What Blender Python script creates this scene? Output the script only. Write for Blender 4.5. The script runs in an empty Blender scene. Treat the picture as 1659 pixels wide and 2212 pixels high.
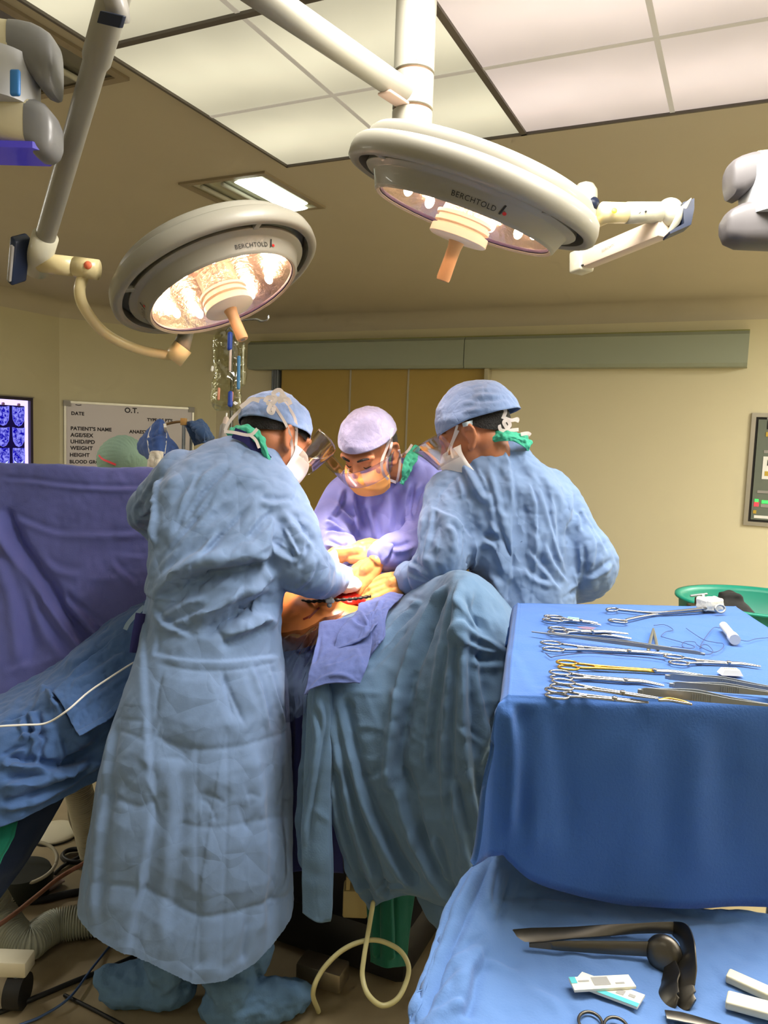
import bpy, bmesh, math, random
import numpy as np
from mathutils import Vector, Matrix
from mathutils.bvhtree import BVHTree
from math import sin, cos, pi, radians
S = bpy.context.scene
COL = S.collection
# ------------------------------------------------------------------ camera
W, H, FPX = 1659.0, 2212.0, 1660.0
CAMZ = 1.55
YAW, PITCH, ROLL = radians(24.9), radians(5.4), radians(2.1)
_f0 = np.array([-sin(YAW), cos(YAW), 0.]); _r0 = np.array([cos(YAW), sin(YAW), 0.]); _z = np.array([0, 0, 1.])
CF = cos(PITCH)*_f0 - sin(PITCH)*_z
_u1 = sin(PITCH)*_f0 + cos(PITCH)*_z
CR = cos(ROLL)*_r0 + sin(ROLL)*_u1
CU = cos(ROLL)*_u1 - sin(ROLL)*_r0
C0 = np.array([0, 0, CAMZ])
FH, RH = _f0, _r0            # level "away from viewer" and "to the right"
def ray(px, py):
    return CF + CR*((px-W/2)/FPX) + CU*((H/2-py)/FPX)
def P(px, py, d):
    return C0 + ray(px, py)*d
def onz(px, py, z):
    r = ray(px, py); return C0 + r*((z-CAMZ)/r[2])
def ony(px, py, y):
    r = ray(px, py); return C0 + r*(y/r[1])
def onplane(px, py, p0, n):
    r = ray(px, py); return C0 + r*(np.dot(np.asarray(p0)-C0, n)/np.dot(r, n))
def proj(p):
    v = np.asarray(p)-C0; d = v@CF
    return W/2+FPX*(v@CR)/d, H/2-FPX*(v@CU)/d, d
# ------------------------------------------------------------------ small vector helpers
def V(*a): return np.array(a, float)
def nrm(v):
    v = np.asarray(v, float); return v/(np.linalg.norm(v)+1e-12)
def frame(z, hint=(0, 0, 1)):
    """rows x,y,z of a right-handed frame with the given z"""
    z = nrm(z); h = np.asarray(hint, float)
    if abs(np.dot(nrm(h), z)) > .98: h = V(1, 0, 0) if abs(z[0]) < .9 else V(0, 1, 0)
    x = nrm(np.cross(h, z)); y = np.cross(z, x)
    return x, y, z
def catmull(pts, n):
    """n points along a Catmull-Rom curve through pts (any dimension)"""
    p = np.asarray(pts, float); k = len(p)
    if k == 2:
        t = np.linspace(0, 1, n).reshape((-1,)+(1,)*(p.ndim-1)); return p[0]*(1-t)+p[1]*t
    q = np.concatenate([2*p[:1]-p[1:2], p, 2*p[-1:]-p[-2:-1]])
    u = np.linspace(0, k-1, n); i = np.minimum(u.astype(int), k-2); t = (u-i)
    t = t.reshape((-1,)+(1,)*(p.ndim-1))
    a, b, c, d = q[i], q[i+1], q[i+2], q[i+3]
    return .5*((2*b)+(c-a)*t+(2*a-5*b+4*c-d)*t*t+(3*b-a-3*c+d)*t**3)
# gradient noise
_rs = np.random.RandomState(7)
_perm = np.concatenate([_rs.permutation(256)]*3); _grad = _rs.normal(size=(256, 3)); _grad /= np.linalg.norm(_grad, axis=1)[:, None]
def noise(p):
    p = np.asarray(p, float); i = np.floor(p).astype(int); f = p-i; i &= 255
    u = f*f*f*(f*(f*6-15)+10); out = 0
    for dx in (0, 1):
        for dy in (0, 1):
            for dz in (0, 1):
                h = _perm[_perm[_perm[(i[:, 0]+dx) & 255]+((i[:, 1]+dy) & 255)]+((i[:, 2]+dz) & 255)]
                g = (_grad[h]*(f-np.array([dx, dy, dz]))).sum(1)
                w = (u[:, 0] if dx else 1-u[:, 0])*(u[:, 1] if dy else 1-u[:, 1])*(u[:, 2] if dz else 1-u[:, 2])
                out = out+g*w
    return out*1.6
def fbm(p, o=3):
    s, a, out = 1., 1., 0
    for _ in range(o):
        out = out+a*noise(np.asarray(p)*s+31.7*_); s *= 2.03; a *= .5
    return out
# ------------------------------------------------------------------ mesh builder
class MB:
    def __init__(self): self.v = []; self.f = []; self.n = 0
    def add(self, v, f):
        v = np.asarray(v, float).reshape(-1, 3)
        self.f += [[i+self.n for i in q] for q in f]; self.v.append(v); self.n += len(v); return self
    def arr(self): return np.vstack(self.v) if self.v else np.zeros((0, 3))
    def box(self, c, hx, hy, hz, bev=0, seg=2):
        """c centre; hx,hy,hz half-extent vectors (or numbers along the axes)"""
        ax = [np.asarray(h, float) if np.ndim(h) else e*h for h, e in zip((hx, hy, hz), np.eye(3))]
        L = [np.linalg.norm(a) for a in ax]
        bm = bmesh.new(); bmesh.ops.create_cube(bm, size=2)
        for v in bm.verts: v.co = Vector((v.co[0]*L[0], v.co[1]*L[1], v.co[2]*L[2]))
        if bev: bmesh.ops.bevel(bm, geom=bm.edges[:], offset=bev, segments=seg, profile=.5, affect='EDGES')
        bm.verts.index_update()
        v = np.array([x.co[:] for x in bm.verts]); f = [[x.index for x in q.verts] for q in bm.faces]; bm.free()
        R = np.array([a/l for a, l in zip(ax, L)])
        if np.linalg.det(R) < 0: f = [q[::-1] for q in f]
        return self.add(np.asarray(c)+v@R, f)
    def loft(self, rings, cap=True, closed=True):
        r = np.asarray(rings, float); m, n = r.shape[:2]; f = []
        for i in range(m-1):
            for j in range(n if closed else n-1):
                k = (j+1) % n
                f.append([i*n+j, i*n+k, (i+1)*n+k, (i+1)*n+j])
        if cap and closed:
            f.append(list(range(n))[::-1]); f.append([(m-1)*n+j for j in range(n)])
        return self.add(r.reshape(-1, 3), f)
    def tube(self, path, r, n=10, sub=0, cap=True, flat=1.0, hint=(0, 0, 1), rnd=False):
        p = np.asarray(path, float); rr = np.full(len(p), r, float) if np.ndim(r) == 0 else np.asarray(r, float)
        if sub:
            q = catmull(np.column_stack([p, rr]), sub); p, rr = q[:, :3], np.maximum(q[:, 3], 1e-5)
        if rnd:   # rounded ends
            d0, d1 = nrm(p[0]-p[1]), nrm(p[-1]-p[-2]); a0, a1 = [], []
            for k in (.0, .45, .8):
                ang = k*pi/2
                a0.append((p[0]+d0*rr[0]*cos(ang), max(rr[0]*sin(ang), rr[0]*.05))); a1.append((p[-1]+d1*rr[-1]*cos(ang), max(rr[-1]*sin(ang), rr[-1]*.05)))
            p = np.vstack([[a[0] for a in a0], p, [a[0] for a in a1[::-1]]]); rr = np.concatenate([[a[1] for a in a0], rr, [a[1] for a in a1[::-1]]])
        t = np.gradient(p, axis=0); rings = []; x = None
        for i in range(len(p)):
            z = nrm(t[i])
            if x is None: x, y, _ = frame(z, hint)
            else:
                x = nrm(x-z*np.dot(x, z)); y = np.cross(z, x)
            a = np.arange(n)*2*pi/n
            rings.append(p[i]+rr[i]*(np.cos(a)[:, None]*x+flat*np.sin(a)[:, None]*y))
        return self.loft(rings, cap)
    def lathe(self, prof, o, z, n=48, hint=(0, 0, 1), cap=False, a0=0, a1=2*pi):
        """prof: (radius, height along z)"""
        x, y, z = frame(z, hint); full = a1-a0 > 6.28
        a = a0+(a1-a0)*(np.arange(n)/n if full else np.linspace(0, 1, n))
        d = np.cos(a)[:, None]*x+np.sin(a)[:, None]*y
        return self.loft([np.asarray(o)+z*h+d*max(r, 1e-5) for r, h in prof], cap, closed=full)
    def ell(self, c, rx, ry, rz, n=20, m=12, R=np.eye(3)):
        R = np.asarray(R); rings = []
        for i in range(m+1):
            th = pi*i/m; s = max(sin(th), 1e-3); a = np.arange(n)*2*pi/n
            rings.append(np.asarray(c)+np.column_stack([rx*s*np.cos(a), ry*s*np.sin(a), np.full(n, -rz*cos(th))])@R)
        return self.loft(rings)
    def build(self, name, m, parent=None, smooth=True, props=None):
        return link(name, self.arr(), self.f, m, parent, smooth)
def link(name, v, f, m, parent=None, smooth=True):
    me = bpy.data.meshes.new(name); o = bpy.data.objects.new(name, me); COL.objects.link(o)
    v = np.asarray(v, float)
    if parent is not None:
        w = Vector((0, 0, 0)); q = parent
        while q is not None: w = w+q.location; q = q.parent
        v = v-np.array(w); o.parent = parent
    me.from_pydata([tuple(x) for x in v], [], f); 
    if smooth is True: me.polygons.foreach_set('use_smooth', [True]*len(me.polygons))
    elif smooth: 
        me.polygons.foreach_set('use_smooth', [True]*len(me.polygons)); me.set_sharp_from_angle(angle=radians(smooth))
    me.update(); 
    bm = bmesh.new(); bm.from_mesh(me); bmesh.ops.recalc_face_normals(bm, faces=bm.faces[:]); bm.to_mesh(me); bm.free()
    if m is not None: me.materials.append(m)
    return o
def tag(o, label=None, cat=None, group=None, kind=None):
    if label: o['label'] = label
    if cat: o['category'] = cat
    if group: o['group'] = group
    if kind: o['kind'] = kind
    return o
def thing(name, label, cat, loc, group=None):
    o = bpy.data.objects.new(name, None); COL.objects.link(o); o.empty_display_size = .05
    o.location = Vector([float(x) for x in loc]); return tag(o, label, cat, group)
def struct(name, mb, m, label=None, smooth=False):
    o = mb.build(name, m, None, smooth); o['kind'] = 'structure'
    if label: o['label'] = label
    return o
# ------------------------------------------------------------------ cloth tools
def evaluated(v, f, mods):
    """run modifiers [(type, dict)] over a mesh, return verts, faces"""
    me = bpy.data.meshes.new('tmp'); me.from_pydata([tuple(x) for x in v], [], f); o = bpy.data.objects.new('tmp', me); COL.objects.link(o)
    for t, d in mods:
        k = o.modifiers.new('m', t)
        for a, b in d.items(): setattr(k, a, b)
    dg = bpy.context.evaluated_depsgraph_get(); ev = o.evaluated_get(dg); m2 = ev.to_mesh()
    n = len(m2.vertices); vv = np.empty(n*3); m2.vertices.foreach_get('co', vv)
    ff = [list(p.vertices) for p in m2.polygons]
    ev.to_mesh_clear(); bpy.data.objects.remove(o); bpy.data.meshes.remove(me)
    return vv.reshape(-1, 3), ff
def blend(mb, voxel=.008, smooth=6, fac=.5, fine=0):
    return evaluated(mb.arr(), mb.f, [('REMESH', dict(mode='VOXEL', voxel_size=voxel)), ('SMOOTH', dict(factor=fac, iterations=smooth))]+([('SUBSURF', dict(levels=fine, render_levels=fine))] if fine else []))
def normals(v, f):
    n = np.zeros_like(v)
    q = [x for x in f if len(x) == 4]; t = [x for x in f if len(x) == 3]
    for fs in (q, t):
        if not fs: continue
        a = np.array(fs); p = v[a]
        c = np.cross(p[:, 2]-p[:, 0], p[:, -1]-p[:, 1]) if a.shape[1] == 4 else np.cross(p[:, 1]-p[:, 0], p[:, 2]-p[:, 0])
        for k in range(a.shape[1]): np.add.at(n, a[:, k], c)
    return n/(np.linalg.norm(n, axis=1)[:, None]+1e-12)
class Cloth:
    """a mesh that gets folds pressed into it along lines seen on the photograph"""
    def __init__(self, v, f, flip=None):
        self.v = np.array(v, float); self.f = f; self.base = self.v.copy()
        self.bvh = BVHTree.FromPolygons([tuple(x) for x in v], f); self.n = normals(self.v, f)
        if flip is not None:      # make normals face a point
            s = np.sign(((np.asarray(flip)-self.v)*self.n).sum(1)).sum()
            if s < 0: self.n = -self.n
        self.d = np.zeros(len(self.v))
        e = np.array([(q[i], q[(i+1) % len(q)]) for q in self.f for i in range(len(q))]); self.e = e; self.c = np.bincount(e.ravel(), minlength=len(self.v))+1e-9
        for _ in range(3):
            a = np.zeros_like(self.n)
            for k in range(3): a[:, k] = np.bincount(e[:, 0], self.n[e[:, 1], k], len(self.v))+np.bincount(e[:, 1], self.n[e[:, 0], k], len(self.v))
            a += self.n*self.c[:, None]; self.n = a/(np.linalg.norm(a, axis=1)[:, None]+1e-12)
    def hit(self, px, py):
        r = nrm(ray(px, py)); h = self.bvh.ray_cast(Vector(C0), Vector(r))
        return None if h[0] is None else np.array(h[0])
    def fold(self, pts, amp=8, w=14, kind='r', taper=.5, sub=28):
        """pts: pixel polyline; amp in mm; w in mm"""
        pp = catmull(np.array(pts, float), sub); q = [self.hit(*x) for x in pp]; q = np.array([x for x in q if x is not None])
        if len(q) < 2: return self
        a, w = amp*.001, w*.001
        seg = np.linalg.norm(np.diff(q, axis=0), axis=1); keep = np.concatenate([[True], seg < .15]); q = q[keep]
        if len(q) < 2: return self
        for _ in range(4): q[1:-1] = (q[:-2]+2*q[1:-1]+q[2:])/4
        lo, hi = q.min(0)-4*w, q.max(0)+4*w
        idx = np.where(((self.base > lo) & (self.base < hi)).all(1))[0]
        if not len(idx): return self
        x = self.base[idx]; best = np.full(len(x), 9e9); tt = np.zeros(len(x)); ss = np.zeros(len(x)); gg = np.full(len(x), 9e9)
        K = len(q)-1
        for i in range(K):
            e = q[i+1]-q[i]; L = e@e+1e-12; t = np.clip(((x-q[i])@e)/L, 0, 1)
            dv = x-(q[i]+t[:, None]*e); d = np.linalg.norm(dv, axis=1); m = d < best
            nn = self.n[idx]; dt = dv-(dv*nn).sum(1)[:, None]*nn; sv = np.cross(e/np.sqrt(L), nn); side = (sv*dt).sum(1)/(np.linalg.norm(sv, axis=1)+1e-6)
            best[m] = d[m]; tt[m] = (i+t[m])/K; ss[m] = side[m]; gg[m] = np.linalg.norm(dt, axis=1)[m]
        env = np.clip(np.minimum(tt, 1-tt)/max(taper, 1e-3)*2, 0, 1); env = env*env*(3-2*env)
        if taper <= 0: env = np.ones_like(tt)
        g = np.maximum(gg, best-.012)/w
        if kind == 'r': h = np.exp(-g*g)
        elif kind == 'v': h = -np.exp(-g*g)
        elif kind == 'f': h = 1.9*(ss/w)*np.exp(-g*g)
        elif kind == 'p': h = np.exp(-g)           # pinched sharp ridge
        elif kind == 's': h = np.where(ss > 0, np.exp(-(ss/(4*w))**2), np.exp(-(ss/(.35*w))**2))
        elif kind == 't': h = np.clip(1-g, 0, 1)+.25*np.exp(-(g*8)**2)      # dihedral crease between flat facets
        elif kind == 'k': h = np.where(ss > 0, np.clip(1-ss/(2.2*w), 0, 1)**1.5, np.clip(1+ss/(.45*w), 0, 1)) - .45*np.where(ss < 0, np.exp(-((ss+.8*w)/(.5*w))**2), 0)
        self.d[idx] += a*env*h; return self
    def folds(self, L, k=1.0):
        for x in L: self.fold(x[0], x[1]*k, *x[2:])
        return self
    def crumple(self, amp, scale, stretch=(1, 1, 1), R=np.eye(3), ridged=False, seed=0, mask=None, o=3):
        p = (self.base@np.asarray(R).T)/np.asarray(stretch)*scale+seed*17.3
        n = fbm(p, o)
        if ridged: n = .45-np.abs(n)*1.6
        self.d += amp*.001*n*(1 if mask is None else mask(self.base)); return self
    def apply(self, smooth=0):
        if not hasattr(self, 'e'):
            e = np.array([(q[i], q[(i+1) % len(q)]) for q in self.f for i in range(len(q))]); self.e = e; self.c = np.bincount(e.ravel(), minlength=len(self.v))+1e-9
        for _ in range(2):
            a = np.bincount(self.e[:, 0], self.d[self.e[:, 1]], len(self.d))+np.bincount(self.e[:, 1], self.d[self.e[:, 0]], len(self.d)); self.d = .5*self.d+.5*a/self.c
        self.v = self.base+self.n*self.d[:, None]; self.base = self.v.copy(); self.d[:] = 0; self.n2 = normals(self.v, self.f)
        s = (self.n2*self.n).sum(1); self.n = self.n2*np.where(s < 0, -1, 1)[:, None]; return self
    def build(self, name, m, parent=None, thick=0, smooth=True):
        self.apply(); o = link(name, self.v, self.f, m, parent, smooth)
        if thick:
            k = o.modifiers.new('thick', 'SOLIDIFY'); k.thickness = thick; k.offset = -1
        return o
def sheet(grid, nu, nv, pix=True):
    """grid rows of (px,py,depth) (or world points) -> smooth dense quad sheet"""
    g = np.array([[P(*q) if pix else q for q in row] for row in grid], float)
    a = catmull(g, nv); b = catmull(np.swapaxes(a, 0, 1), nu); b = np.swapaxes(b, 0, 1)
    f = [[j*nu+i, j*nu+i+1, (j+1)*nu+i+1, (j+1)*nu+i] for j in range(nv-1) for i in range(nu-1)]
    return b.reshape(-1, 3), f
def pxl(pts, d):
    """pixel path at depth d (number or list) -> world points"""
    return np.array([P(q[0], q[1], (d if np.ndim(d) == 0 else d[i]) if len(q) < 3 else q[2]) for i, q in enumerate(pts)])
# ------------------------------------------------------------------ materials
def lin(c):
    c = np.array(c, float)/255; return tuple(np.where(c < .04045, c/12.92, ((c+.055)/1.055)**2.4))+(1.,)
MATS = {}
def mat(name, rgb, rough=.5, metal=0, bump=None, var=0, vscale=6, sheen=0, trans=0, ior=1.45, alpha=1, emit=None, estr=1, sub=0, coat=0, spec=.5, crink=None):
    if name in MATS: return MATS[name]
    m = bpy.data.materials.new(name); m.use_nodes = True; nt = m.node_tree; b = nt.nodes['Principled BSDF']
    b.inputs['Base Color'].default_value = lin(rgb); b.inputs['Roughness'].default_value = rough; b.inputs['Metallic'].default_value = metal
    b.inputs['IOR'].default_value = ior; b.inputs['Transmission Weight'].default_value = trans; b.inputs['Alpha'].default_value = alpha
    b.inputs['Specular IOR Level'].default_value = spec
    if sheen: b.inputs['Sheen Weight'].default_value = sheen
    if coat: b.inputs['Coat Weight'].default_value = coat
    if sub: b.inputs['Subsurface Weight'].default_value = sub; b.inputs['Subsurface Radius'].default_value = (.02, .008, .004)
    if emit: b.inputs['Emission Color'].default_value = lin(emit); b.inputs['Emission Strength'].default_value = estr
    tc = nt.nodes.new('ShaderNodeTexCoord')
    if var:
        n = nt.nodes.new('ShaderNodeTexNoise'); n.inputs['Scale'].default_value = vscale; n.inputs['Detail'].default_value = 5
        nt.links.new(tc.outputs['Object'], n.inputs['Vector'])
        mx = nt.nodes.new('ShaderNodeMix'); mx.data_type = 'RGBA'
        c = np.array(rgb, float); mx.inputs[6].default_value = lin(np.clip(c*(1-var), 0, 255)); mx.inputs[7].default_value = lin(np.clip(c*(1+var), 0, 255))
        nt.links.new(n.outputs['Fac'], mx.inputs[0]); nt.links.new(mx.outputs[2], b.inputs['Base Color'])
    if bump:    # (scale, strength, distance)
        n = nt.nodes.new('ShaderNodeTexNoise'); n.inputs['Scale'].default_value = bump[0]; n.inputs['Detail'].default_value = 4; n.inputs['Roughness'].default_value = .6
        nt.links.new(tc.outputs['Object'], n.inputs['Vector'])
        k = nt.nodes.new('ShaderNodeBump'); k.inputs['Strength'].default_value = bump[1]; k.inputs['Distance'].default_value = bump[2]
        nt.links.new(n.outputs['Fac'], k.inputs['Height']); nt.links.new(k.outputs['Normal'], b.inputs['Normal'])
    if crink:   # (scale, strength, distance): facets of creased sheet material
        n = nt.nodes.new('ShaderNodeTexNoise'); n.inputs['Scale'].default_value = crink[0]*.6; n.inputs['Detail'].default_value = 2
        nt.links.new(tc.outputs['Object'], n.inputs['Vector'])
        mv = nt.nodes.new('ShaderNodeVectorMath'); mv.operation = 'MULTIPLY_ADD'; mv.inputs[1].default_value = (.12, .12, .12); nt.links.new(n.outputs['Color'], mv.inputs[0]); nt.links.new(tc.outputs['Object'], mv.inputs[2])
        vo = nt.nodes.new('ShaderNodeTexVoronoi'); vo.feature = 'DISTANCE_TO_EDGE'; vo.inputs['Scale'].default_value = crink[0]; nt.links.new(mv.outputs[0], vo.inputs['Vector'])
        k2 = nt.nodes.new('ShaderNodeBump'); k2.inputs['Strength'].default_value = crink[1]; k2.inputs['Distance'].default_value = crink[2]; nt.links.new(vo.outputs['Distance'], k2.inputs['Height'])
        if bump: nt.links.new(k.outputs['Normal'], k2.inputs['Normal'])
        nt.links.new(k2.outputs['Normal'], b.inputs['Normal'])
    MATS[name] = m; return m
def emission(name, rgb, s):
    if name in MATS: return MATS[name]
    m = bpy.data.materials.new(name); m.use_nodes = True; nt = m.node_tree; nt.nodes.clear()
    e = nt.nodes.new('ShaderNodeEmission'); o = nt.nodes.new('ShaderNodeOutputMaterial')
    e.inputs[0].default_value = lin(rgb); e.inputs[1].default_value = s; nt.links.new(e.outputs[0], o.inputs[0]); m.cycles.emission_sampling = 'NONE'; MATS[name] = m; return m
def textmesh(s, size, spacing=1.0, bold=0, extr=0):
    """flat lettering in the xy plane: verts, faces, width"""
    c = bpy.data.curves.new('t', 'FONT'); c.body = s; c.size = size; c.space_character = spacing; c.offset = bold; c.extrude = extr; c.resolution_u = 4
    o = bpy.data.objects.new('t', c); COL.objects.link(o); dg = bpy.context.evaluated_depsgraph_get()
    ev = o.evaluated_get(dg); m = ev.to_mesh(); v = np.array([x.co[:] for x in m.vertices]).reshape(-1, 3); f = [list(p.vertices) for p in m.polygons]
    ev.to_mesh_clear(); bpy.data.objects.remove(o); bpy.data.curves.remove(c)
    return v, f, (v[:, 0].max() if len(v) else 0)
# ------------------------------------------------------------------ palette
M_ceil = mat('ceiling_paint', (192, 184, 164), .75, var=.02, vscale=2)
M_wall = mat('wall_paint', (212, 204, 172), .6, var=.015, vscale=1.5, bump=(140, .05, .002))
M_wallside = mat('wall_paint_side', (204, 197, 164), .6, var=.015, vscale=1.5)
M_floor = mat('floor_vinyl', (150, 136, 108), .45, var=.12, vscale=9)
M_black = mat('black_rubber', (14, 15, 16), .5)
M_dark = mat('dark_gap', (28, 26, 24), .7)
M_cream = mat('cream_enamel', (196, 192, 170), .28, coat=.3)
M_yellowed = mat('yellowed_plastic', (216, 200, 150), .35, coat=.2)
M_lampgrey = mat('lamp_grey_enamel', (142, 139, 127), .45, coat=.1)
M_navy = mat('navy_plastic', (22, 34, 58), .4)
M_alu = mat('aluminium', (176, 174, 166), .35, .85)
M_steel = mat('polished_steel', (164, 166, 170), .24, 1)
M_satin = mat('satin_steel', (150, 156, 160), .45, .55)
M_gold = mat('gold_handles', (206, 158, 70), .28, 1)
M_white = mat('white_plastic', (232, 232, 226), .4)
M_grey = mat('grey_plastic', (150, 147, 142), .4)
# ------------------------------------------------------------------ room
ZC = 2.85; XL = -6.58; YB = 7.42; XR = 3.0; YF = -3.0
CH0 = onz(143, 656, ZC); yc = CH0[1]              # corner left wall / chamfer
CHX, CHY = XL, 5.95; BX = XL+(YB-CHY)*.62         # chamfer from (XL,CHY) to (BX,YB)
def wallbox(a, b, z0, z1, t, out):
    a, b = V(*a), V(*b); d = b-a; c = (a+b)/2+np.asarray(out)*t/2
    m = MB(); m.box(V(c[0], c[1], (z0+z1)/2), V(d[0]/2, d[1]/2, 0), V(out[0]*t/2, out[1]*t/2, 0), V(0, 0, (z1-z0)/2)); return m
struct('floor', MB().box(V((XL+XR)/2, (YB+YF)/2, -.05), (XR-XL)/2+.2, (YB-YF)/2+.2, .05), M_floor)
struct('ceiling', MB().box(V((XL+XR)/2, (YB+YF)/2, ZC+.05), (XR-XL)/2+.2, (YB-YF)/2+.2, .05), M_ceil)
struct('wall_back', wallbox((BX-.3, YB), (XR, YB), 0, ZC, .1, (0, 1)), M_wall)
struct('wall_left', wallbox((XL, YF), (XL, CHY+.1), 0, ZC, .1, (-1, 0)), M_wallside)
struct('wall_right', wallbox((XR, YF), (XR, YB), 0, ZC, .1, (1, 0)), M_wall)
struct('wall_front', wallbox((XL, YF), (XR, YF), 0, ZC, .1, (0, -1)), M_wall)
CD = nrm(V(BX-XL, YB-CHY, 0)); CN = V(CD[1], -CD[0], 0)        # along the chamfer, and into the room
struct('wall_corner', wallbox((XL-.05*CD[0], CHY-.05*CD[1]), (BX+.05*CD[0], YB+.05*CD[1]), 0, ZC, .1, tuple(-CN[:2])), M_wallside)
# rounded coving where the walls meet the ceiling
def cove(a, b, n):
    a, b = V(*a, ZC), V(*b, ZC); r = .16; n = V(*n, 0); rows = []
    for k in range(9):
        t = k/8*pi/2; q = n*(r-r*cos(t))*1.0+V(0, 0, -1)*(r-r*sin(t))
        rows.append([a+q, b+q])
    m = MB(); v = np.array(rows); m.add(v.reshape(-1, 3), [[2*i, 2*i+1, 2*i+3, 2*i+2] for i in range(8)]); return m
struct('trim_1', cove((BX, YB-.001), (XR, YB-.001), (0, -1)), M_ceil, smooth=True)
struct('trim_2', cove((XL+.001, YF), (XL+.001, CHY), (1, 0)), M_ceil, smooth=True)
struct('trim_3', cove((XL, CHY), (BX, YB), CN[:2]), M_ceil, smooth=True)

# sliding door in the back wall
def bk(px, py, y=YB): return ony(px, py, y)
hb_l, hb_r = bk(536, 768, YB-.16), bk(1617, 752, YB-.16)
hb_t, hb_b = bk(1000, 728, YB-.16)[2], bk(1000, 795, YB-.16)[2]
M_door = mat('olive_door_laminate', (168, 142, 72), .5, var=.02)
M_head = mat('grey_green_enamel', (150, 158, 140), .45)
dl, dr = bk(612, 900)[0], bk(1052, 900)[0]
m = MB(); m.box(V((dl+dr)/2, YB-.03, hb_b/2+.03), (dr-dl)/2, .025, hb_b/2+.05, .004)
door = struct('door_1', m, M_door, 'olive sliding door leaf split by thin pale seams')
for px in (760, 884):
    x = bk(px, 900)[0]; m = MB(); m.box(V(x, YB-.058, hb_b/2), .009, .004, hb_b/2)
    m.build('seam_strip', mat('pale_seam', (168, 160, 138), .4), door, False)
m = MB(); x = bk(601, 850)[0]
for k, dx in enumerate((-.032, .0, .032)): m.box(V(x+dx, YB-.045, hb_b/2), .013, .03, hb_b/2, .003)
m.build('door_jamb', mat('blue_grey_alu', (120, 128, 138), .35, .6), door, False)
m = MB(); m.box(V(bk(1056, 850)[0], YB-.06, hb_b/2), .02, .06, hb_b/2, .003)
m.build('door_edge', mat('door_edge_alu', (176, 168, 140), .4, .2), door, False)
t = thing('door_header_box', 'long grey green metal track cover above the sliding door', 'door cover', V((hb_l[0]+hb_r[0])/2, YB-.08, hb_b))
xm = bk(1003, 760, YB-.16)[0]
for a, b in ((hb_l[0], xm-.004), (xm+.004, hb_r[0])):
    m = MB(); prof = [(0, 0), (-.15, 0), (-.17, .03), (-.17, hb_t-hb_b-.03), (-.14, hb_t-hb_b), (0, hb_t-hb_b)]
    rings = [[V(x, YB-.002+p[0], hb_b+p[1]) for p in prof] for x in (a, b)]
    m.loft(rings); m.build('cover_section', M_head, t, 30)
m = MB(); m.box(V((hb_l[0]+hb_r[0])/2, YB-.062, hb_t+.008), (hb_r[0]-hb_l[0])/2, .06, .006); m.build('top_flange', mat('olive_flange', (150, 150, 92), .5), t, False)

# ------------------------------------------------------------------ luminous ceiling panels
def lum(name, warm, s):
    if name in MATS: return MATS[name]
    mm = bpy.data.materials.new(name); mm.use_nodes = True; nt = mm.node_tree; b = nt.nodes['Principled BSDF']
    b.inputs['Base Color'].default_value = (.25, .25, .25, 1); b.inputs['Roughness'].default_value = .35; b.inputs['Specular IOR Level'].default_value = .3
    b.inputs['Emission Color'].default_value = lin(warm)
    # fluorescent tubes behind the diffuser: soft brighter bands along the panel
    tc = nt.nodes.new('ShaderNodeTexCoord'); sp = nt.nodes.new('ShaderNodeSeparateXYZ'); nt.links.new(tc.outputs['Object'], sp.inputs[0])
    def cosn(inp, k, off):
        a = nt.nodes.new('ShaderNodeMath'); a.operation = 'MULTIPLY_ADD'; a.inputs[1].default_value = k; a.inputs[2].default_value = off; nt.links.new(inp, a.inputs[0])
        c = nt.nodes.new('ShaderNodeMath'); c.operation = 'COSINE'; nt.links.new(a.outputs[0], c.inputs[0]); return c.outputs[0]
    c1 = cosn(sp.outputs[1], 2*pi/.6, pi); 
    q = nt.nodes.new('ShaderNodeMath'); q.operation = 'MULTIPLY_ADD'; nt.links.new(c1, q.inputs[0]); q.inputs[1].default_value = .24*s; q.inputs[2].default_value = s
    n = nt.nodes.new('ShaderNodeTexNoise'); n.inputs['Scale'].default_value = 2.2; nt.links.new(tc.outputs['Object'], n.inputs['Vector'])
    k = nt.nodes.new('ShaderNodeMath'); k.operation = 'MULTIPLY_ADD'; nt.links.new(n.outputs['Fac'], k.inputs[0]); k.inputs[1].default_value = .5; k.inputs[2].default_value = .75
    w = nt.nodes.new('ShaderNodeMath'); w.operation = 'MULTIPLY'; nt.links.new(q.outputs[0], w.inputs[0]); nt.links.new(k.outputs[0], w.inputs[1])
    nt.links.new(w.outputs[0], b.inputs['Emission Strength']); MATS[name] = mm; return mm
PANEL = .66
M_lumL = lum('diffuser_warm', (240, 232, 200), PANEL); M_lumR = lum('diffuser_pink', (246, 226, 216), PANEL*.97)
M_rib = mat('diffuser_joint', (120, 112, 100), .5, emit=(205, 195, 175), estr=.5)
M_pframe = mat('panel_frame', (96, 90, 84), .5)
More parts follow.
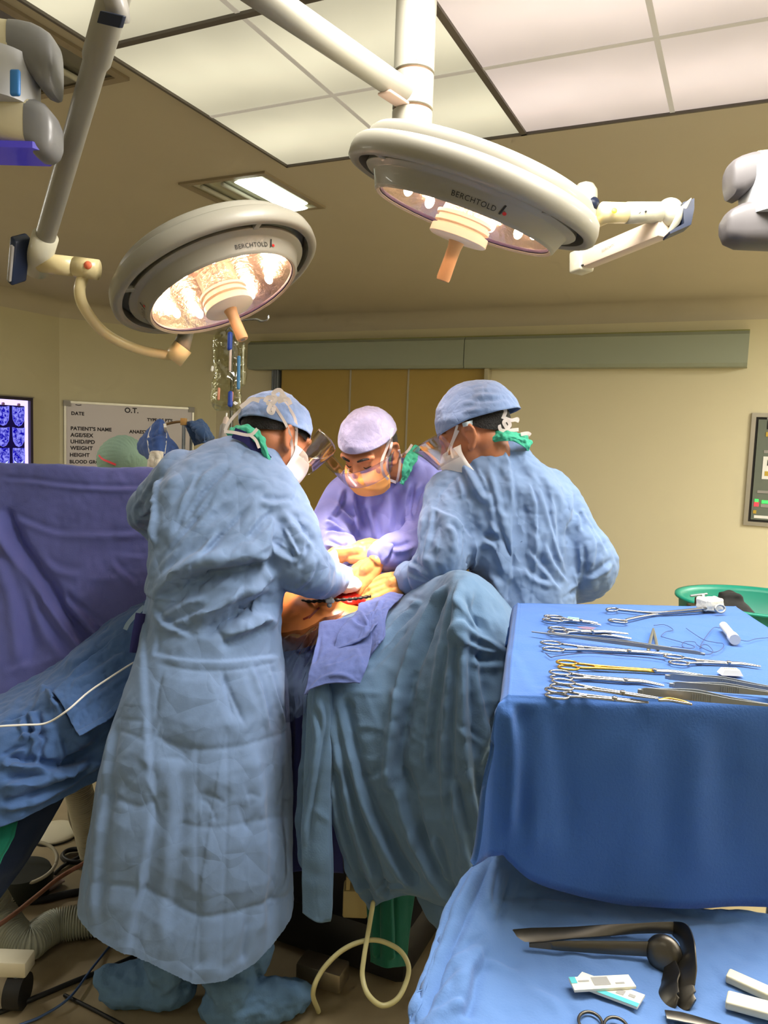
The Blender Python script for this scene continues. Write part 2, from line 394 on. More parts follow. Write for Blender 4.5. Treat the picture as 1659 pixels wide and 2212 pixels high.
def panel(x0, x1, y0, y1, label, mt, nx, ny):
    t = thing('ceiling_light_panel', label, 'ceiling light', V((x0+x1)/2, (y0+y1)/2, ZC), 'luminous panels over the table')
    g = .012; m = MB(); m.box(V((x0+x1)/2, (y0+y1)/2, ZC-.008), (x1-x0)/2-g, (y1-y0)/2-g, .006); m.build('diffuser', mt, t, False)
    m = MB()
    for x in (x0, x1): m.box(V(x+(g if x == x0 else -g)*.5, (y0+y1)/2, ZC-.012), g/2, (y1-y0)/2, .012)
    for y in (y0, y1): m.box(V((x0+x1)/2, y+(g if y == y0 else -g)*.5, ZC-.012), (x1-x0)/2, g/2, .012)
    m.build('frame', M_pframe, t, False)
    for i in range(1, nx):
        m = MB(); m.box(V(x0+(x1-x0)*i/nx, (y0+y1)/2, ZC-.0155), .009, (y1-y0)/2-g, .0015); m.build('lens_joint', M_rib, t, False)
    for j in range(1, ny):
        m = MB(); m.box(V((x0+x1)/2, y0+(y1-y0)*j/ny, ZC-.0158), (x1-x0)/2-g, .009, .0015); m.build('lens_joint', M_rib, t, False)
PX, PY = [-2.085, -.925, .235, 1.395], [.86, 2.055, 3.24]
panel(PX[0], PX[1], PY[1], PY[2], 'warm white luminous ceiling panel left of the lamp pole', M_lumL, 2, 2)
panel(PX[0], PX[1], PY[0], PY[1], 'luminous ceiling panel beyond the dark seam at the top left', M_lumL, 2, 2)
panel(PX[1], PX[2], PY[1], PY[2], 'pinkish luminous ceiling panel right of the dark diagonal seam', M_lumR, 2, 2)
for i, j in ((1, 0), (2, 1), (2, 0)):
    panel(PX[i], PX[i+1], PY[j], PY[j+1], 'luminous ceiling panel outside the photographed area overhead', M_lumR, 2, 2)
# dark border strip round the field
# ------------------------------------------------------------------ recessed light fittings
M_trough = mat('fitting_reflector', (196, 196, 180), .16, .85)
M_fl = emission('lit_tube', (236, 246, 226), 5.0)
M_fglass = mat('fitting_glass', (250, 250, 245), .08, trans=1, ior=1.3)
def fitting(c, ux, hx, hy, label, lit, tubes=(-.5, 0, .5), refl=None, fat={}):
    """recessed box fitting; ux = long direction"""
    c = V(*c); ux = nrm(ux); uy = V(-ux[1], ux[0], 0)
    t = thing('recessed_ceiling_light', label, 'ceiling light', c+V(0, 0, 0), 'recessed fittings in the ceiling')
    b = .035; m = MB()
    for s in (-1, 1):
        m.box(c+uy*s*(hy+b/2)-V(0, 0, .006), ux*(hx+b), uy*b/2, V(0, 0, .006)); m.box(c+ux*s*(hx+b/2)-V(0, 0, .006), ux*b/2, uy*hy, V(0, 0, .006))
    m.build('frame', mat('fitting_frame', (150, 138, 116), .5), t, False)
    m = MB(); m.box(c-V(0, 0, .002), ux*hx, uy*hy, V(0, 0, .0015)); m.build('back_pan', refl or M_trough, t, False)
    for k, q in enumerate(tubes):
        on = lit and k in lit
        m = MB(); m.tube([c+uy*q*hy-ux*hx*.93-V(0, 0, .016), c+uy*q*hy+ux*hx*.93-V(0, 0, .016)], fat.get(k, .011), 16, flat=.011/fat.get(k, .011), hint=(0, 0, 1)); m.build('fluorescent_tube', M_fl if on else mat('unlit_tube', (190, 190, 180), .25), t)
    return t
fitting((-2.52, 3.605, ZC), (0, 1, 0), .27, .235, 'lit recessed fluorescent fitting in the ceiling above the tilted left lamp', {0}, (-.5, .12, .68), fat={0: .07})
t = fitting((-2.47, 1.97, ZC), (0, 1, 0), .28, .27, 'unlit recessed fitting with a violet glint at the top left corner', None, (-.5, 0, .5), mat('dim_reflector', (126, 124, 118), .2, .8))
# added fittings out of view, with fill lamps to brighten the room
def lamp_area(name, c, sx, sy, w, rgb, d=(0, 0, -1)):
    l = bpy.data.lights.new(name, 'AREA'); l.shape = 'RECTANGLE'; l.size = sx; l.size_y = sy; l.energy = w; l.color = rgb
    o = bpy.data.objects.new(name, l); COL.objects.link(o); o.location = Vector([float(q) for q in c])
    o.rotation_euler = Vector(d).to_track_quat('-Z', 'Y').to_euler(); return o
WARM = (1, .96, .88)
for x, y, w in ((2.1, 3.6, 80), (1.9, 1.0, 20), (1.4, -1.3, 6), (-1.3, -1.3, 8), (-4.4, -1.3, 20), (-5.4, 1.9, 60), (2.2, 5.6, 125)):
    fitting((x, y, ZC), (0, 1, 0), .56, .33, 'added recessed fluorescent fitting out of view, brightening the room', {0, 1, 2})
    lamp_area('fill_light', (x, y, ZC-.035), .6, 1.1, w, WARM)
for x0, x1, y0, y1, w in ((PX[1], PX[2], PY[0], PY[1], 72), (PX[2], PX[3], PY[0], PY[1], 44)):  # added area lamps below unseen panels, stronger than the panels' own glow
    lamp_area('panel_fill_light', ((x0+x1)/2, y0*.25+y1*.75, ZC-.03), (x1-x0)*.95, (y1-y0)*.48, w, (1, .95, .88))
# ------------------------------------------------------------------ camera
cd = bpy.data.cameras.new('camera'); cam = bpy.data.objects.new('camera', cd); COL.objects.link(cam); S.camera = cam
cd.sensor_fit = 'VERTICAL'; cd.sensor_height = 36; cd.lens = 36*FPX/H; cd.clip_start = .05; cd.clip_end = 60
cam.matrix_world = Matrix(((CR[0], CU[0], -CF[0], 0), (CR[1], CU[1], -CF[1], 0), (CR[2], CU[2], -CF[2], CAMZ), (0, 0, 0, 1)))
S.view_settings.view_transform = 'Standard'; S.view_settings.look = 'None'; S.view_settings.gamma = 1; S.view_settings.use_curve_mapping = False
S.view_settings.exposure = 0.15
S.cycles.use_denoising = True; S.cycles.max_bounces = 6; S.cycles.diffuse_bounces = 3; S.cycles.glossy_bounces = 3; S.cycles.transmission_bounces = 4; S.cycles.transparent_max_bounces = 10; S.cycles.use_adaptive_sampling = True; S.cycles.adaptive_threshold = .06; S.cycles.adaptive_min_samples = 12
wd = bpy.data.worlds.new('world'); S.world = wd; wd.use_nodes = True; wd.node_tree.nodes['Background'].inputs[0].default_value = (0, 0, 0, 1)
# ------------------------------------------------------------------ surgical lamps on their pole
M_refl = mat('lamp_reflector', (248, 226, 212), .32, 1, bump=(30, .45, .012))
M_bulb = emission('lamp_bulb', (255, 206, 170), 36)
M_hub = mat('hub_cream', (244, 232, 214), .35)
M_letter = mat('black_lettering', (20, 20, 22), .5)
M_red = mat('red_dot', (196, 34, 30), .4)
M_violet = mat('reflector_rim', (58, 50, 76), .3)
M_smoke = mat('slot_acrylic', (120, 132, 124), .1, trans=.6)
def cone_text(o, n, x, s, size, r0, h0, r1, h1, ang):
    """lettering wrapped on a cone; (r0,h0) baseline, (r1,h1) upwards; x = direction of angle 0"""
    v, f, w = textmesh(s, size, 1.12); up = -n; y = np.cross(up, x); out = []
    L = math.hypot(r1-r0, h1-h0)
    for q in v:
        k = q[1]/L; r = r0+(r1-r0)*k+.0012; h = h0+(h1-h0)*k; a = ang+(q[0]-w/2)/r0
        out.append(o+up*h+(x*cos(a)+y*sin(a))*r)
    return np.array(out), f, w
def surgical_lamp(O, n, label, text_angles, near, tilt_knob=None):
    """O centre of the glass rim; n axis pointing down; near = direction of angle 0"""
    n = nrm(n); up = -n; x = nrm(near-n*np.dot(near, n)); y = np.cross(up, x); 
    t = thing('surgical_lamp', label, 'surgical lamp', O)
    L = lambda prof, k=96: MB().lathe(prof, O, up, k, hint=x)
    # inner housing: flaring cone with a raised lip
    m = L([(.2335, .012), (.2335, 0), (.240, -.005), (.247, 0), (.2475, .003), (.262, .037), (.266, .041), (.281, .043), (.286, .048), (.284, .060), (.270, .070)])
    hs = m.build('housing', M_lampgrey, t, 50)
    m = L([(.2345, .004), (.2325, .001), (.2305, .004), (.2305, .012)]); m.build('rim_seal', M_violet, hs)
    # outer ring
    m = L([(.3065, .048), (.315, .042), (.328, .044), (.335, .050), (.336, .072), (.331, .092), (.322, .100), (.312, .096), (.307, .080), (.3065, .048)]); m.build('outer_ring', M_lampgrey, t)
    # upper cover
    m = L([(.318, .0985), (.318, .101), (.306, .105), (.303, .124), (.294, .134), (.26, .141), (.16, .148), (.03, .150), (.0, .150)])
    m.build('top_cover', M_lampgrey, t, 50)
    m = L([(.270, .070), (.29, .094), (.318, .0985)]); m.build('under_tray', mat('tray_grey', (150, 154, 146), .35), t)
    # acrylic slots with ribs between ring and housing
    for k in range(4):
        a = radians(38+90*k); d = x*cos(a)+y*sin(a); e = np.cross(up, d)
        MB().box(O+up*.052+d*.298, d*.018, e*.009, up*.007, .002).build('ring_bracket', M_lampgrey, t)
    # reflector and bulbs
    m = L([(.2315, .010), (.215, .030), (.19, .052), (.15, .068), (.10, .074), (.06, .075)]); rf = m.build('reflector', M_refl, t)
    for k in range(12):
        a = 2*pi*k/12+.13; d = x*cos(a)+y*sin(a)
        m = MB(); m.ell(O+up*.038+d*.185, .013, .013, .018, 12, 8, R=np.array(frame(up, d))); m.build('bulb', M_bulb, rf)
    # centre hub with stacked rings, cap and handle
    L([(.062, .075), (.060, .04), (.064, .012)], 56).build('hub_sleeve', M_refl, t)
    m = L([(.060, .012), (.075, .010), (.075, .002), (.068, .0), (.068, -.006), (.074, -.008), (.074, -.016), (.066, -.018), (.066, -.024), (.077, -.026), (.078, -.046), (.074, -.049), (.02, -.053), (.0, -.053)], 56)
    hb = m.build('hub', M_hub, t, 40)
    m = L([(.022, -.050), (.020, -.058), (.018, -.07), (.0175, -.10), (.0185, -.150), (.0165, -.156), (.0, -.157)], 28); hd = m.build('handle', mat('handle_tan', (226, 176, 128), .5), t, 45)
    m = L([(.008, -.1575), (.0, -.158)], 14); m.build('handle_tip', M_grey, hd)
    for a in text_angles:
        v, f, w = cone_text(O, n, x, 'BERCHTOLD', .0175, .2515, .010, .2605, .034, a)
        MB().add(v, f).build('lettering', M_letter, hs, False)
        # slanted bar and red dot
        v, f, w = [], [], 0; r = .2535; b = MB(); c = MB(); da = a+.064/.2525
        def pt(u, k, off=.0016):
            rr = .2515+.009*k; hh = .010+.024*k; aa = da+u/.2525
            return O+up*hh+(x*cos(aa)+y*sin(aa))*(rr+off)
        b.add([pt(0, -.05), pt(.005, -.05), pt(.0105, .85), pt(.0055, .85)], [[0, 1, 2, 3]]); b.build('emblem_bar', M_letter, hs, False)
        q = [pt(.0135+.0052*cos(z*pi/9), .16+.16*sin(z*pi/9)) for z in range(18)]; c.add(q, [list(range(18))]); c.build('emblem_dot', M_red, hs, False)
    return t, up, x, y
toC = -CF
# right lamp
def axis(px, py, ix, iy, k):
    """axis of a disc seen with minor/major ratio k whose axis runs along (ix,iy) in the picture"""
    v = -nrm(ray(px, py)); e = ix*CR-iy*CU; e = nrm(e-v*(e@v)); return math.sqrt(1-k*k)*e+k*v
OR_ = P(1002, 479, 2.0); nR = axis(1002, 479, -.34, .94, .135)
lampR, upR, xR, yR = surgical_lamp(OR_, nR, 'large round surgical lamp seen nearly edge-on below the ceiling pole', (.05, .05+2.09, .05-2.09), toC)
OL_ = P(484, 637, 2.42); nL = axis(484, 637, .39, .92, .39)
lampL, upL, xL, yL = surgical_lamp(OL_, nL, 'round surgical lamp tilted to show its glowing reflector at left', (.62, .62-2.0, .62+2.09), toC)
# ---- pole
pp = P(894, 160, 2.2); tubR = .058
pole = thing('ceiling_pole', 'thick grey lamp pole hanging from the luminous ceiling', 'lamp pole', V(pp[0], pp[1], 2.83))
zt = lambda py: P(894, py, 2.2)[2]
for k, (z0, z1) in enumerate(((zt(160), 2.83), (zt(237)+.002, zt(160)-.003), (zt(330), zt(237)-.002))):
    m = MB(); m.lathe([(tubR-.006, z0), (tubR, z0+.003), (tubR, z1-.003), (tubR-.006, z1)], V(pp[0], pp[1], 0), V(0, 0, 1), 40, cap=True)
    m.build('pole_section', M_lampgrey, pole, 40)
m = MB(); m.lathe([(tubR-.004, zt(330)-.02), (tubR-.004, 2.82)], V(pp[0], pp[1], 0), V(0, 0, 1), 32, cap=True); m.build('inner_tube', mat('rusty_joint', (92, 70, 48), .8), pole)
for py in (52, 145):
    q = P(899, py, 2.2); d = nrm(V(-q[0], -q[1], 0)); q = V(pp[0], pp[1], q[2])+nrm(d+.1*RH)*(tubR-.001)
    m = MB(); m.lathe([(.009, -.003), (.009, .001), (.007, .003), (.0035, .003), (.003, 0), (.0, 0)], q, d, 20); m.build('bolt', mat('bolt_head', (200, 198, 186), .3), pole)
# arm towards the left lamp
zA = P(880, 195, 2.16)[2]; A0 = V(pp[0], pp[1], zA); A1 = onz(590, 5, zA); A2 = A0+(A1-A0)*1.55
armL = lampL
m = MB(); m.tube([A0+(A1-A0)*.03, A2], .033, 24, flat=1.05); m.build('ceiling_arm', M_lampgrey, armL)
m = MB(); dA = nrm(A1-A0); m.box(A0+dA*.09-V(0, 0, .036), dA*.05, nrm(np.cross(dA, _z))*.022, V(0, 0, .004), .003); m.build('arm_cover_plate', mat('pinkish_plate', (206, 180, 166), .4), armL)
# spring arm down to the left lamp
B0, B1 = P(262, -60, 1.72), P(84, 560, 2.3)
dB = nrm(B1-B0); sideB = nrm(np.cross(dB, CF)); bk_ = np.cross(sideB, dB)
m = MB(); m.loft([[B0+dB*s+sideB*(w*cos(a))+bk_*(w*.9*sin(a)) for a in np.linspace(0, 2*pi, 24, endpoint=False)] for s, w in ((-.1, .037), (.0, .037), (.21, .036), (.225, .030), (.8, .029), (np.linalg.norm(B1-B0), .028))]); m.build('spring_arm', M_lampgrey, armL, 40)
m = MB(); m.tube([P(235, 15, 1.715), P(270, 12, 1.715)], .034, 24); m.build('upper_joint', M_grey, armL)
m = MB(); m.box(P(241, 42, 1.685), nrm(P(262, 48, 1.69)-P(220, 38, 1.69))*.026, dB*.014, bk_*.006, .002); m.build('dark_window', M_navy, armL)
m = MB(); m.tube([B0+dB*(np.linalg.norm(B1-B0)-.09), B1+dB*.045], .0365, 24); m.build('elbow_sleeve', M_cream, armL)
e1 = P(40, 560, 2.26); m = MB(); m.box(e1, nrm(P(46, 500, 2.24)-P(36, 610, 2.28))*.064, bk_*.028, sideB*.012, .006); cp = m.build('elbow_cap', M_navy, armL)
m = MB(); m.box(P(33, 566, 2.25), nrm(P(46, 500, 2.24)-P(36, 610, 2.28))*.05, bk_*.02, sideB*.005, .002); m.build('cap_plate', M_grey, cp)
H0, H1, H2 = P(85, 567, 2.3), P(160, 576, 2.3), P(212, 583, 2.3)
m = MB(); m.tube([H0, H1], .029, 24); m.build('pivot_tube', M_yellowed, armL)
m = MB(); m.tube([H1+(H2-H1)*.03, H2], .030, 24); pv = m.build('pivot_collar', M_yellowed, armL)
m = MB(); m.lathe([(.012, 0), (.012, .002), (0, .002)], P(190, 573, 2.27), toC, 16); m.build('orange_sticker', mat('orange_sticker', (236, 120, 84), .5), pv)
K = P(384, 764, 2.62)
yk = [P(182, 590, 2.31), P(172, 628, 2.31), P(184, 668, 2.34), P(225, 718, 2.42), P(285, 750, 2.52), P(350, 766, 2.6), P(384, 768, 2.62)]
m = MB(); m.tube(yk, .0165, 16, sub=40); m.build('yoke', M_yellowed, armL)
dk = nrm(P(410, 735, 2.62)-P(380, 775, 2.62)); m = MB(); m.tube([K-dk*.03, K+dk*.03], [.033, .034], 24); m.build('knuckle', M_yellowed, armL)
cand = [OL_+upL*.07+(xL*cos(a)+yL*sin(a))*.325 for a in np.linspace(0, 2*pi, 240)]; nk_ = min(cand, key=lambda q: math.hypot(proj(q)[0]-412, proj(q)[1]-722))
m = MB(); m.tube([K+dk*.015, nk_+(nk_-K)*.08], [.03, .02], 20); m.build('neck', M_lampgrey, armL)
# ---- arms of the right lamp, behind its disc
zB = zt(285)
R0 = V(pp[0], pp[1], zB); R1 = P(1262, 452, 2.62)
m = MB(); m.tube([R0+(R1-R0)*.05, R1], [.042, .04], 24); m.build('ceiling_arm', M_yellowed, lampR)
m = MB(); m.tube([R1+V(0, 0, .05), R1-V(0, 0, .07)], .042, 24, rnd=True); m.build('arm_joint', M_cream, lampR)
m = MB(); m.ell(P(1278, 440, 2.6), .026, .026, .024); m.build('joint_cap', M_navy, lampR)
G0, G1, G2, G3 = P(1300, 459, 2.2), P(1350, 460, 2.22), P(1425, 459, 2.24), P(1446, 459, 2.25)
m = MB(); m.tube([G0, G1], .029, 24); gt = m.build('pivot_tube', M_yellowed, lampR)
m = MB(); m.lathe([(.008, 0), (.008, .001), (0, .001)], P(1327, 455, 2.17), toC, 16); m.build('yellow_sticker', mat('yellow_sticker', (236, 220, 60), .5), gt)
m = MB(); m.tube([G1+(G2-G1)*.03, G2], .030, 24); gc = m.build('pivot_collar', M_cream, lampR)
for px, r in ((1380, .006), (1395, .003)):
    m = MB(); m.lathe([(r, 0), (r, .002), (0, .002)], P(px, 457, 2.2), toC, 14); m.build('screw', M_dark, gc)
m = MB(); m.ell(G3, .040, .040, .041); m.build('ball_joint', M_cream, lampR)
dC = nrm(P(1490, 440, 2.22)-P(1455, 470, 2.24))
m = MB(); m.box(P(1460, 475, 2.24), nrm(P(1475, 440, 2.22)-P(1445, 505, 2.26))*.04, dC*.022, CF*.03, .006); cc_ = m.build('joint_bracket', M_cream, lampR)
m = MB()
q = pxl([(1475, 437), (1500, 428), (1500, 450), (1493, 485), (1448, 505), (1446, 500), (1478, 482)], 2.2)
m.loft([q, q+CF*.055]); m.build('joint_cap', M_navy, cc_, False)
# square spring arm running back down to the left
s0, s1 = P(1435, 492, 2.24), P(1256, 566, 2.55); ds = nrm(s1-s0); us = nrm(CU-ds*np.dot(CU, ds)); ws = np.cross(ds, us)
m = MB(); m.box((s0+s1)/2, ds*np.linalg.norm(s1-s0)/2, us*.028, ws*.024, .008); sa = m.build('spring_arm', mat('pinkish_enamel', (214, 196, 176), .4), lampR, 40)
m = MB(); m.box(s1, ds*.03, us*.036, ws*.03, .008); m.build('arm_end_block', M_cream, sa)
m = MB(); m.box(P(1258, 577, 2.53), ds*.02, us*.002, ws*.016); m.build('block_slot', M_dark, sa)
v, f, w = textmesh('BERCHTOLD', .012, 1.1); q0 = P(1307, 541, 2.40)
sx = nrm(P(1350, 516, 2.34)-P(1300, 541, 2.42)); sn = nrm(np.cross(sx, us)); sn = sn if sn@toC > 0 else -sn
fc = P(1330, 527, 2.41); fc = s0+ds*((fc-s0)@ds)+sn*.0245*1.02
MB().add(np.array([fc+sx*(z[0]-w/2)+us*(z[1]-.005) for z in v]), f).build('lettering', mat('faded_lettering', (150, 120, 110), .5), sa, False)
m = MB(); m.add([fc+sx*(w/2+.006+.004*cos(z*pi/7))+us*(.004*sin(z*pi/7)-.001) for z in range(14)], [list(range(14))]); m.build('emblem_dot', M_red, sa, False)
# short arm from the joint into the back of the disc
m = MB(); m.tube([P(1310, 470, 2.24), P(1282, 482, 2.25), P(1250, 490, 2.2)], .017, 16, sub=10); m.build('yoke', M_yellowed, lampR)
# ---- light of the two lamps
FIELD = P(732, 1252, 2.34)
def spot(name, o, tgt, w, ang, rgb, r=.12):
    l = bpy.data.lights.new(name, 'SPOT'); l.energy = w; l.spot_size = radians(ang); l.spot_blend = .8; l.color = rgb; l.shadow_soft_size = r
    b = bpy.data.objects.new(name, l); COL.objects.link(b); b.location = Vector([float(q) for q in o]); b.rotation_euler = Vector(nrm(tgt-o)).to_track_quat('-Z', 'Y').to_euler()
spot('lamp_beam', OR_+nrm(nR)*.16, FIELD, 230, 18, (1, .80, .68))
spot('lamp_beam', OL_+nrm(nL)*.16, FIELD, 150, 18, (1, .84, .72))
spot('lamp_glow', OR_+nrm(nR)*.16, FIELD+V(0, 0, .1), 80, 52, (1, .82, .74))
spot('lamp_glow', OL_+nrm(nL)*.16, FIELD+V(0, 0, .1), 50, 52, (1, .84, .76))

# ------------------------------------------------------------------ ceiling supply pendants at the picture's edges
M_pgrey = mat('pendant_grey', (112, 112, 112), .4, coat=.1)
M_pgreyR = mat('pendant_dark_grey', (84, 81, 82), .42)
M_pcream = mat('pendant_cream', (200, 192, 162), .45)
def rbox(px0, px1, py0, py1, d, dep, bev, m=None):
    c = P((px0+px1)/2, (py0+py1)/2, d); m = m or MB()
    return m.box(c, CR*(px1-px0)/2*d/FPX, CU*(py1-py0)/2*d/FPX, CF*dep, bev, 5)
t = thing('ceiling_pendant_arm', 'cream and grey pendant arm joint at the upper left edge', 'pendant arm', P(20, 200, 1.9))
def shell(px, d, name, mt):
    """rounded drum lofted along the picture's x: (x, top, bottom, depth scale)"""
    rings = []
    for x, top, bot, k in px:
        c = P(x, (top+bot)/2, d); h = (bot-top)/2*d/FPX; w = .05*k; rings.append([c+CU*h*np.sign(sin(a))*abs(sin(a))**.55+CF*w*np.sign(cos(a))*abs(cos(a))**.55 for a in np.linspace(0, 2*pi, 28, endpoint=False)])
    return MB().loft(rings).build(name, mt, t, 45)
shell([(-190, 40, 140, 1), (0, 53, 145, 1), (36, 58, 152, 1)], 1.9, 'upper_shell', M_pcream)
shell([(34, 57, 140, 1.01), (55, 58, 152, 1.01), (80, 63, 180, 1.01), (100, 72, 206, 1), (115, 82, 213, .92), (123, 95, 212, .8), (127, 122, 205, .6)], 1.9, 'upper_end_cap', M_pgrey)
shell([(-190, 190, 300, 1), (0, 206, 314, 1), (78, 226, 336, 1)], 1.9, 'lower_shell', M_pcream)
shell([(70, 226, 332, 1.01), (88, 226, 346, 1.01), (105, 234, 348, .96), (118, 250, 340, .86), (125, 266, 328, .7), (127, 284, 316, .5)], 1.9, 'lower_end_cap', M_pgrey)
m = MB(); m.lathe([(.098, -.06), (.098, .06)], P(-5, 190, 1.90), CU, 40, cap=True); nk = m.build('swivel_neck', mat('pendant_light_grey', (176, 178, 182), .4), t, 40)
m = MB(); c = P(33, 179, 1.798); m.box(c, CR*.012, CU*.031, CF*.006, .0058, 4); m.build('blue_button', mat('blue_button', (52, 120, 190), .4), nk)
m = MB(); m.loft([[P(x, 326+14*k-(0 if x > -50 else 8), 1.9)+CF*.05*s for x, s in ((-190, -1), (90, -1), (112, -.5), (118, 0), (112, .5), (90, 1), (-190, 1))] for k in (0, 1)]); m.build('underside_panel', mat('violet_reflection', (70, 64, 150), .15, emit=(70, 60, 190), estr=.25), t, False)  # violet reflection on the underside, put into its colour and a faint glow
m = MB(); m.tube([P(-120, 60, 1.9), V(*P(-120, 60, 1.9)[:2], ZC-.004)], .06, 24); m.build('drop_tube', M_pcream, t)
t = thing('ceiling_pendant_arm', 'grey rounded pendant arm joint at the right edge', 'pendant arm', P(1640, 440, 2.0))
shell([(1850, 320, 400, 1), (1660, 332, 400, 1), (1625, 336, 402, 1)], 2.0, 'upper_shell', M_pcream)
shell([(1645, 334, 408, 1.01), (1612, 339, 420, 1.01), (1592, 345, 432, .97), (1578, 352, 428, .85), (1571, 366, 412, .6)], 2.0, 'upper_end_cap', M_pgreyR)
shell([(1850, 425, 545, 1), (1640, 436, 536, 1), (1595, 446, 534, .95), (1572, 458, 525, .8), (1561, 475, 510, .5)], 2.0, 'lower_shell', M_pgreyR)
m = MB(); m.lathe([(.098, -.06), (.098, .06)], P(1684, 424, 2.0), CU, 40, cap=True); m.build('swivel_neck', mat('pendant_light_grey', (176, 178, 182), .4), t, 40)
m = MB(); m.tube([P(1800, 350, 2.0), V(*P(1800, 350, 2.0)[:2], ZC-.004)], .06, 24); m.build('drop_tube', M_pcream, t)
# ------------------------------------------------------------------ people
M_gown = mat('gown_nonwoven', (110, 136, 174), .85, bump=(60, .12, .004), sheen=.1, crink=(8, .35, .03))
M_gown2 = mat('gown_lilac_lamplit', (136, 142, 214), .85, bump=(60, .12, .004), sheen=.1, crink=(8, .3, .03))  # lilac raised so the colour carries the surgical lamps' brightness
M_cap = mat('cap_nonwoven', (120, 146, 190), .9, bump=(90, .3, .004), sheen=.2, crink=(22, .35, .012))
M_capP = mat('cap_nonwoven_pale', (152, 152, 186), .9, bump=(120, .35, .004), sheen=.2, crink=(22, .3, .012))
M_skin = mat('skin_brown', (172, 112, 78), .5, bump=(160, .12, .002), var=.05, vscale=22)
M_hair = mat('black_hair', (18, 14, 13), .55, bump=(220, .8, .006))
M_green = mat('green_inner_gown', (62, 168, 138), .85, bump=(90, .25, .004))
M_scrub = mat('navy_scrubs', (34, 36, 92), .9)
M_tie = mat('white_ties', (226, 218, 214), .8)
M_mask = mat('mask_pleated', (240, 172, 92), .85, bump=(120, .1, .002))
M_maskw = mat('mask_white', (226, 224, 220), .85)
M_glove = mat('latex_glove', (214, 150, 88), .32, bump=(70, .18, .003))
M_shoe = mat('shoe_cover', (88, 122, 158), .9, bump=(26, .5, .01))
def clearplastic(name, tint, gl):
    if name in MATS: return MATS[name]
    m = bpy.data.materials.new(name); m.use_nodes = True; nt = m.node_tree; nt.nodes.clear(); N = nt.nodes.new
    o = N('ShaderNodeOutputMaterial'); a = N('ShaderNodeBsdfTransparent'); a.inputs[0].default_value = lin(tint)
    g = N('ShaderNodeBsdfGlossy'); g.inputs['Roughness'].default_value = .06; x = N('ShaderNodeMixShader'); f = N('ShaderNodeLayerWeight'); f.inputs[0].default_value = gl
    q = N('ShaderNodeMath'); q.operation = 'MULTIPLY_ADD'; q.inputs[1].default_value = .5; q.inputs[2].default_value = .06; q.use_clamp = True; nt.links.new(f.outputs['Facing'], q.inputs[0])
    nt.links.new(q.outputs[0], x.inputs[0]); nt.links.new(a.outputs[0], x.inputs[1]); nt.links.new(g.outputs[0], x.inputs[2]); nt.links.new(x.outputs[0], o.inputs[0]); MATS[name] = m; return m
M_clear = clearplastic('clear_visor', (240, 236, 230), .25)

class Head:
    """frame of a head: c between the ears, f where the face looks, u towards the crown"""
    def __init__(s, c, f, u, k=1.0):
        s.c = np.asarray(c); s.f = nrm(f); s.u = nrm(u-s.f*np.dot(u, s.f)); s.r = np.cross(s.f, s.u); s.k = k
    def w(s, p):
        p = np.asarray(p, float)*s.k; return s.c+p[..., 0:1]*s.r+p[..., 1:2]*s.f+p[..., 2:3]*s.u
    def R(s): return np.array([s.r, s.f, s.u])
def lv(R=0, F=0, Z=0): return RH*R+FH*F+_z*Z
def head_shape(m, h, ears=True):
    def E(c, r): m.ell(h.w(np.array([c]))[0], r[0]*h.k, r[1]*h.k, r[2]*h.k, 24, 16, R=h.R())
    E((0, -.012, .038), (.077, .097, .085)); E((0, .022, -.02), (.066, .074, .085)); E((0, .028, -.062), (.054, .064, .052))
    E((0, .070, -.098), (.026, .022, .018)); E((0, -.03, -.02), (.068, .066, .06))
    m.tube(h.w(np.array([[-.05, .074, .032], [0, .089, .030], [.05, .074, .032]])), np.array([.012, .014, .012])*h.k, 10, rnd=True)    # brow
    m.tube(h.w(np.array([[0, .088, .022], [0, .098, .002], [0, .108, -.020]])), np.array([.009, .0105, .0135])*h.k, 12, rnd=True)       # nose
    for s_ in (-1, 1):
        E((s_*.013, .094, -.025), (.009, .011, .008)); E((s_*.043, .064, -.025), (.022, .020, .020)); E((s_*.031, .076, .008), (.015, .012, .0125))
    m.tube(h.w(np.array([[-.024, .083, -.064], [0, .093, -.062], [.024, .083, -.064]])), .007*h.k, 10, rnd=True)
    m.tube(h.w(np.array([[-.020, .083, -.074], [0, .091, -.074], [.020, .083, -.074]])), .0075*h.k, 10, rnd=True)
    if ears:
        for s_ in (-1, 1):
            a = np.array([[.072, .006, -.032], [.080, .000, -.036], [.084, -.016, -.022], [.090, -.026, .0], [.091, -.024, .022], [.086, -.008, .030], [.078, .004, .022]])*[s_, 1, 1]
            m.tube(h.w(a), np.array([.0075, .0085, .007, .006, .0065, .006, .005])*h.k, 10, sub=18, rnd=True)
            E((s_*.078, -.010, -.004), (.008, .017, .026))
def limb(m, pts, rs, n=16): m.tube(np.array(pts), np.array(rs), n, sub=len(pts)*7, rnd=True)
def body_mesh(h, neck, chest, pelvis, arms, legs, voxel, parent, skin=M_skin, girth=.8):
    """one continuous figure from crown to ankle"""
    m = MB(); head_shape(m, h)
    nb = h.w(np.array([[0, -.035, -.075]]))[0]
    limb(m, [h.w(np.array([[0, -.03, -.03]]))[0], nb, neck], [.052, .052, .06])
    limb(m, [neck, neck*.5+chest*.5, chest, chest*.45+pelvis*.55, pelvis], np.array([.07, .115, .125, .11, .12])*girth, 20)
    for a in arms: limb(m, a, [.048, .042, .038, .033, .026, .03][:len(a)])
    for a in legs: limb(m, a, [.08, .07, .052, .05, .036][:len(a)])
    v, f = blend(m, voxel, 4, .5)
    return link('body', v, f, skin, parent)
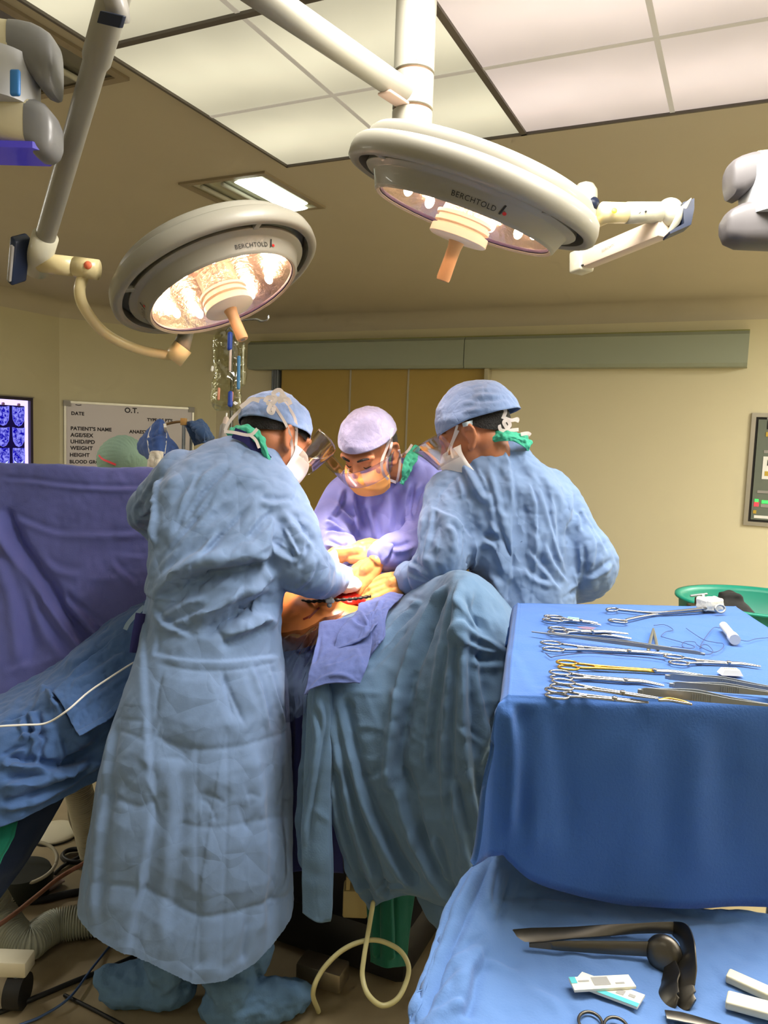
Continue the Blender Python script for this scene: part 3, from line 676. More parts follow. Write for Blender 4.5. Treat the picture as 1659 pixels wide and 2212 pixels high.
def ring(y, xl, xr, D, b, n=2.4, k=40, sk=0):
    c = P((xl+xr)/2, y, D); a = (xr-xl)/2*D/FPX; t = np.linspace(0, 2*pi, k, endpoint=False)
    ct, st = np.cos(t), np.sin(t)
    return c+np.outer(a*np.sign(ct)*np.abs(ct)**(2/n), RH)+np.outer(b*np.sign(st)*np.abs(st)**(2/n), FH)
def rings(S_, n=2.4, sub=None):
    a = np.array(S_, float); q = catmull(a, sub or len(a)*3); return [ring(*r, n=n) for r in q]
def cut_hem(v, f, hem, lo=None):
    """hem: [(lateral r along RH from the world origin, z)]; trims below it with a clean edge"""
    hem = np.array(sorted(hem)); hz = np.interp(v@RH, hem[:, 0], hem[:, 1]); w = v-np.outer(hz, _z)
    bm = bmesh.new(); vs = [bm.verts.new(q) for q in w]; [bm.faces.new([vs[i] for i in q]) for q in f]
    bmesh.ops.bisect_plane(bm, geom=bm.verts[:]+bm.edges[:]+bm.faces[:], dist=.0012, plane_co=(0, 0, 0), plane_no=(0, 0, 1), clear_inner=True)
    bm.verts.index_update(); w = np.array([q.co[:] for q in bm.verts]); f = [[q.index for q in p.verts] for p in bm.faces]; bm.free()
    return w+np.outer(np.interp(w@RH, hem[:, 0], hem[:, 1]), _z), f
def capmesh(h, c=(0, -.014, .034), r=(.089, .110, .112), edge=lambda a: 1.55, nu=96, nv=36):
    """surgical cap as a shell over the crown; edge(azimuth from the right ear, pi/2 = front) -> polar angle of its hem"""
    v = []; f = []
    for j in range(nv+1):
        for i in range(nu):
            a = 2*pi*i/nu; t = edge(a)*max(j/nv, .004)
            v.append((c[0]+r[0]*sin(t)*cos(a), c[1]+r[1]*sin(t)*sin(a), c[2]+r[2]*cos(t)))
    for j in range(nv):
        for i in range(nu): k = (i+1) % nu; f.append([j*nu+i, j*nu+k, (j+1)*nu+k, (j+1)*nu+i])
    f.append([i for i in range(nu)])
    return h.w(np.array(v)), f
def facepatch(h, a0, a1, rows, n=28):
    """rows: (z, radius x, radius y, centre y) -> patch wrapped round the face between azimuths a0..a1 (pi/2 = front)"""
    rows = catmull(np.array(rows, float), len(rows)*5); aa = np.linspace(a0, a1, n); m = MB()
    v = [[(rx*cos(a), cy+ry*sin(a), z) for a in aa] for z, rx, ry, cy in rows]
    v = np.array(v); nv, nu = v.shape[:2]; f = [[j*nu+i, j*nu+i+1, (j+1)*nu+i+1, (j+1)*nu+i] for j in range(nv-1) for i in range(nu-1)]
    return h.w(v.reshape(-1, 3)), f
def solid(o, t, off=0):
    k = o.modifiers.new('thick', 'SOLIDIFY'); k.thickness = t; k.offset = off; return o
def strap(pts, d, w, m, parent, name, th=.0012, sub=24, rest=None, off=.003):
    """flat ribbon through pixel points; rests on the surfaces in `rest` where the line of sight meets them"""
    pp = catmull(np.array([q[:2] for q in pts], float), sub); dd = np.interp(np.linspace(0, 1, sub), np.linspace(0, 1, len(pts)), [q[2] if len(q) > 2 else d for q in pts])
    q = []
    for (x, y), D in zip(pp, dd):
        p = P(x, y, D)
        if rest:
            r = nrm(ray(x, y)); hs = [b.ray_cast(Vector(C0), Vector(r)) for b in rest]; hs = [np.array(z[0]) for z in hs if z[0] is not None]
            if hs: p = min(hs, key=lambda z: np.linalg.norm(z-C0)); p = p-r*off
        q.append(p)
    q = np.array(q)
    for _ in range(2): q[1:-1] = (q[:-2]+2*q[1:-1]+q[2:])/4
    b = MB(); t = np.gradient(q, axis=0); rg = []
    for p, tt in zip(q, t):
        vd = nrm(p-C0); s = nrm(np.cross(nrm(tt), vd)); u = np.cross(s, nrm(tt)); rg.append([p+s*w/2+u*th, p-s*w/2+u*th, p-s*w/2-u*th, p+s*w/2-u*th])
    return b.loft(rg).build(name, m, parent, 60)
def bvh_of(v, f): return BVHTree.FromPolygons([tuple(x) for x in v], f)
def bvh_obj(o):
    w = Vector((0, 0, 0)); q = o
    while q is not None: w = w+q.location; q = q.parent
    return BVHTree.FromPolygons([tuple(x.co+w) for x in o.data.vertices], [list(p.vertices) for p in o.data.polygons])
def hand(parent, wrist, d, pn, curl, m=M_glove, k=1.0, right=True, spread=.12, thumb=.6, name='glove', cuff=.05):
    """gloved hand: d finger direction, pn out of the back of the hand; curl = bends of index..little finger"""
    d = nrm(d); pn = nrm(pn-d*np.dot(pn, d)); s = np.cross(d, pn)*(1 if right else -1)      # s towards the thumb
    b = MB(); W_ = np.asarray(wrist); q = lambda x, y, z: W_+(d*x+s*y+pn*z)*k
    b.tube([q(-cuff, 0, 0), q(-.01, 0, 0), q(.02, .002, 0)], np.array([.033, .029, .031])*k, 16, flat=.8, hint=s, rnd=True)
    for y in (-.026, -.009, .009, .026): b.tube([q(.0, y*.6, 0), q(.045, y*.95, .002), q(.085, y, 0)], np.array([.018, .0165, .0135])*k, 12, rnd=True)
    L = [(.042, .026, .021), (.047, .030, .022), (.044, .028, .022), (.034, .021, .019)]
    for i, y in enumerate((.027, .009, -.010, -.028)):
        p = q(.086, y, 0); a = spread*(1.5-i); dd = nrm(d*cos(a)+s*sin(a)); ang = 0; pts = [p]; rr = [.0118]
        for j, l in enumerate(L[i]):
            ang += curl[i]*(.8, 1.0, .7)[j]; p = p+(dd*cos(ang)-pn*sin(ang))*l*k; pts.append(p); rr.append((.0105, .0098, .0082)[j])
        b.tube(pts, np.array(rr)*k*(1 if i < 3 else .88), 12, sub=14, rnd=True)
    t0 = q(.018, .028, -.006); t1 = q(.048, .043, -.014); t2 = q(.076, .044-.014*thumb, -.022-.012*thumb); t3 = q(.096, .040-.022*thumb, -.026-.018*thumb)
    b.tube([t0, t1, t2, t3], np.array([.018, .0145, .0125, .010])*k, 12, sub=14, rnd=True)
    v, f = blend(b, .0028*k, 3, .5); c = Cloth(v, f); c.crumple(1.4, 60, seed=3)
    return c.build(name, m, parent)
def collar(a, b, parent, seed):
    a, b = np.array(a, float), np.array(b, float); mid = (a+b)/2; mid[:, 2] -= .012
    v, f = sheet([a, mid, b], 70, 22); c = Cloth(v, f, flip=C0); c.crumple(7, 26, seed=seed); c.crumple(5, 45, ridged=True, seed=seed)
    return c.build('inner_gown_collar', M_green, parent, .003)
# ================================================================== surgeon at the left, seen from behind
S1 = thing('person', 'person in blue gown seen from behind at left, head bent over the field', 'person', onz(440, 2170, 0)*[1, 1, 0])
h1 = Head(P(597, 955, 2.27), lv(.74, .50, -.45), lv(.12, .35, .93))
fl = onz(360, 2140, 0)*[1, 1, 0]; fr = onz(520, 2150, 0)*[1, 1, 0]
b1 = body_mesh(h1, P(545, 985, 2.22), P(490, 1110, 2.19), P(465, 1400, 2.13),
    [[P(590, 1070, 2.2), P(625, 1150, 2.15), P(648, 1225, 2.12), P(700, 1250, 2.25), P(745, 1252, 2.4)], [P(390, 1050, 2.22), P(345, 1085, 2.34), P(322, 1118, 2.42), P(500, 1220, 2.47), P(690, 1262, 2.42)]],
    [[P(400, 1450, 2.13), P(385, 1600, 2.1), P(370, 1800, 2.1), P(365, 1950, 2.1), fl+V(0, 0, .09)], [P(520, 1450, 2.13), P(525, 1600, 2.1), P(525, 1800, 2.1), P(525, 1950, 2.08), fr+V(0, 0, .09)]], .007, S1)
m = MB()
m.loft(rings([(918, 522, 570, 2.26, .045), (940, 496, 582, 2.25, .07), (968, 432, 598, 2.24, .10), (1000, 388, 614, 2.22, .125), (1040, 352, 634, 2.2, .145), (1095, 338, 640, 2.18, .155), (1160, 332, 640, 2.16, .16), (1225, 325, 622, 2.15, .16),
    (1290, 318, 610, 2.14, .155), (1340, 315, 604, 2.13, .155), (1400, 306, 605, 2.12, .165), (1480, 281, 617, 2.11, .19), (1600, 243, 626, 2.1, .21), (1720, 214, 630, 2.1, .225), (1850, 192, 631, 2.1, .235), (1950, 178, 631, 2.1, .24), (2040, 166, 631, 2.1, .245), (2130, 156, 631, 2.1, .25)]))
m.tube([P(548, 1020, 2.22), P(594, 1080, 2.18), P(624, 1150, 2.14), P(648, 1212, 2.11), P(688, 1246, 2.2), P(738, 1250, 2.38)], [.080, .084, .082, .080, .064, .046], 24, sub=40, rnd=True)
m.tube([P(400, 1035, 2.22), P(338, 1082, 2.34), P(316, 1116, 2.42), P(430, 1195, 2.47), P(560, 1250, 2.48), P(680, 1262, 2.43)], [.082, .066, .056, .058, .055, .045], 20, sub=40, rnd=True)
v, f = blend(m, .008, 6, fine=1)
hem = [(158, 2008), (167, 2010), (225, 2030), (283, 2046), (330, 2060), (380, 2082), (430, 2104), (490, 2107), (550, 2095), (600, 2072), (632, 2056), (645, 2050)]
v, f = cut_hem(v, f, [(P(x, y, 1.9)@RH, P(x, y, 1.9)[2]) for x, y in hem])
g = Cloth(v, f, flip=C0)
DG = np.array(frame(-.62*CR-.78*CU, CF)); up_ = lambda p: np.clip((p[:, 2]-.95)*6, 0.12, 1)
g.crumple(7, 5, (1, 1, 2.2), seed=1); g.crumple(9, 9, (1, 1, 3.2), DG, ridged=True, seed=4, mask=up_, o=2); g.crumple(3, 24, (1, 1, 2), DG, ridged=True, seed=5, mask=lambda p: .4+.6*up_(p), o=2)
g.apply()
g.folds([ # diagonal pulls of the back, waist and sleeve
 ([(600, 1190), (520, 1220), (430, 1235), (330, 1290)], 42, 30, 'f'), ([(590, 1272), (540, 1290), (470, 1330), (415, 1362)], 34, 26, 'f'), ([(585, 1240), (520, 1240), (450, 1265)], 20, 24, 'v'), ([(600, 1345), (560, 1340), (500, 1360)], 16, 18, 'v'),
 ([(560, 1195), (500, 1222), (420, 1236), (345, 1262)], 10, 9, 'p'), ([(548, 1075), (500, 1110), (440, 1160), (360, 1230)], 10, 18, 'f'),
 ([(545, 1058), (470, 1105), (400, 1175), (340, 1250)], 9, 16, 'f'), ([(560, 1075), (590, 1085), (640, 1078)], 9, 12, 'f'),
 ([(500, 1000), (440, 1040), (380, 1120)], 8, 16, 'f'), ([(430, 1010), (400, 1080), (360, 1180)], 7, 14, 'f'), ([(480, 1130), (440, 1200), (400, 1235)], 8, 12, 'f'),
 ([(592, 1105), (577, 1150), (562, 1196)], 10, 8, 'v'), ([(562, 1192), (570, 1230), (588, 1258)], 20, 15, 'v'),
 ([(575, 1165), (610, 1195), (648, 1215)], 10, 11, 'f'), ([(615, 1100), (650, 1140), (690, 1190)], 9, 15, 'f'), ([(600, 1120), (620, 1170), (640, 1190)], 7, 8, 'p'), ([(690, 1200), (672, 1250), (640, 1280)], 7, 10, 'f'),
 ([(636, 1010), (640, 1050), (632, 1078), (600, 1090)], 7, 7, 's'), ([(555, 940), (592, 968), (622, 1005)], 8, 10, 'f'),
 ([(530, 1260), (495, 1310), (430, 1350)], 12, 13, 'f'), ([(590, 1330), (540, 1365), (470, 1390)], 14, 15, 'f'), ([(455, 1348), (475, 1370), (500, 1400)], 10, 9, 'p'),
 ([(330, 1340), (390, 1300), (450, 1280)], 12, 14, 'f'), ([(320, 1310), (360, 1350), (420, 1372)], 8, 11, 'f'),
 ([(345, 1030), (337, 1090), (333, 1185)], 16, 9, 'v', .3), ([(500, 1005), (440, 1060), (385, 1150)], 9, 13, 'k'), ([(470, 1050), (410, 1130), (350, 1210)], 10, 14, 'k'), ([(540, 1090), (480, 1150), (430, 1210)], 9, 12, 'k'), ([(590, 1100), (560, 1130), (530, 1170)], 10, 12, 'k'), ([(612, 1130), (640, 1175), (650, 1200)], 8, 9, 'k'), ([(670, 1150), (660, 1200), (640, 1230)], 7, 10, 'k'), ([(600, 1205), (500, 1228), (400, 1250), (325, 1300)], 18, 16, 'k', .3), ([(585, 1280), (540, 1300), (480, 1335)], 14, 14, 'k'), ([(460, 1320), (520, 1310), (600, 1340)], 8, 12, 'k'), ([(330, 1350), (400, 1330), (450, 1310)], 9, 12, 'k'),
 # waist band
 ([(322, 1408), (400, 1420), (480, 1424), (605, 1412)], 9, 14, 's', .1), ([(330, 1430), (420, 1448), (520, 1445), (600, 1430)], 6, 30, 't', .2), ([(480, 1440), (505, 1510), (535, 1575)], 12, 40, 't'), ([(480, 1446), (492, 1500), (505, 1560)], 7, 6, 'p'),
 ([(350, 1440), (335, 1500), (330, 1560)], 6, 6, 'p'), ([(580, 1420), (600, 1500), (620, 1560)], 8, 12, 'f'), ([(545, 1420), (570, 1500), (590, 1590)], 8, 12, 'f'),
 # overlapping back panel and storage creases of the skirt
 ([(312, 1395), (318, 1500), (326, 1620), (335, 1740), (326, 1830), (305, 1940), (284, 2046)], 11, 30, 's', 0),
 ([(492, 1560), (492, 1700), (488, 1850), (482, 2000), (480, 2106)], 4, 38, 't', .1), ([(424, 1600), (424, 1800), (428, 1950), (430, 2100)], 5, 55, 't', .1), ([(540, 1960), (528, 2040), (525, 2085)], 8, 10, 'r'),
 ([(325, 1590), (400, 1618), (490, 1618), (560, 1602), (630, 1580)], 6.56, 55, 't', .05), ([(330, 1600), (380, 1620), (405, 1640)], 4.68, 38, 't'), ([(330, 1638), (380, 1640), (405, 1655)], 4.68, 38, 't'),
 ([(375, 1782), (430, 1790), (490, 1788), (570, 1770), (628, 1762)], 5, 55, 't', .1), ([(420, 1715), (470, 1728), (490, 1745)], 5.46, 38, 't'), ([(510, 1720), (530, 1780), (545, 1790)], 5.46, 38, 't'), ([(530, 1720), (545, 1715), (570, 1730)], 4, 38, 't'), ([(425, 1725), (455, 1745), (470, 1790)], 5, 30, 't'),
 ([(300, 1922), (350, 1945), (410, 1980), (480, 1980), (560, 1955), (630, 1930)], 8.44, 55, 't', .05), ([(185, 1902), (230, 1912), (298, 1920)], 5.62, 55, 't', .1),
 ([(215, 1712), (240, 1720), (290, 1745), (332, 1732)], 7.5, 55, 't', .1), ([(250, 1720), (290, 1680), (318, 1645)], 6.56, 55, 't'), ([(250, 1552), (290, 1556), (312, 1560)], 4, 38, 't'), ([(246, 1575), (290, 1590), (316, 1606)], 4.68, 38, 't'),
 ([(250, 1560), (225, 1750), (200, 2000)], 9, 22, 'f', .2), ([(560, 1600), (580, 1800), (575, 2050)], 9, 26, 'f', .3), ([(380, 1650), (370, 1850), (350, 2050)], 7, 24, 'f', .3),
 # left elbow
 ([(540, 1030), (490, 1070), (440, 1140)], 9, 40, 't'), ([(580, 1040), (520, 1080), (470, 1120)], 8, 40, 't'), ([(420, 1020), (390, 1080), (365, 1160)], 8, 36, 't'), ([(640, 1100), (660, 1150), (665, 1200)], 8, 34, 't'), ([(590, 1160), (620, 1180), (640, 1240)], 9, 30, 't'), ([(340, 1380), (420, 1350), (500, 1300)], 9, 34, 't'), ([(520, 1330), (560, 1310), (605, 1300)], 9, 30, 't'), ([(340, 1035), (310, 1080), (285, 1105)], 8, 9, 'f'), ([(285, 1115), (305, 1140), (332, 1150)], 9, 9, 'v'), ([(345, 1080), (320, 1110), (300, 1120)], 7, 9, 'f'),
])
gown1 = g.build('gown', M_gown, S1)
# collar, inner green gown and scrubs at the neck
bb = [bvh_of(g.v, g.f)]
strap([(505, 935), (535, 948), (560, 975), (578, 995)], 2.16, .03, M_scrub, S1, 'scrub_collar', .004, rest=None)
collar([(488, 936, 2.21), (505, 921, 2.2), (530, 917, 2.18), (556, 927, 2.165), (573, 950, 2.16), (583, 988, 2.17)], [(497, 952, 2.2), (514, 941, 2.185), (535, 942, 2.165), (552, 956, 2.15), (565, 977, 2.15), (580, 1002, 2.16)], S1, 5)
# hair, cap, ties
m = MB(); hv, hf = capmesh(h1, (0, -.016, .03), (.083, .107, .100), lambda a: 1.62+.48*max(0, -sin(a))**.5-.0*cos(a), 72, 30)
hair = link('hair', hv, hf, M_hair, S1)
cv, cf = capmesh(h1, (0, -.018, .040), (.092, .116, .106), lambda a: 1.70+.14*max(0, -sin(a))-.24*max(0, sin(a)))
c = Cloth(cv, cf, flip=None); cen = h1.w(np.array([[0, 0, .03]]))[0]; s_ = np.sign(((c.v-cen)*c.n).sum()); c.n *= s_
c.crumple(6, 16, seed=9); c.crumple(4, 34, ridged=True, seed=2); c.apply()
c.folds([([(512, 905), (560, 920), (620, 975), (640, 1000)], 4, 5, 'p', .1), ([(530, 890), (570, 900), (610, 940)], 4, 6, 'f'), ([(600, 880), (630, 900), (650, 940)], 4, 6, 'f'), ([(560, 880), (600, 920), (620, 960)], 4, 7, 'f')])
cap1 = solid(c.build('surgical_cap', M_cap, S1), .0015); cb = [bvh_of(c.v, c.f), bvh_obj(b1)]
strap([(585, 866), (600, 888), (622, 925), (632, 970), (628, 1005), (622, 1040)], 2.2, .008, M_tie, S1, 'visor_tie', rest=cb)
strap([(615, 868), (638, 905), (640, 950), (634, 1000), (624, 1042)], 2.2, .008, M_tie, S1, 'visor_tie', rest=cb)
strap([(590, 864), (550, 862), (515, 890), (495, 912), (486, 930)], 2.22, .009, M_tie, S1, 'cap_tie', rest=cb)
for q in ([(572, 868), (580, 858), (596, 862), (588, 872), (576, 870)], [(598, 862), (590, 850), (604, 842), (612, 856), (600, 862)], [(560, 866), (545, 862), (530, 872), (520, 880)], [(600, 868), (620, 862), (628, 874)], [(586, 872), (580, 886), (588, 892), (592, 880)], [(606, 850), (614, 856), (618, 866)]):
    strap(q, 2.16, .012, M_tie, S1, 'tie_end', .002)
strap([(484, 932), (505, 934), (540, 940), (556, 926)], 2.13, .009, M_tie, S1, 'mask_tie'); strap([(540, 940), (552, 950), (560, 968)], 2.13, .008, M_tie, S1, 'mask_tie')
v, f = facepatch(h1, radians(8), radians(172), [(-.008, .072, .098, .012), (-.03, .074, .108, .014), (-.06, .070, .108, .012), (-.10, .062, .096, .006), (-.122, .05, .06, .004)])
solid(link('face_mask', v, f, M_maskw, S1), .002)
v, f = facepatch(h1, radians(12), radians(168), [(.05, .125, .165, .02), (.0, .108, .145, .015), (-.04, .09, .125, .012)])
solid(link('face_shield', v, f, M_clear, S1), .0008)
# tie of the gown at the waist and the shoe covers
strap([(312, 1310), (296, 1325), (278, 1345), (270, 1360)], 2.16, .012, mat('gown_tie', (150, 178, 205), .8), S1, 'gown_tie'); strap([(304, 1325), (296, 1370), (290, 1410)], 2.06, .026, M_scrub, S1, 'waist_tie')
def shoe(name, top, tr, heel, toe, parent, seed):
    b = MB(); heel, toe = np.asarray(heel), np.asarray(toe); d = nrm(toe-heel)
    b.tube([heel+V(0, 0, .05), heel+d*.10+V(0, 0, .055), heel+d*.2+V(0, 0, .045), toe+V(0, 0, .035)], [.05, .056, .052, .036], 18, sub=16, flat=.9, rnd=True)
    b.tube([top, top*.5+(heel+V(0, 0, .1))*.5, heel+d*.03+V(0, 0, .11), heel+d*.04+V(0, 0, .05)], [tr, tr*.95, .065, .055], 18, sub=14, rnd=True)
    v, f = blend(b, .006, 4); c = Cloth(v, f); c.crumple(13, 11, (1, 1, .8), seed=seed); c.crumple(7, 22, ridged=True, seed=seed); c.apply(); c.v[:, 2] = np.maximum(c.v[:, 2], .002); c.base = c.v.copy()
    return c.build(name, M_shoe, parent)
shoe('shoe_cover', P(372, 2030, 2.13), .088, onz(385, 2175, 0), onz(290, 2165, 0), S1, 3)
shoe('shoe_cover', P(520, 2040, 2.1), .092, onz(470, 2212, 0), onz(640, 2190, 0), S1, 8)

# ================================================================== surgeon across the table, facing us
S2 = thing('person', 'person facing the viewer across the table, in lilac gown and orange mask', 'person', onz(830, 1720, 0)*[1, 1, 0])
h2 = Head(P(799, 977, 2.46), lv(-.40, -.74, -.54), lv(-.22, -.45, .86))
b2 = body_mesh(h2, P(880, 1020, 2.6), P(840, 1150, 2.7), P(835, 1420, 2.7),
    [[P(745, 1070, 2.62), P(712, 1130, 2.58), P(725, 1180, 2.5), P(752, 1196, 2.45), P(775, 1196, 2.42)], [P(930, 1050, 2.62), P(930, 1130, 2.55), P(905, 1180, 2.5), P(850, 1200, 2.42), P(812, 1218, 2.38)]],
    [[P(790, 1440, 2.7), P(788, 1500, 2.7), P(786, 1580, 2.7), P(785, 1640, 2.7), onz(785, 1700, 0)*[1, 1, 0]+V(0, 0, .09)], [P(880, 1440, 2.7), P(880, 1500, 2.7), P(880, 1580, 2.7), P(880, 1640, 2.7), onz(880, 1700, 0)*[1, 1, 0]+V(0, 0, .09)]], .0045, S2)
m = MB()
m.loft(rings([(985, 842, 905, 2.57, .055), (1005, 815, 925, 2.6, .085), (1035, 770, 945, 2.64, .11), (1075, 738, 955, 2.66, .125), (1130, 725, 950, 2.66, .135), (1200, 722, 945, 2.67, .14), (1300, 715, 945, 2.68, .15), (1420, 705, 950, 2.7, .16), (1560, 700, 955, 2.7, .17), (1640, 700, 960, 2.7, .17)]))
m.tube([P(775, 1055, 2.63), P(735, 1095, 2.61), P(718, 1140, 2.57), P(728, 1180, 2.5), P(752, 1194, 2.45)], [.085, .08, .075, .058, .045], 22, sub=34, rnd=True)
m.tube([P(905, 1030, 2.63), P(935, 1085, 2.58), P(925, 1150, 2.52), P(880, 1180, 2.45), P(825, 1200, 2.38)], [.09, .085, .078, .062, .052], 22, sub=34, rnd=True)
v, f = blend(m, .0075, 6, fine=1); g = Cloth(v, f, flip=C0)
g.crumple(6, 6, (1, 1, 2), seed=21); g.crumple(7, 10, (1, 1, 3), ridged=True, seed=22, o=2); g.apply()
g.folds([([(765, 1060), (775, 1110), (790, 1165)], 12, 15, 'f'), ([(800, 1090), (812, 1130), (815, 1170)], 7, 12, 'f'), ([(890, 1040), (882, 1090), (885, 1140)], 12, 13, 'f'), ([(915, 1040), (895, 1080), (890, 1120)], 10, 11, 'f'), ([(720, 1075), (750, 1110), (770, 1130)], 9, 12, 'f'),
 ([(700, 1150), (730, 1150), (765, 1165)], 9, 9, 'f'), ([(702, 1170), (735, 1180), (760, 1172)], 8, 8, 'f'), ([(705, 1125), (720, 1130), (745, 1150)], 8, 8, 'f'), ([(870, 1150), (900, 1140), (940, 1110)], 14, 13, 'f'), ([(825, 1170), (860, 1185), (900, 1170)], 10, 11, 'f'), ([(850, 1165), (840, 1200), (825, 1225)], 9, 9, 'f'), ([(930, 1060), (915, 1100), (905, 1140)], 8, 10, 'f'), ([(840, 1060), (850, 1100), (845, 1160)], 6, 16, 'f'), ([(745, 1050), (735, 1090), (715, 1120)], 8, 10, 'f'), ([(780, 1090), (800, 1140), (800, 1190)], 9, 34, 't'), ([(900, 1060), (870, 1110), (860, 1160)], 9, 34, 't'), ([(930, 1090), (900, 1130), (880, 1170)], 9, 28, 't')], 1.35)
g.build('gown', M_gown2, S2)
hv, hf = capmesh(h2, (0, -.018, .02), (.081, .103, .104), lambda a: 1.30+.85*max(0, -sin(a))**.5, 72, 30); link('hair', hv, hf, M_hair, S2)
cv, cf = capmesh(h2, (0, -.010, .040), (.089, .113, .108), lambda a: 1.42+.14*max(0, -sin(a))-.02*max(0, sin(a)))
c = Cloth(cv, cf); c.n *= np.sign(((c.v-h2.c)*c.n).sum()); c.crumple(4, 16, seed=31); c.crumple(2.5, 50, ridged=True, seed=33); c.apply()
c.folds([([(735, 960), (790, 962), (845, 930)], 3, 5, 's', .1), ([(745, 950), (765, 920), (800, 895), (825, 888)], 3, 4, 'p'), ([(835, 895), (846, 925), (850, 945)], 3, 4, 'p'), ([(742, 945), (752, 960), (755, 970)], 4, 4, 'p')])
solid(c.build('surgical_cap', M_capP, S2), .0015); cb = [bvh_of(c.v, c.f), bvh_obj(b2)]
v, f = facepatch(h2, radians(10), radians(170), [(-.012, .070, .094, .012), (-.03, .073, .110, .014), (-.06, .071, .112, .012), (-.095, .064, .100, .006), (-.122, .052, .07, .002), (-.132, .04, .045, 0)])
c = Cloth(v, f, flip=C0); c.crumple(2, 25, seed=41); c.folds([([(750, 1030), (800, 1040), (850, 1025)], 3, 3, 's', .2), ([(762, 1045), (810, 1055), (850, 1040)], 3, 3, 's', .2)]); mk2 = solid(c.build('face_mask', M_mask, S2), .0018); cb.append(bvh_of(c.v, c.f))
v, f = facepatch(h2, radians(14), radians(172), [(.040, .118, .160, .02), (.0, .10, .142, .016), (-.045, .085, .124, .012)])
solid(link('face_shield', v, f, M_clear, S2), .0008)
strap([(848, 925), (838, 960), (824, 1000), (832, 1030), (855, 1042)], 2.36, .009, M_tie, S2, 'mask_tie', rest=cb, off=.004); strap([(845, 935), (845, 965), (834, 1000), (842, 1032)], 2.36, .008, M_tie, S2, 'mask_tie', rest=cb, off=.004)
strap([(862, 972), (864, 1000), (860, 1030), (856, 1042)], 2.42, .008, M_tie, S2, 'mask_tie', rest=cb); strap([(752, 1012), (754, 1030), (770, 1050)], 2.36, .006, M_tie, S2, 'mask_tie', rest=cb)
strap([(865, 985), (880, 975), (890, 960)], 2.5, .008, M_tie, S2, 'neck_tie', off=.004, rest=cb)
collar([(862, 1044, 2.46), (868, 1020, 2.45), (872, 995, 2.46), (884, 972, 2.5), (896, 962, 2.54)], [(872, 1048, 2.47), (884, 1026, 2.47), (896, 1002, 2.49), (904, 982, 2.52), (908, 968, 2.55)], S2, 15)
for s_ in (-1, 1):   # brows and lids
    m = MB(); m.tube(h2.w(np.array([[s_*.016, .1015, .031], [s_*.034, .096, .036], [s_*.052, .080, .032]])), [.003, .0042, .002], 8, sub=10, rnd=True); m.build('eyebrow', M_hair, S2)
    m = MB(); m.tube(h2.w(np.array([[s_*.018, .0862, .003], [s_*.031, .0895, -.001], [s_*.045, .0805, .003]])), [.0012, .0018, .0012], 8, sub=10, rnd=True); m.build('eyelashes', M_hair, S2)
hand(S2, P(762, 1196, 2.42), lv(.80, -.25, .15), lv(.0, -.75, .62), (.55, .55, .55, .5), k=1.05, right=False, spread=.06, thumb=.9)
hand(S2, P(806, 1222, 2.36), lv(-.62, -.1, -.72), lv(-.35, -.78, .4), (.35, .4, .45, .5), k=1.05, right=True, spread=.06, thumb=1.1, cuff=.012)

# ================================================================== surgeon at the right, back turned
S3 = thing('person', 'person in blue gown with back turned at the right, tall pale cap with knotted ties', 'person', onz(1110, 2000, 0)*[1, 1, 0])
h3 = Head(P(1024, 945, 2.25), lv(-.84, .30, -.44), lv(-.36, .16, .92))
b3 = body_mesh(h3, P(1072, 985, 2.3), P(1100, 1130, 2.32), P(1120, 1400, 2.28),
    [[P(985, 1065, 2.27), P(966, 1140, 2.22), P(958, 1205, 2.22), P(905, 1250, 2.3), P(862, 1258, 2.34)], [P(1200, 1065, 2.3), P(1240, 1140, 2.28), P(1270, 1215, 2.28), P(1225, 1265, 2.4), P(1130, 1275, 2.5)]],
    [[P(1060, 1440, 2.28), P(1060, 1550, 2.28), P(1060, 1700, 2.28), P(1060, 1800, 2.28), onz(1060, 1960, 0)*[1, 1, 0]+V(0, 0, .09)], [P(1180, 1440, 2.28), P(1180, 1550, 2.28), P(1180, 1700, 2.28), P(1180, 1800, 2.28), onz(1180, 1960, 0)*[1, 1, 0]+V(0, 0, .09)]], .006, S3)
m = MB()
m.loft(rings([(942, 1046, 1128, 2.28, .06), (962, 1030, 1140, 2.28, .085), (985, 1004, 1158, 2.28, .105), (1010, 975, 1190, 2.29, .125), (1045, 955, 1226, 2.29, .14), (1090, 955, 1238, 2.3, .15), (1160, 975, 1240, 2.3, .155), (1230, 1010, 1235, 2.3, .155), (1300, 1035, 1240, 2.3, .155), (1380, 1040, 1250, 2.3, .165), (1500, 1030, 1270, 2.3, .19), (1700, 1020, 1290, 2.3, .21), (1850, 1015, 1300, 2.3, .22)]))
m.tube([P(1008, 1042, 2.28), P(976, 1085, 2.26), P(966, 1140, 2.22), P(958, 1205, 2.2), P(914, 1245, 2.28), P(880, 1252, 2.33)], [.082, .084, .08, .078, .06, .046], 24, sub=40, rnd=True)
m.tube([P(1172, 1056, 2.3), P(1206, 1095, 2.3), P(1240, 1155, 2.28), P(1268, 1215, 2.27), P(1245, 1255, 2.35), P(1150, 1275, 2.48)], [.075, .076, .076, .082, .07, .055], 24, sub=40, rnd=True)
v, f = blend(m, .008, 6, fine=1); g = Cloth(v, f, flip=C0)
g.crumple(7, 5, (1, 1, 2), seed=51); g.crumple(8, 9, (1, 1, 3.4), np.array(frame(.25*CR-.95*CU, CF)), ridged=True, seed=52, o=2); g.crumple(3, 24, ridged=True, seed=53, o=2); g.apply()
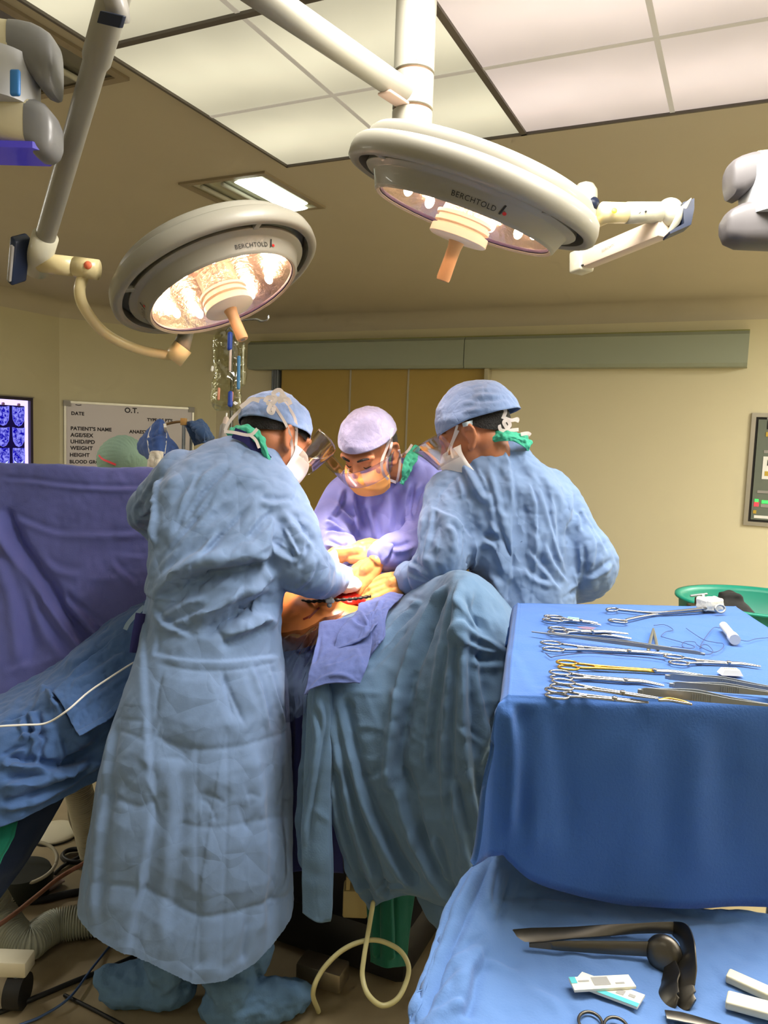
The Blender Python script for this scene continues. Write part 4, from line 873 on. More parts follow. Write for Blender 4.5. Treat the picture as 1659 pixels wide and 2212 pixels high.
g.folds([([(1010, 1010), (960, 1050), (930, 1090)], 9, 36, 't'), ([(1120, 1010), (1160, 1040), (1200, 1100)], 8, 40, 't'), ([(1000, 1130), (1010, 1180), (990, 1240)], 10, 34, 't'), ([(1210, 1100), (1240, 1180), (1250, 1260)], 10, 36, 't'), ([(940, 1120), (950, 1170), (930, 1220)], 8, 34, 't'), ([(1130, 1060), (1140, 1150), (1130, 1250)], 8, 40, 't'), ([(1030, 1000), (1060, 1060), (1075, 1140)], 10, 13, 'k'), ([(1150, 1030), (1165, 1100), (1160, 1180)], 9, 13, 'k'), ([(1175, 1060), (1195, 1140), (1215, 1220)], 10, 12, 'k'), ([(1040, 1150), (1080, 1190), (1100, 1250)], 12, 13, 'k'), ([(1270, 1130), (1290, 1180), (1280, 1240)], 9, 12, 'k'), ([(940, 1090), (930, 1150), (915, 1210)], 8, 12, 'k'), ([(1140, 1180), (1180, 1230), (1215, 1275)], 10, 12, 'k'), ([(1088, 955), (1105, 1000), (1113, 1060), (1112, 1150), (1108, 1230), (1095, 1300)], 15, 13, 's', 0), ([(1090, 960), (1098, 985), (1105, 1010)], 8, 6, 'v'), ([(1190, 1050), (1200, 1110), (1210, 1180), (1228, 1250)], 9, 13, 'f'), ([(1238, 1040), (1228, 1100), (1220, 1160)], 16, 14, 'v'), ([(1248, 1105), (1255, 1120), (1252, 1150)], 9, 9, 'f'),
 ([(1000, 995), (1020, 1020), (1045, 1065), (1058, 1075)], 14, 12, 'f'), ([(985, 1010), (1005, 1060), (1000, 1085)], 9, 11, 'f'), ([(1060, 1000), (1080, 1080), (1085, 1120)], 8, 14, 'f'), ([(925, 1085), (960, 1105), (995, 1120), (1025, 1165)], 10, 9, 's', .2), ([(1025, 1165), (1026, 1200), (1020, 1250)], 16, 11, 'v'),
 ([(1030, 1175), (1060, 1165), (1090, 1190), (1100, 1240)], 16, 15, 'f'), ([(1030, 1195), (1060, 1185), (1085, 1180)], 9, 9, 'p'), ([(1060, 1120), (1085, 1170), (1095, 1220)], 12, 11, 'f'), ([(960, 1130), (985, 1150), (985, 1200)], 9, 12, 'f'), ([(920, 1110), (910, 1160), (905, 1210)], 7, 10, 'f'), ([(885, 1215), (900, 1225), (930, 1245)], 9, 8, 'f'), ([(880, 1235), (900, 1250), (940, 1262)], 7, 7, 'f'),
 ([(1120, 1100), (1150, 1110), (1185, 1112)], 4, 5, 'p'), ([(1165, 1150), (1165, 1190), (1155, 1250)], 9, 12, 'f'), ([(1180, 1170), (1200, 1220), (1235, 1262)], 9, 11, 'f'), ([(1130, 1220), (1160, 1250), (1200, 1262)], 8, 10, 'f'), ([(1256, 1170), (1258, 1220), (1250, 1270)], 10, 9, 'f'), ([(1260, 1100), (1290, 1150), (1315, 1200)], 8, 14, 'f'), ([(1262, 1250), (1295, 1235), (1325, 1210)], 10, 11, 'f'), ([(1240, 1220), (1245, 1260), (1225, 1285)], 9, 9, 'f'), ([(1150, 1010), (1175, 1060), (1190, 1120)], 7, 15, 'f'), ([(1055, 1230), (1080, 1260), (1085, 1300)], 9, 14, 'f')])
g.build('gown', M_gown, S3); gb3 = bvh_of(g.v, g.f)
hv, hf = capmesh(h3, (0, -.016, .028), (.082, .106, .102), lambda a: 1.40+.75*max(0, -sin(a))**.5, 72, 30); link('hair', hv, hf, M_hair, S3)
cv, cf = capmesh(h3, (0, -.028, .042), (.092, .126, .118), lambda a: 1.58+.16*max(0, -sin(a)))
c = Cloth(cv, cf); c.n *= np.sign(((c.v-h3.c)*c.n).sum()); c.crumple(5, 14, (2, 2, .8), seed=61); c.crumple(3, 40, ridged=True, seed=62); c.apply()
c.folds([([(1000, 870), (1050, 855), (1110, 875)], 6, 14, 'k'), ([(990, 895), (1050, 872), (1115, 885)], 6, 12, 'k'), ([(1020, 840), (1060, 842), (1095, 850)], 5, 12, 'k'), ([(955, 905), (1000, 900), (1060, 912), (1110, 900)], 4, 5, 's', .1), ([(985, 860), (1040, 870), (1105, 865)], 7, 8, 'f'), ([(1000, 885), (1050, 880), (1112, 885)], 7, 7, 'f'), ([(1010, 850), (1060, 850), (1100, 855)], 6, 7, 'f'), ([(975, 870), (995, 845), (1020, 832)], 4, 5, 'p'), ([(1040, 895), (1080, 895), (1118, 895)], 6, 6, 'f'), ([(1095, 850), (1110, 870), (1118, 890)], 6, 7, 'f')])
solid(c.build('surgical_cap', M_cap, S3), .0015); cb = [bvh_of(c.v, c.f), bvh_obj(b3)]
v, f = facepatch(h3, radians(10), radians(170), [(-.012, .070, .096, .012), (-.035, .073, .110, .014), (-.07, .070, .110, .010), (-.11, .06, .09, .004), (-.128, .048, .06, .002)])
solid(link('face_mask', v, f, M_maskw, S3), .0018); cb.append(bvh_of(v, f))
v, f = facepatch(h3, radians(10), radians(166), [(.035, .125, .165, .02), (.0, .105, .145, .015), (-.045, .086, .125, .012)])
solid(link('face_shield', v, f, M_clear, S3), .0008)
strap([(988, 918), (980, 945), (970, 970), (965, 985)], 2.16, .007, M_tie, S3, 'mask_tie', rest=cb); strap([(990, 930), (975, 965), (978, 990)], 2.16, .006, M_tie, S3, 'mask_tie', rest=cb)
strap([(1000, 918), (1040, 908), (1085, 902)], 2.16, .012, mat('cap_band', (170, 190, 200), .85), S3, 'cap_band', rest=cb)
for q in ([(1086, 905), (1092, 890), (1090, 880), (1097, 878)], [(1090, 903), (1105, 908), (1118, 905), (1116, 912)], [(1078, 918), (1085, 930), (1120, 928)], [(1095, 925), (1088, 912), (1096, 908), (1102, 918), (1094, 928)], [(1125, 938), (1140, 936), (1146, 940)]):
    strap(q, 2.17, .010, M_tie, S3, 'tie_end', th=.0016)
collar([(1034, 950, 2.22), (1054, 938, 2.2), (1085, 931, 2.17), (1116, 933, 2.17), (1137, 941, 2.19), (1149, 956, 2.22)], [(1038, 966, 2.2), (1062, 957, 2.18), (1088, 952, 2.155), (1113, 956, 2.155), (1132, 966, 2.18), (1143, 976, 2.21)], S3, 25)
hand(S3, P(868, 1256, 2.33), lv(-.86, -.05, -.32), lv(-.1, -.75, .65), (.5, .5, .55, .6), k=1.1, right=False, spread=.05, thumb=.7)

# ================================================================== anaesthetist behind the screen
S4 = thing('person', 'person behind the blue screen, only a green gathered bouffant cap showing', 'person', onz(262, 1600, 0)*[1, 1, 0])
h4 = Head(P(262, 1012, 3.9), lv(-.75, .60, -.25), lv(-.1, .1, .95))
b4 = body_mesh(h4, P(272, 1070, 3.95), P(275, 1180, 3.95), P(275, 1360, 3.95), [[P(200, 1110, 3.95), P(185, 1190, 3.95), P(180, 1250, 3.9), P(170, 1290, 3.75), P(165, 1300, 3.6)], [P(345, 1110, 3.95), P(360, 1190, 3.95), P(362, 1250, 3.9), P(350, 1290, 3.75), P(345, 1300, 3.6)]],
    [[P(250, 1380, 3.95), P(248, 1450, 3.95), P(246, 1520, 3.95), P(245, 1560, 3.95), V(*P(245, 1570, 3.95)[:2], .09)], [P(305, 1380, 3.95), P(305, 1450, 3.95), P(305, 1520, 3.95), P(305, 1560, 3.95), V(*P(305, 1570, 3.95)[:2], .09)]], .008, S4)
cv, cf = capmesh(h4, (0, -.016, .040), (.116, .135, .122), lambda a: 2.1+.12*max(0, -sin(a)), 160, 40)
c = Cloth(cv, cf); c.n *= np.sign(((c.v-h4.c)*c.n).sum())
loc = (c.v-h4.c)@h4.R().T; az = np.arctan2(loc[:, 0], loc[:, 2]-.02); c.d += .0035*np.sin(az*34)*np.clip(np.abs(loc[:, 1]+.01)*9+.3, 0, 1); c.crumple(3, 12, seed=71)
solid(c.build('bouffant_cap', mat('bouffant_green', (138, 166, 150), .9, bump=(120, .3, .004)), S4), .0015); cb = [bvh_of(c.v, c.f)]
strap([(214, 983), (222, 992), (236, 998), (250, 1004)], 3.78, .010, mat('pink_elastic', (232, 74, 84), .6, emit=(232, 60, 70), estr=.0), S4, 'elastic_band', rest=cb, off=.004)
m = MB(); m.loft(rings([(1050, 245, 295, 3.95, .06), (1075, 215, 325, 3.95, .1), (1110, 195, 350, 3.95, .13), (1200, 200, 345, 3.95, .14), (1320, 205, 345, 3.95, .15), (1400, 205, 345, 3.95, .15)]))
m.tube([P(215, 1095, 3.95), P(190, 1180, 3.95), P(183, 1225, 3.93)], [.075, .07, .07], 18, sub=14, rnd=True); m.tube([P(330, 1095, 3.95), P(358, 1180, 3.95), P(362, 1225, 3.93)], [.075, .07, .07], 18, sub=14, rnd=True)
v, f = blend(m, .012, 4); c = Cloth(v, f); c.crumple(8, 7, seed=73); c.build('scrub_top', M_green, S4)
m = MB(); 
m.loft(rings([(1385, 205, 345, 3.95, .15), (1440, 210, 342, 3.95, .15)]))
for x0, x1 in ((212, 272), (278, 340)): m.loft(rings([(1420, x0, x1, 3.95, .11), (1500, x0+5, x1-5, 3.95, .09), (1565, x0+8, x1-8, 3.95, .08)]))
v, f = blend(m, .012, 4); link('trousers', v, f, M_green, S4)
for x in (245, 305):
    q = V(*P(x, 1570, 3.95)[:2], 0); m = MB(); m.tube([q+V(0, 0, .045)-FH*.05, q+V(0, 0, .04)+FH*.16], [.045, .04], 14, rnd=True, flat=.9); m.build('shoe', M_black, S4)
# ------------------------------------------------------------------ cotton drapes and tables
def cotton(name, rgb, strength=.35):
    return mat(name, rgb, .92, bump=(240, strength, .002), var=.05, vscale=5, sheen=.1, crink=(7, .16, .02))
M_drape = cotton('drape_grey_blue', (90, 120, 152)); M_drapeL = cotton('drape_left_blue', (66, 98, 148)); M_screen = cotton('screen_violet_blue', (92, 100, 168))
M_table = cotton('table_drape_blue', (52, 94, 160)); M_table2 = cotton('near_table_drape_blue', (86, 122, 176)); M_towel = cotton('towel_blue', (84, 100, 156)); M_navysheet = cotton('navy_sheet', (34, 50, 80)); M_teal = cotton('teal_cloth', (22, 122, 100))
def clothobj(name, label, cat, grid, nu, nv, m, folds=(), cr=(), thick=.002, group=None, world=False, fk=1.0):
    v, f = sheet(grid, nu, nv, pix=not world)
    c = Cloth(v, f, flip=C0)
    for a in cr: c.crumple(**a)
    c.apply(); c.folds(folds, fk); o = c.build(name, m, None, thick)
    if label: tag(o, label, cat, group)
    return o
# ---- patient on the operating table
pt = thing('person', 'person lying on the table under drapes, bare brown flank at the wound', 'person', V(*P(690, 1340, 2.34)[:2], .9))
hp = Head(P(60, 1365, 2.95), _z, lv(-1, .35, 0))
m = MB(); head_shape(m, hp); pel = P(860, 1385, 2.28); 
limb(m, [hp.w(np.array([[0, 0, -.04]]))[0], P(200, 1375, 2.8), P(420, 1390, 2.55), P(560, 1370, 2.42), P(655, 1352, 2.34), P(760, 1375, 2.32), pel], [.055, .08, .115, .11, .11, .095, .085], 24)
limb(m, [P(300, 1350, 2.6), P(250, 1470, 2.42), P(110, 1590, 2.24), P(-40, 1650, 2.14)], [.045, .04, .035, .03])
limb(m, [pel, P(985, 1325, 2.05), P(1020, 1450, 2.07), P(1045, 1580, 2.08)], [.08, .045, .045, .035]); limb(m, [pel, P(1010, 1370, 2.3), P(1060, 1500, 2.25)], [.085, .06, .05])
v, f = blend(m, .008, 4); bp = link('body', v, f, mat('skin_antiseptic', (196, 116, 58), .35, var=.12, vscale=9, bump=(120, .15, .002)), pt)
m = MB(); 
for k, (x, y, D, r) in enumerate(((730, 1292, 2.36, .035), (762, 1288, 2.36, .04), (795, 1285, 2.38, .04), (745, 1300, 2.33, .03), (700, 1298, 2.36, .028), (775, 1296, 2.34, .03))): m.ell(P(x, y, D), r*1.3, r, r*.6, 14, 10, R=np.array([RH, FH, _z]))
v, f = blend(m, .004, 3); c = Cloth(v, f); c.crumple(8, 28, seed=5); c.build('wound', mat('wet_red_tissue', (176, 30, 20), .18, var=.3, vscale=30), pt)
for k, q in enumerate(([(667, 1335), (680, 1322), (690, 1312)], [(655, 1338), (672, 1330)])): strap(q, 2.2, .006, mat('blood_streak', (120, 26, 16), .3), pt, 'blood_streak', rest=[bvh_obj(bp)], off=.001, th=.0006)
# gauze in the field
M_gauze = mat('gauze_white', (240, 236, 226), .95, bump=(160, .5, .004))
def lump(name, parts_, m, label, cat, group=None, amp=7, sc=24, vox=.0045, seed=1, parent=None):
    b = MB()
    for (x, y, D, rx, ry, rz) in parts_: b.ell(P(x, y, D), rx, ry, rz, 16, 12, R=np.array([RH, FH, _z]))
    v, f = blend(b, vox, 3); c = Cloth(v, f); c.crumple(amp, sc, seed=seed); c.crumple(amp*.6, sc*2.2, ridged=True, seed=seed); o = c.build(name, m, parent)
    return tag(o, label, cat, group) if label else o
lump('gauze_pack', [(718, 1222, 2.34, .022, .03, .045), (730, 1250, 2.33, .035, .035, .035), (752, 1262, 2.33, .04, .03, .025)], M_gauze, 'white gauze pack added for the blown-out glare beside the left surgeon sleeve', 'gauze', 'gauze in the wound', seed=3)  # white lump standing in for overexposed glare at the sleeve
lump('gauze_pack', [(770, 1272, 2.38, .06, .04, .022), (800, 1278, 2.38, .045, .03, .016)], M_gauze, 'white gauze spread over the open wound under the gloved hands', 'gauze', 'gauze in the wound', seed=4)
# retractor rod with its clamp
rt = thing('retractor_rod', 'dark twisted retractor rod with a small clamp across the wound', 'retractor', P(712, 1298, 2.24))
m = MB(); q = catmull(pxl([(628, 1296, 2.3), (670, 1299, 2.26), (712, 1297, 2.23), (760, 1294, 2.24), (800, 1288, 2.27)], 2.2), 60); m.tube(q, .0046+.0013*np.sin(np.arange(60)*1.5), 10); m.build('rod', mat('dark_rod', (50, 46, 40), .4, .6), rt)
m = MB(); c_ = P(712, 1297, 2.22); m.box(c_, RH*.012, FH*.010, V(0, 0, .007), .003); m.ell(c_+V(0, 0, .014), .007, .007, .008); m.ell(c_-V(0, 0, .014), .008, .007, .008); m.tube([c_-RH*.014+V(0, 0, .006), c_+RH*.014-V(0, 0, .004)], .005, 10)
v, f = blend(m, .0016, 2); link('clamp', v, f, M_satin, rt)
hand(S1, P(742, 1256, 2.42), lv(.85, .1, -.45), lv(-.2, -.6, .75), (.45, .5, .5, .55), k=1.05, right=True, spread=.06)
# operating table
ot = thing('operating_table', 'dark operating table with a metal foot, mostly hidden under drapes', 'operating table', V(*P(700, 1700, 2.5)[:2], 0))
ax0, ax1 = V(*P(60, 1400, 2.95)[:2], 0), V(*P(860, 1400, 2.3)[:2], 0); da = nrm(ax1-ax0); db = V(-da[1], da[0], 0); mid = (ax0+ax1)/2
m = MB(); m.box(mid+da*.25+db*.10+V(0, 0, .83), da*.55*np.linalg.norm(ax1-ax0)/2, db*.14, V(0, 0, .05), .02); m.build('mattress', M_black, ot, 40)
cen = ax0+(ax1-ax0)*.62
m = MB(); m.box(cen+db*.08+V(0, 0, .42), da*.22, db*.13, V(0, 0, .38), .02); m.build('column', mat('column_dark', (40, 38, 36), .5), ot, 40)
fq = onz(662, 2105, .06)
m = MB(); e0, e1 = onz(745, 2112, .055), onz(650, 2084, .055); de = nrm(e1-e0); m.box((e0+e1)/2, de*np.linalg.norm(e1-e0)/2, np.cross(_z, de)*.035, V(0, 0, .028), .006); m.build('foot_plate', mat('brushed_foot', (150, 140, 120), .35, .8), ot, 40)
m = MB(); m.box(cen+da*.1+db*.04+V(0, 0, .085), da*.62, db*.22, V(0, 0, .08), .03); m.build('base', mat('base_shade_black', (24, 24, 26), .5), ot, 40)  # base enlarged and black to stand in for deep shade under the table
# ---- main drape over pelvis and knee
G = [[(690, 1322, 2.46), (780, 1296, 2.5), (870, 1282, 2.5), (925, 1258, 2.38), (988, 1238, 2.14), (1060, 1268, 2.14), (1130, 1345, 2.16), (1200, 1400, 2.18)],
 [(698, 1338, 2.3), (780, 1304, 2.33), (862, 1284, 2.35), (925, 1256, 2.16), (985, 1231, 1.97), (1047, 1259, 1.96), (1120, 1348, 1.99), (1195, 1405, 2.02)],
 [(682, 1400, 2.1), (770, 1372, 2.11), (850, 1355, 2.1), (922, 1316, 1.99), (985, 1288, 1.87), (1050, 1320, 1.87), (1120, 1405, 1.91), (1190, 1455, 1.97)],
 [(668, 1480, 1.98), (752, 1466, 1.98), (840, 1456, 1.97), (916, 1440, 1.91), (985, 1420, 1.83), (1050, 1440, 1.84), (1115, 1500, 1.88), (1180, 1540, 1.94)],
 [(692, 1600, 1.96), (770, 1600, 1.94), (850, 1600, 1.92), (925, 1600, 1.88), (990, 1600, 1.81), (1050, 1610, 1.82), (1110, 1640, 1.87), (1170, 1660, 1.92)],
 [(712, 1750, 1.97), (782, 1760, 1.94), (860, 1770, 1.92), (935, 1775, 1.87), (1000, 1780, 1.81), (1055, 1780, 1.83), (1105, 1790, 1.87), (1160, 1800, 1.92)],
 [(752, 1880, 2.0), (815, 1900, 1.95), (875, 1910, 1.93), (945, 1915, 1.88), (1005, 1920, 1.83), (1055, 1920, 1.85), (1105, 1920, 1.88), (1160, 1920, 1.92)],
 [(795, 1968, 2.03), (832, 1948, 1.97), (882, 1934, 1.95), (950, 1955, 1.91), (1010, 1985, 1.88), (1060, 2000, 1.88), (1105, 2010, 1.9), (1160, 2010, 1.93)]]
clothobj('patient_drape', 'large grey blue drape hanging from the raised knee in long folds', 'drape', G, 170, 230, M_drape, [
 ([(965, 1262), (930, 1330), (880, 1480), (852, 1640), (850, 1720)], 26, 20, 'f', .25), ([(985, 1250), (960, 1400), (935, 1560), (925, 1700)], 9, 13, 'f', .3), ([(1000, 1255), (985, 1400), (968, 1600), (970, 1800)], 12, 14, 'f', .3),
 ([(1010, 1250), (1008, 1400), (1010, 1550), (1025, 1700), (1050, 1850)], 16, 17, 'f', .3), ([(1025, 1255), (1030, 1400), (1050, 1560), (1085, 1700)], 13, 17, 'f', .3), ([(990, 1240), (990, 1350), (1000, 1450)], 7, 9, 'p', .4),
 ([(998, 1260), (1000, 1400), (1002, 1560), (1015, 1720)], 7, 7, 'p', .2),
 ([(985, 1275), (1020, 1330), (1055, 1380)], 11, 13, 'f'), ([(988, 1340), (1020, 1365), (1060, 1385), (1100, 1410)], 15, 9, 's', .2), ([(990, 1360), (1020, 1390), (1080, 1410)], 9, 10, 'f'), ([(1010, 1420), (1050, 1430), (1095, 1430)], 9, 14, 'f'),
 ([(1100, 1412), (1085, 1500), (1050, 1600), (1040, 1680)], 13, 18, 'f', .3), ([(1030, 1525), (1060, 1515), (1090, 1512)], 7, 6, 'p'), ([(1100, 1560), (1075, 1700), (1066, 1800)], 16, 18, 'v', .3), ([(1085, 1690), (1065, 1700), (1050, 1705)], 6, 6, 'p'),
 ([(840, 1470), (880, 1500), (900, 1380)], 6, 20, 'f'), ([(905, 1300), (860, 1350), (800, 1420), (760, 1455)], 15, 16, 'f', .3), ([(880, 1350), (830, 1410), (790, 1450)], 9, 12, 'f', .3), ([(880, 1292), (905, 1300), (860, 1330)], 7, 9, 'f'),
 ([(712, 1500), (735, 1620), (765, 1750), (815, 1900), (830, 1945)], 16, 15, 'f', .2), ([(735, 1500), (750, 1580), (790, 1720), (850, 1850), (905, 1925)], 19, 18, 'f', .2), ([(860, 1640), (880, 1760), (930, 1870), (980, 1950)], 18, 18, 'f', .2), ([(865, 1660), (895, 1740), (905, 1850)], 10, 14, 'f', .2), ([(720, 1650), (735, 1760), (770, 1880), (800, 1960)], 12, 12, 'f', .2), ([(745, 1850), (770, 1900), (800, 1930)], 10, 10, 'f'),
 ([(980, 1680), (1010, 1820), (1040, 1950)], 14, 16, 'f', .2), ([(1020, 1780), (1050, 1880), (1080, 1980)], 12, 14, 'f', .2), ([(940, 1800), (965, 1900), (990, 1980)], 10, 13, 'f', .2),
 ([(735, 1493), (780, 1496), (840, 1500)], 5, 5, 'p'), ([(760, 1572), (800, 1568), (850, 1580)], 6, 7, 'p'), ([(765, 1640), (800, 1640), (840, 1638)], 6, 6, 'p'), ([(775, 1690), (810, 1678), (842, 1650)], 9, 8, 'f'), ([(880, 1585), (905, 1600), (930, 1612)], 5, 5, 'p'), ([(985, 1565), (1010, 1580), (1050, 1610)], 6, 7, 'f'),
 ([(880, 1716), (940, 1720), (990, 1712)], 5, 5, 'p'), ([(895, 1765), (930, 1772), (985, 1770)], 4, 4, 'p'), ([(995, 1770), (1030, 1790), (1065, 1808)], 6, 6, 'p'), ([(810, 1925), (850, 1915), (880, 1912)], 6, 8, 'f')],
 [dict(amp=9, scale=4, stretch=(1, 1, 2.5), seed=81), dict(amp=4, scale=12, seed=82, ridged=True)], fk=1.15)
# rolled hem strip hanging at the drape's left edge
clothobj('hanging_towel', 'narrow blue towel strip hanging straight down beside the left surgeon', 'towel', [[(672, 1470, 1.96), (692, 1474, 1.94), (712, 1470, 1.96)], [(664, 1530, 1.95), (690, 1535, 1.93), (716, 1530, 1.95)], [(658, 1650, 1.95), (688, 1650, 1.935), (718, 1640, 1.95)], [(652, 1780, 1.95), (686, 1780, 1.935), (716, 1770, 1.95)], [(653, 1900, 1.95), (688, 1900, 1.935), (720, 1890, 1.95)], [(653, 1972, 1.95), (684, 1992, 1.935), (714, 1990, 1.95)]], 36, 150, M_drape,
 [([(706, 1490), (712, 1640), (708, 1800), (716, 1985)], 6, 6, 's', 0), ([(672, 1500), (690, 1600), (668, 1760), (660, 1850)], 8, 9, 'f'), ([(690, 1500), (700, 1560), (690, 1640)], 6, 7, 'f'), ([(665, 1740), (700, 1765), (712, 1772)], 4, 5, 'p')], [dict(amp=5, scale=8, seed=85)])
clothobj('hanging_towel', 'slim frayed cloth edge hanging behind the towel strip at its left', 'towel', [[(655, 1500, 2.04), (668, 1502, 2.03), (684, 1500, 2.04)], [(650, 1620, 2.03), (664, 1622, 2.02), (690, 1620, 2.03)], [(641, 1760, 2.03), (652, 1760, 2.02), (675, 1760, 2.03)], [(646, 1850, 2.03), (655, 1852, 2.02), (670, 1850, 2.03)], [(650, 1868, 2.03), (654, 1875, 2.02), (660, 1870, 2.03)]], 20, 100, M_drape, [], [dict(amp=8, scale=14, seed=86)])
# towels folded over the edge of the field
def towel(label, grid, folds, seed, th=.004):
    return clothobj('surgical_towel', label, 'towel', grid, 60, 60, M_towel, folds, [dict(amp=5, scale=12, seed=seed), dict(amp=2, scale=40, seed=seed, ridged=True)], th, 'towels at the field edge')
towel('folded blue towel corner lying over the near edge of the wound', [[(775, 1305, 2.24), (812, 1290, 2.26), (846, 1280, 2.28), (872, 1284, 2.27)], [(768, 1325, 2.16), (800, 1315, 2.17), (828, 1306, 2.18), (850, 1304, 2.19)], [(735, 1360, 2.08), (775, 1352, 2.08), (800, 1342, 2.09), (822, 1334, 2.1)], [(718, 1406, 2.03), (745, 1396, 2.03), (778, 1384, 2.03), (800, 1362, 2.04)]], [([(725, 1400), (760, 1385), (785, 1378)], 4, 4, 's', 0), ([(755, 1325), (770, 1345), (795, 1355)], 9, 8, 'f'), ([(772, 1310), (795, 1340), (790, 1370)], 7, 7, 'f'), ([(830, 1290), (815, 1320), (795, 1350)], 7, 7, 'f')], 91)
towel('second folded towel tail hanging right of the wound towel', [[(800, 1325, 2.13), (822, 1318, 2.14), (842, 1312, 2.15)], [(800, 1350, 2.09), (818, 1345, 2.09), (833, 1340, 2.1)], [(802, 1380, 2.05), (820, 1374, 2.05), (832, 1372, 2.06)], [(798, 1425, 2.01), (812, 1405, 2.01), (828, 1384, 2.03)]], [([(822, 1330), (826, 1360), (822, 1385)], 4, 4, 's', 0)], 92)
towel('wide blue towel spread flat with a rolled hem above the hanging strip', [[(690, 1345, 2.18), (745, 1335, 2.15), (800, 1325, 2.12)], [(682, 1400, 2.05), (745, 1398, 2.03), (802, 1392, 2.02)], [(668, 1448, 1.95), (735, 1440, 1.93), (794, 1436, 1.94)], [(656, 1500, 1.90), (700, 1476, 1.90), (778, 1476, 1.91)]], [([(668, 1490), (700, 1462), (740, 1458), (772, 1474)], 7, 7, 'r', 0), ([(690, 1370), (680, 1420), (668, 1440)], 6, 6, 'f'), ([(770, 1400), (785, 1440), (775, 1470)], 6, 6, 's', .1), ([(700, 1440), (740, 1430), (770, 1420)], 5, 8, 'f')], 93)
# clear adhesive film
clothobj('clear_film', 'clear plastic film sheet glinting between the left surgeon and the drape', 'plastic sheet', [[(600, 1340, 2.3), (650, 1338, 2.28), (700, 1335, 2.24), (745, 1318, 2.24)], [(600, 1400, 2.2), (640, 1398, 2.15), (670, 1390, 2.12), (700, 1380, 2.1)], [(600, 1480, 2.12), (625, 1480, 2.08), (650, 1470, 2.03), (672, 1460, 2.0)], [(605, 1560, 2.1), (625, 1560, 2.06), (645, 1550, 2.02), (660, 1540, 2.0)]], 60, 60, clearplastic('clear_film', (200, 196, 205), .4), [([(610, 1440), (650, 1390), (690, 1350)], 8, 8, 'f'), ([(620, 1470), (655, 1410), (700, 1345)], 6, 6, 'f'), ([(640, 1480), (670, 1420), (705, 1370)], 6, 6, 'f')], [dict(amp=8, scale=14, seed=95)], 0)
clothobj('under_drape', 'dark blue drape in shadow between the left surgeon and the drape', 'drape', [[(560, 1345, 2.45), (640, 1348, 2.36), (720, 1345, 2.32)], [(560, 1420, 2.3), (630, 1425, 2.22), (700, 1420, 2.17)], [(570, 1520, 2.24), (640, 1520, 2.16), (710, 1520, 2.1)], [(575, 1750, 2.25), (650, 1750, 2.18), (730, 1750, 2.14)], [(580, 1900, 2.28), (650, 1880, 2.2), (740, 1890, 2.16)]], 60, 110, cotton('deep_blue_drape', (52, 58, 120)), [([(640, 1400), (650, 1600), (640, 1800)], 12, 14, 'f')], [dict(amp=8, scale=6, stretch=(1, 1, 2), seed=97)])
clothobj('far_shade_drape', 'added dark drape down the far side of the table, shading the floor below', 'drape', [[(540, 1380, 2.62), (700, 1380, 2.55), (860, 1390, 2.50), (1000, 1400, 2.46)], [(540, 1600, 2.62), (700, 1600, 2.56), (860, 1610, 2.51), (1000, 1610, 2.47)], [(540, 1760, 2.62), (700, 1770, 2.57), (860, 1790, 2.52), (1000, 1800, 2.47)]], 60, 60, cotton('deep_blue_drape', (52, 58, 120)), [], [dict(amp=10, scale=6, stretch=(1, 1, 3), seed=98)])  # added to block light from behind and darken the space below
# ---- anaesthetic screen
sc = thing('screen_stand', 'metal bar frame holding up the violet blue screen drape', 'frame', V(*P(150, 1400, 2.62)[:2], 0))
q0, q1 = P(-140, 1014, 2.642), P(352, 1027, 2.642); m = MB(); m.tube([q0, q1], .012, 14); m.build('top_bar', M_steel, sc)
for q in (P(343, 1018, 2.67), P(-130, 1005, 2.67)):
    m = MB(); m.tube([q, V(q[0], q[1], .0)], .010, 12); m.build('upright', M_steel, sc)
m = MB(); m.box(P(341, 1042, 2.59), RH*.008, FH*.006, V(0, 0, .03), .002); 
m.build('clip', mat('brass_clip', (170, 150, 90), .35, .8), sc, False)
G = [[(-150, 1003, 2.675), (0, 1003, 2.675), (120, 1006, 2.675), (240, 1012, 2.675), (350, 1016, 2.675)], [(-150, 999, 2.64), (0, 1000, 2.64), (120, 1003, 2.64), (240, 1009, 2.64), (350, 1013, 2.64)], [(-150, 1012, 2.605), (0, 1012, 2.60), (120, 1016, 2.60), (240, 1022, 2.60), (350, 1026, 2.605)], [(-150, 1100, 2.62), (0, 1110, 2.6), (120, 1110, 2.6), (240, 1115, 2.59), (350, 1120, 2.6)], [(-150, 1250, 2.58), (0, 1250, 2.56), (120, 1250, 2.57), (240, 1250, 2.58), (350, 1250, 2.58)], [(-150, 1400, 2.5), (0, 1400, 2.48), (120, 1390, 2.5), (240, 1370, 2.55), (350, 1360, 2.56)], [(-150, 1540, 2.44), (0, 1530, 2.42), (120, 1510, 2.45), (240, 1480, 2.5), (350, 1470, 2.53)], [(-150, 1640, 2.42), (0, 1640, 2.42), (120, 1640, 2.44), (240, 1640, 2.48), (350, 1640, 2.5)]]
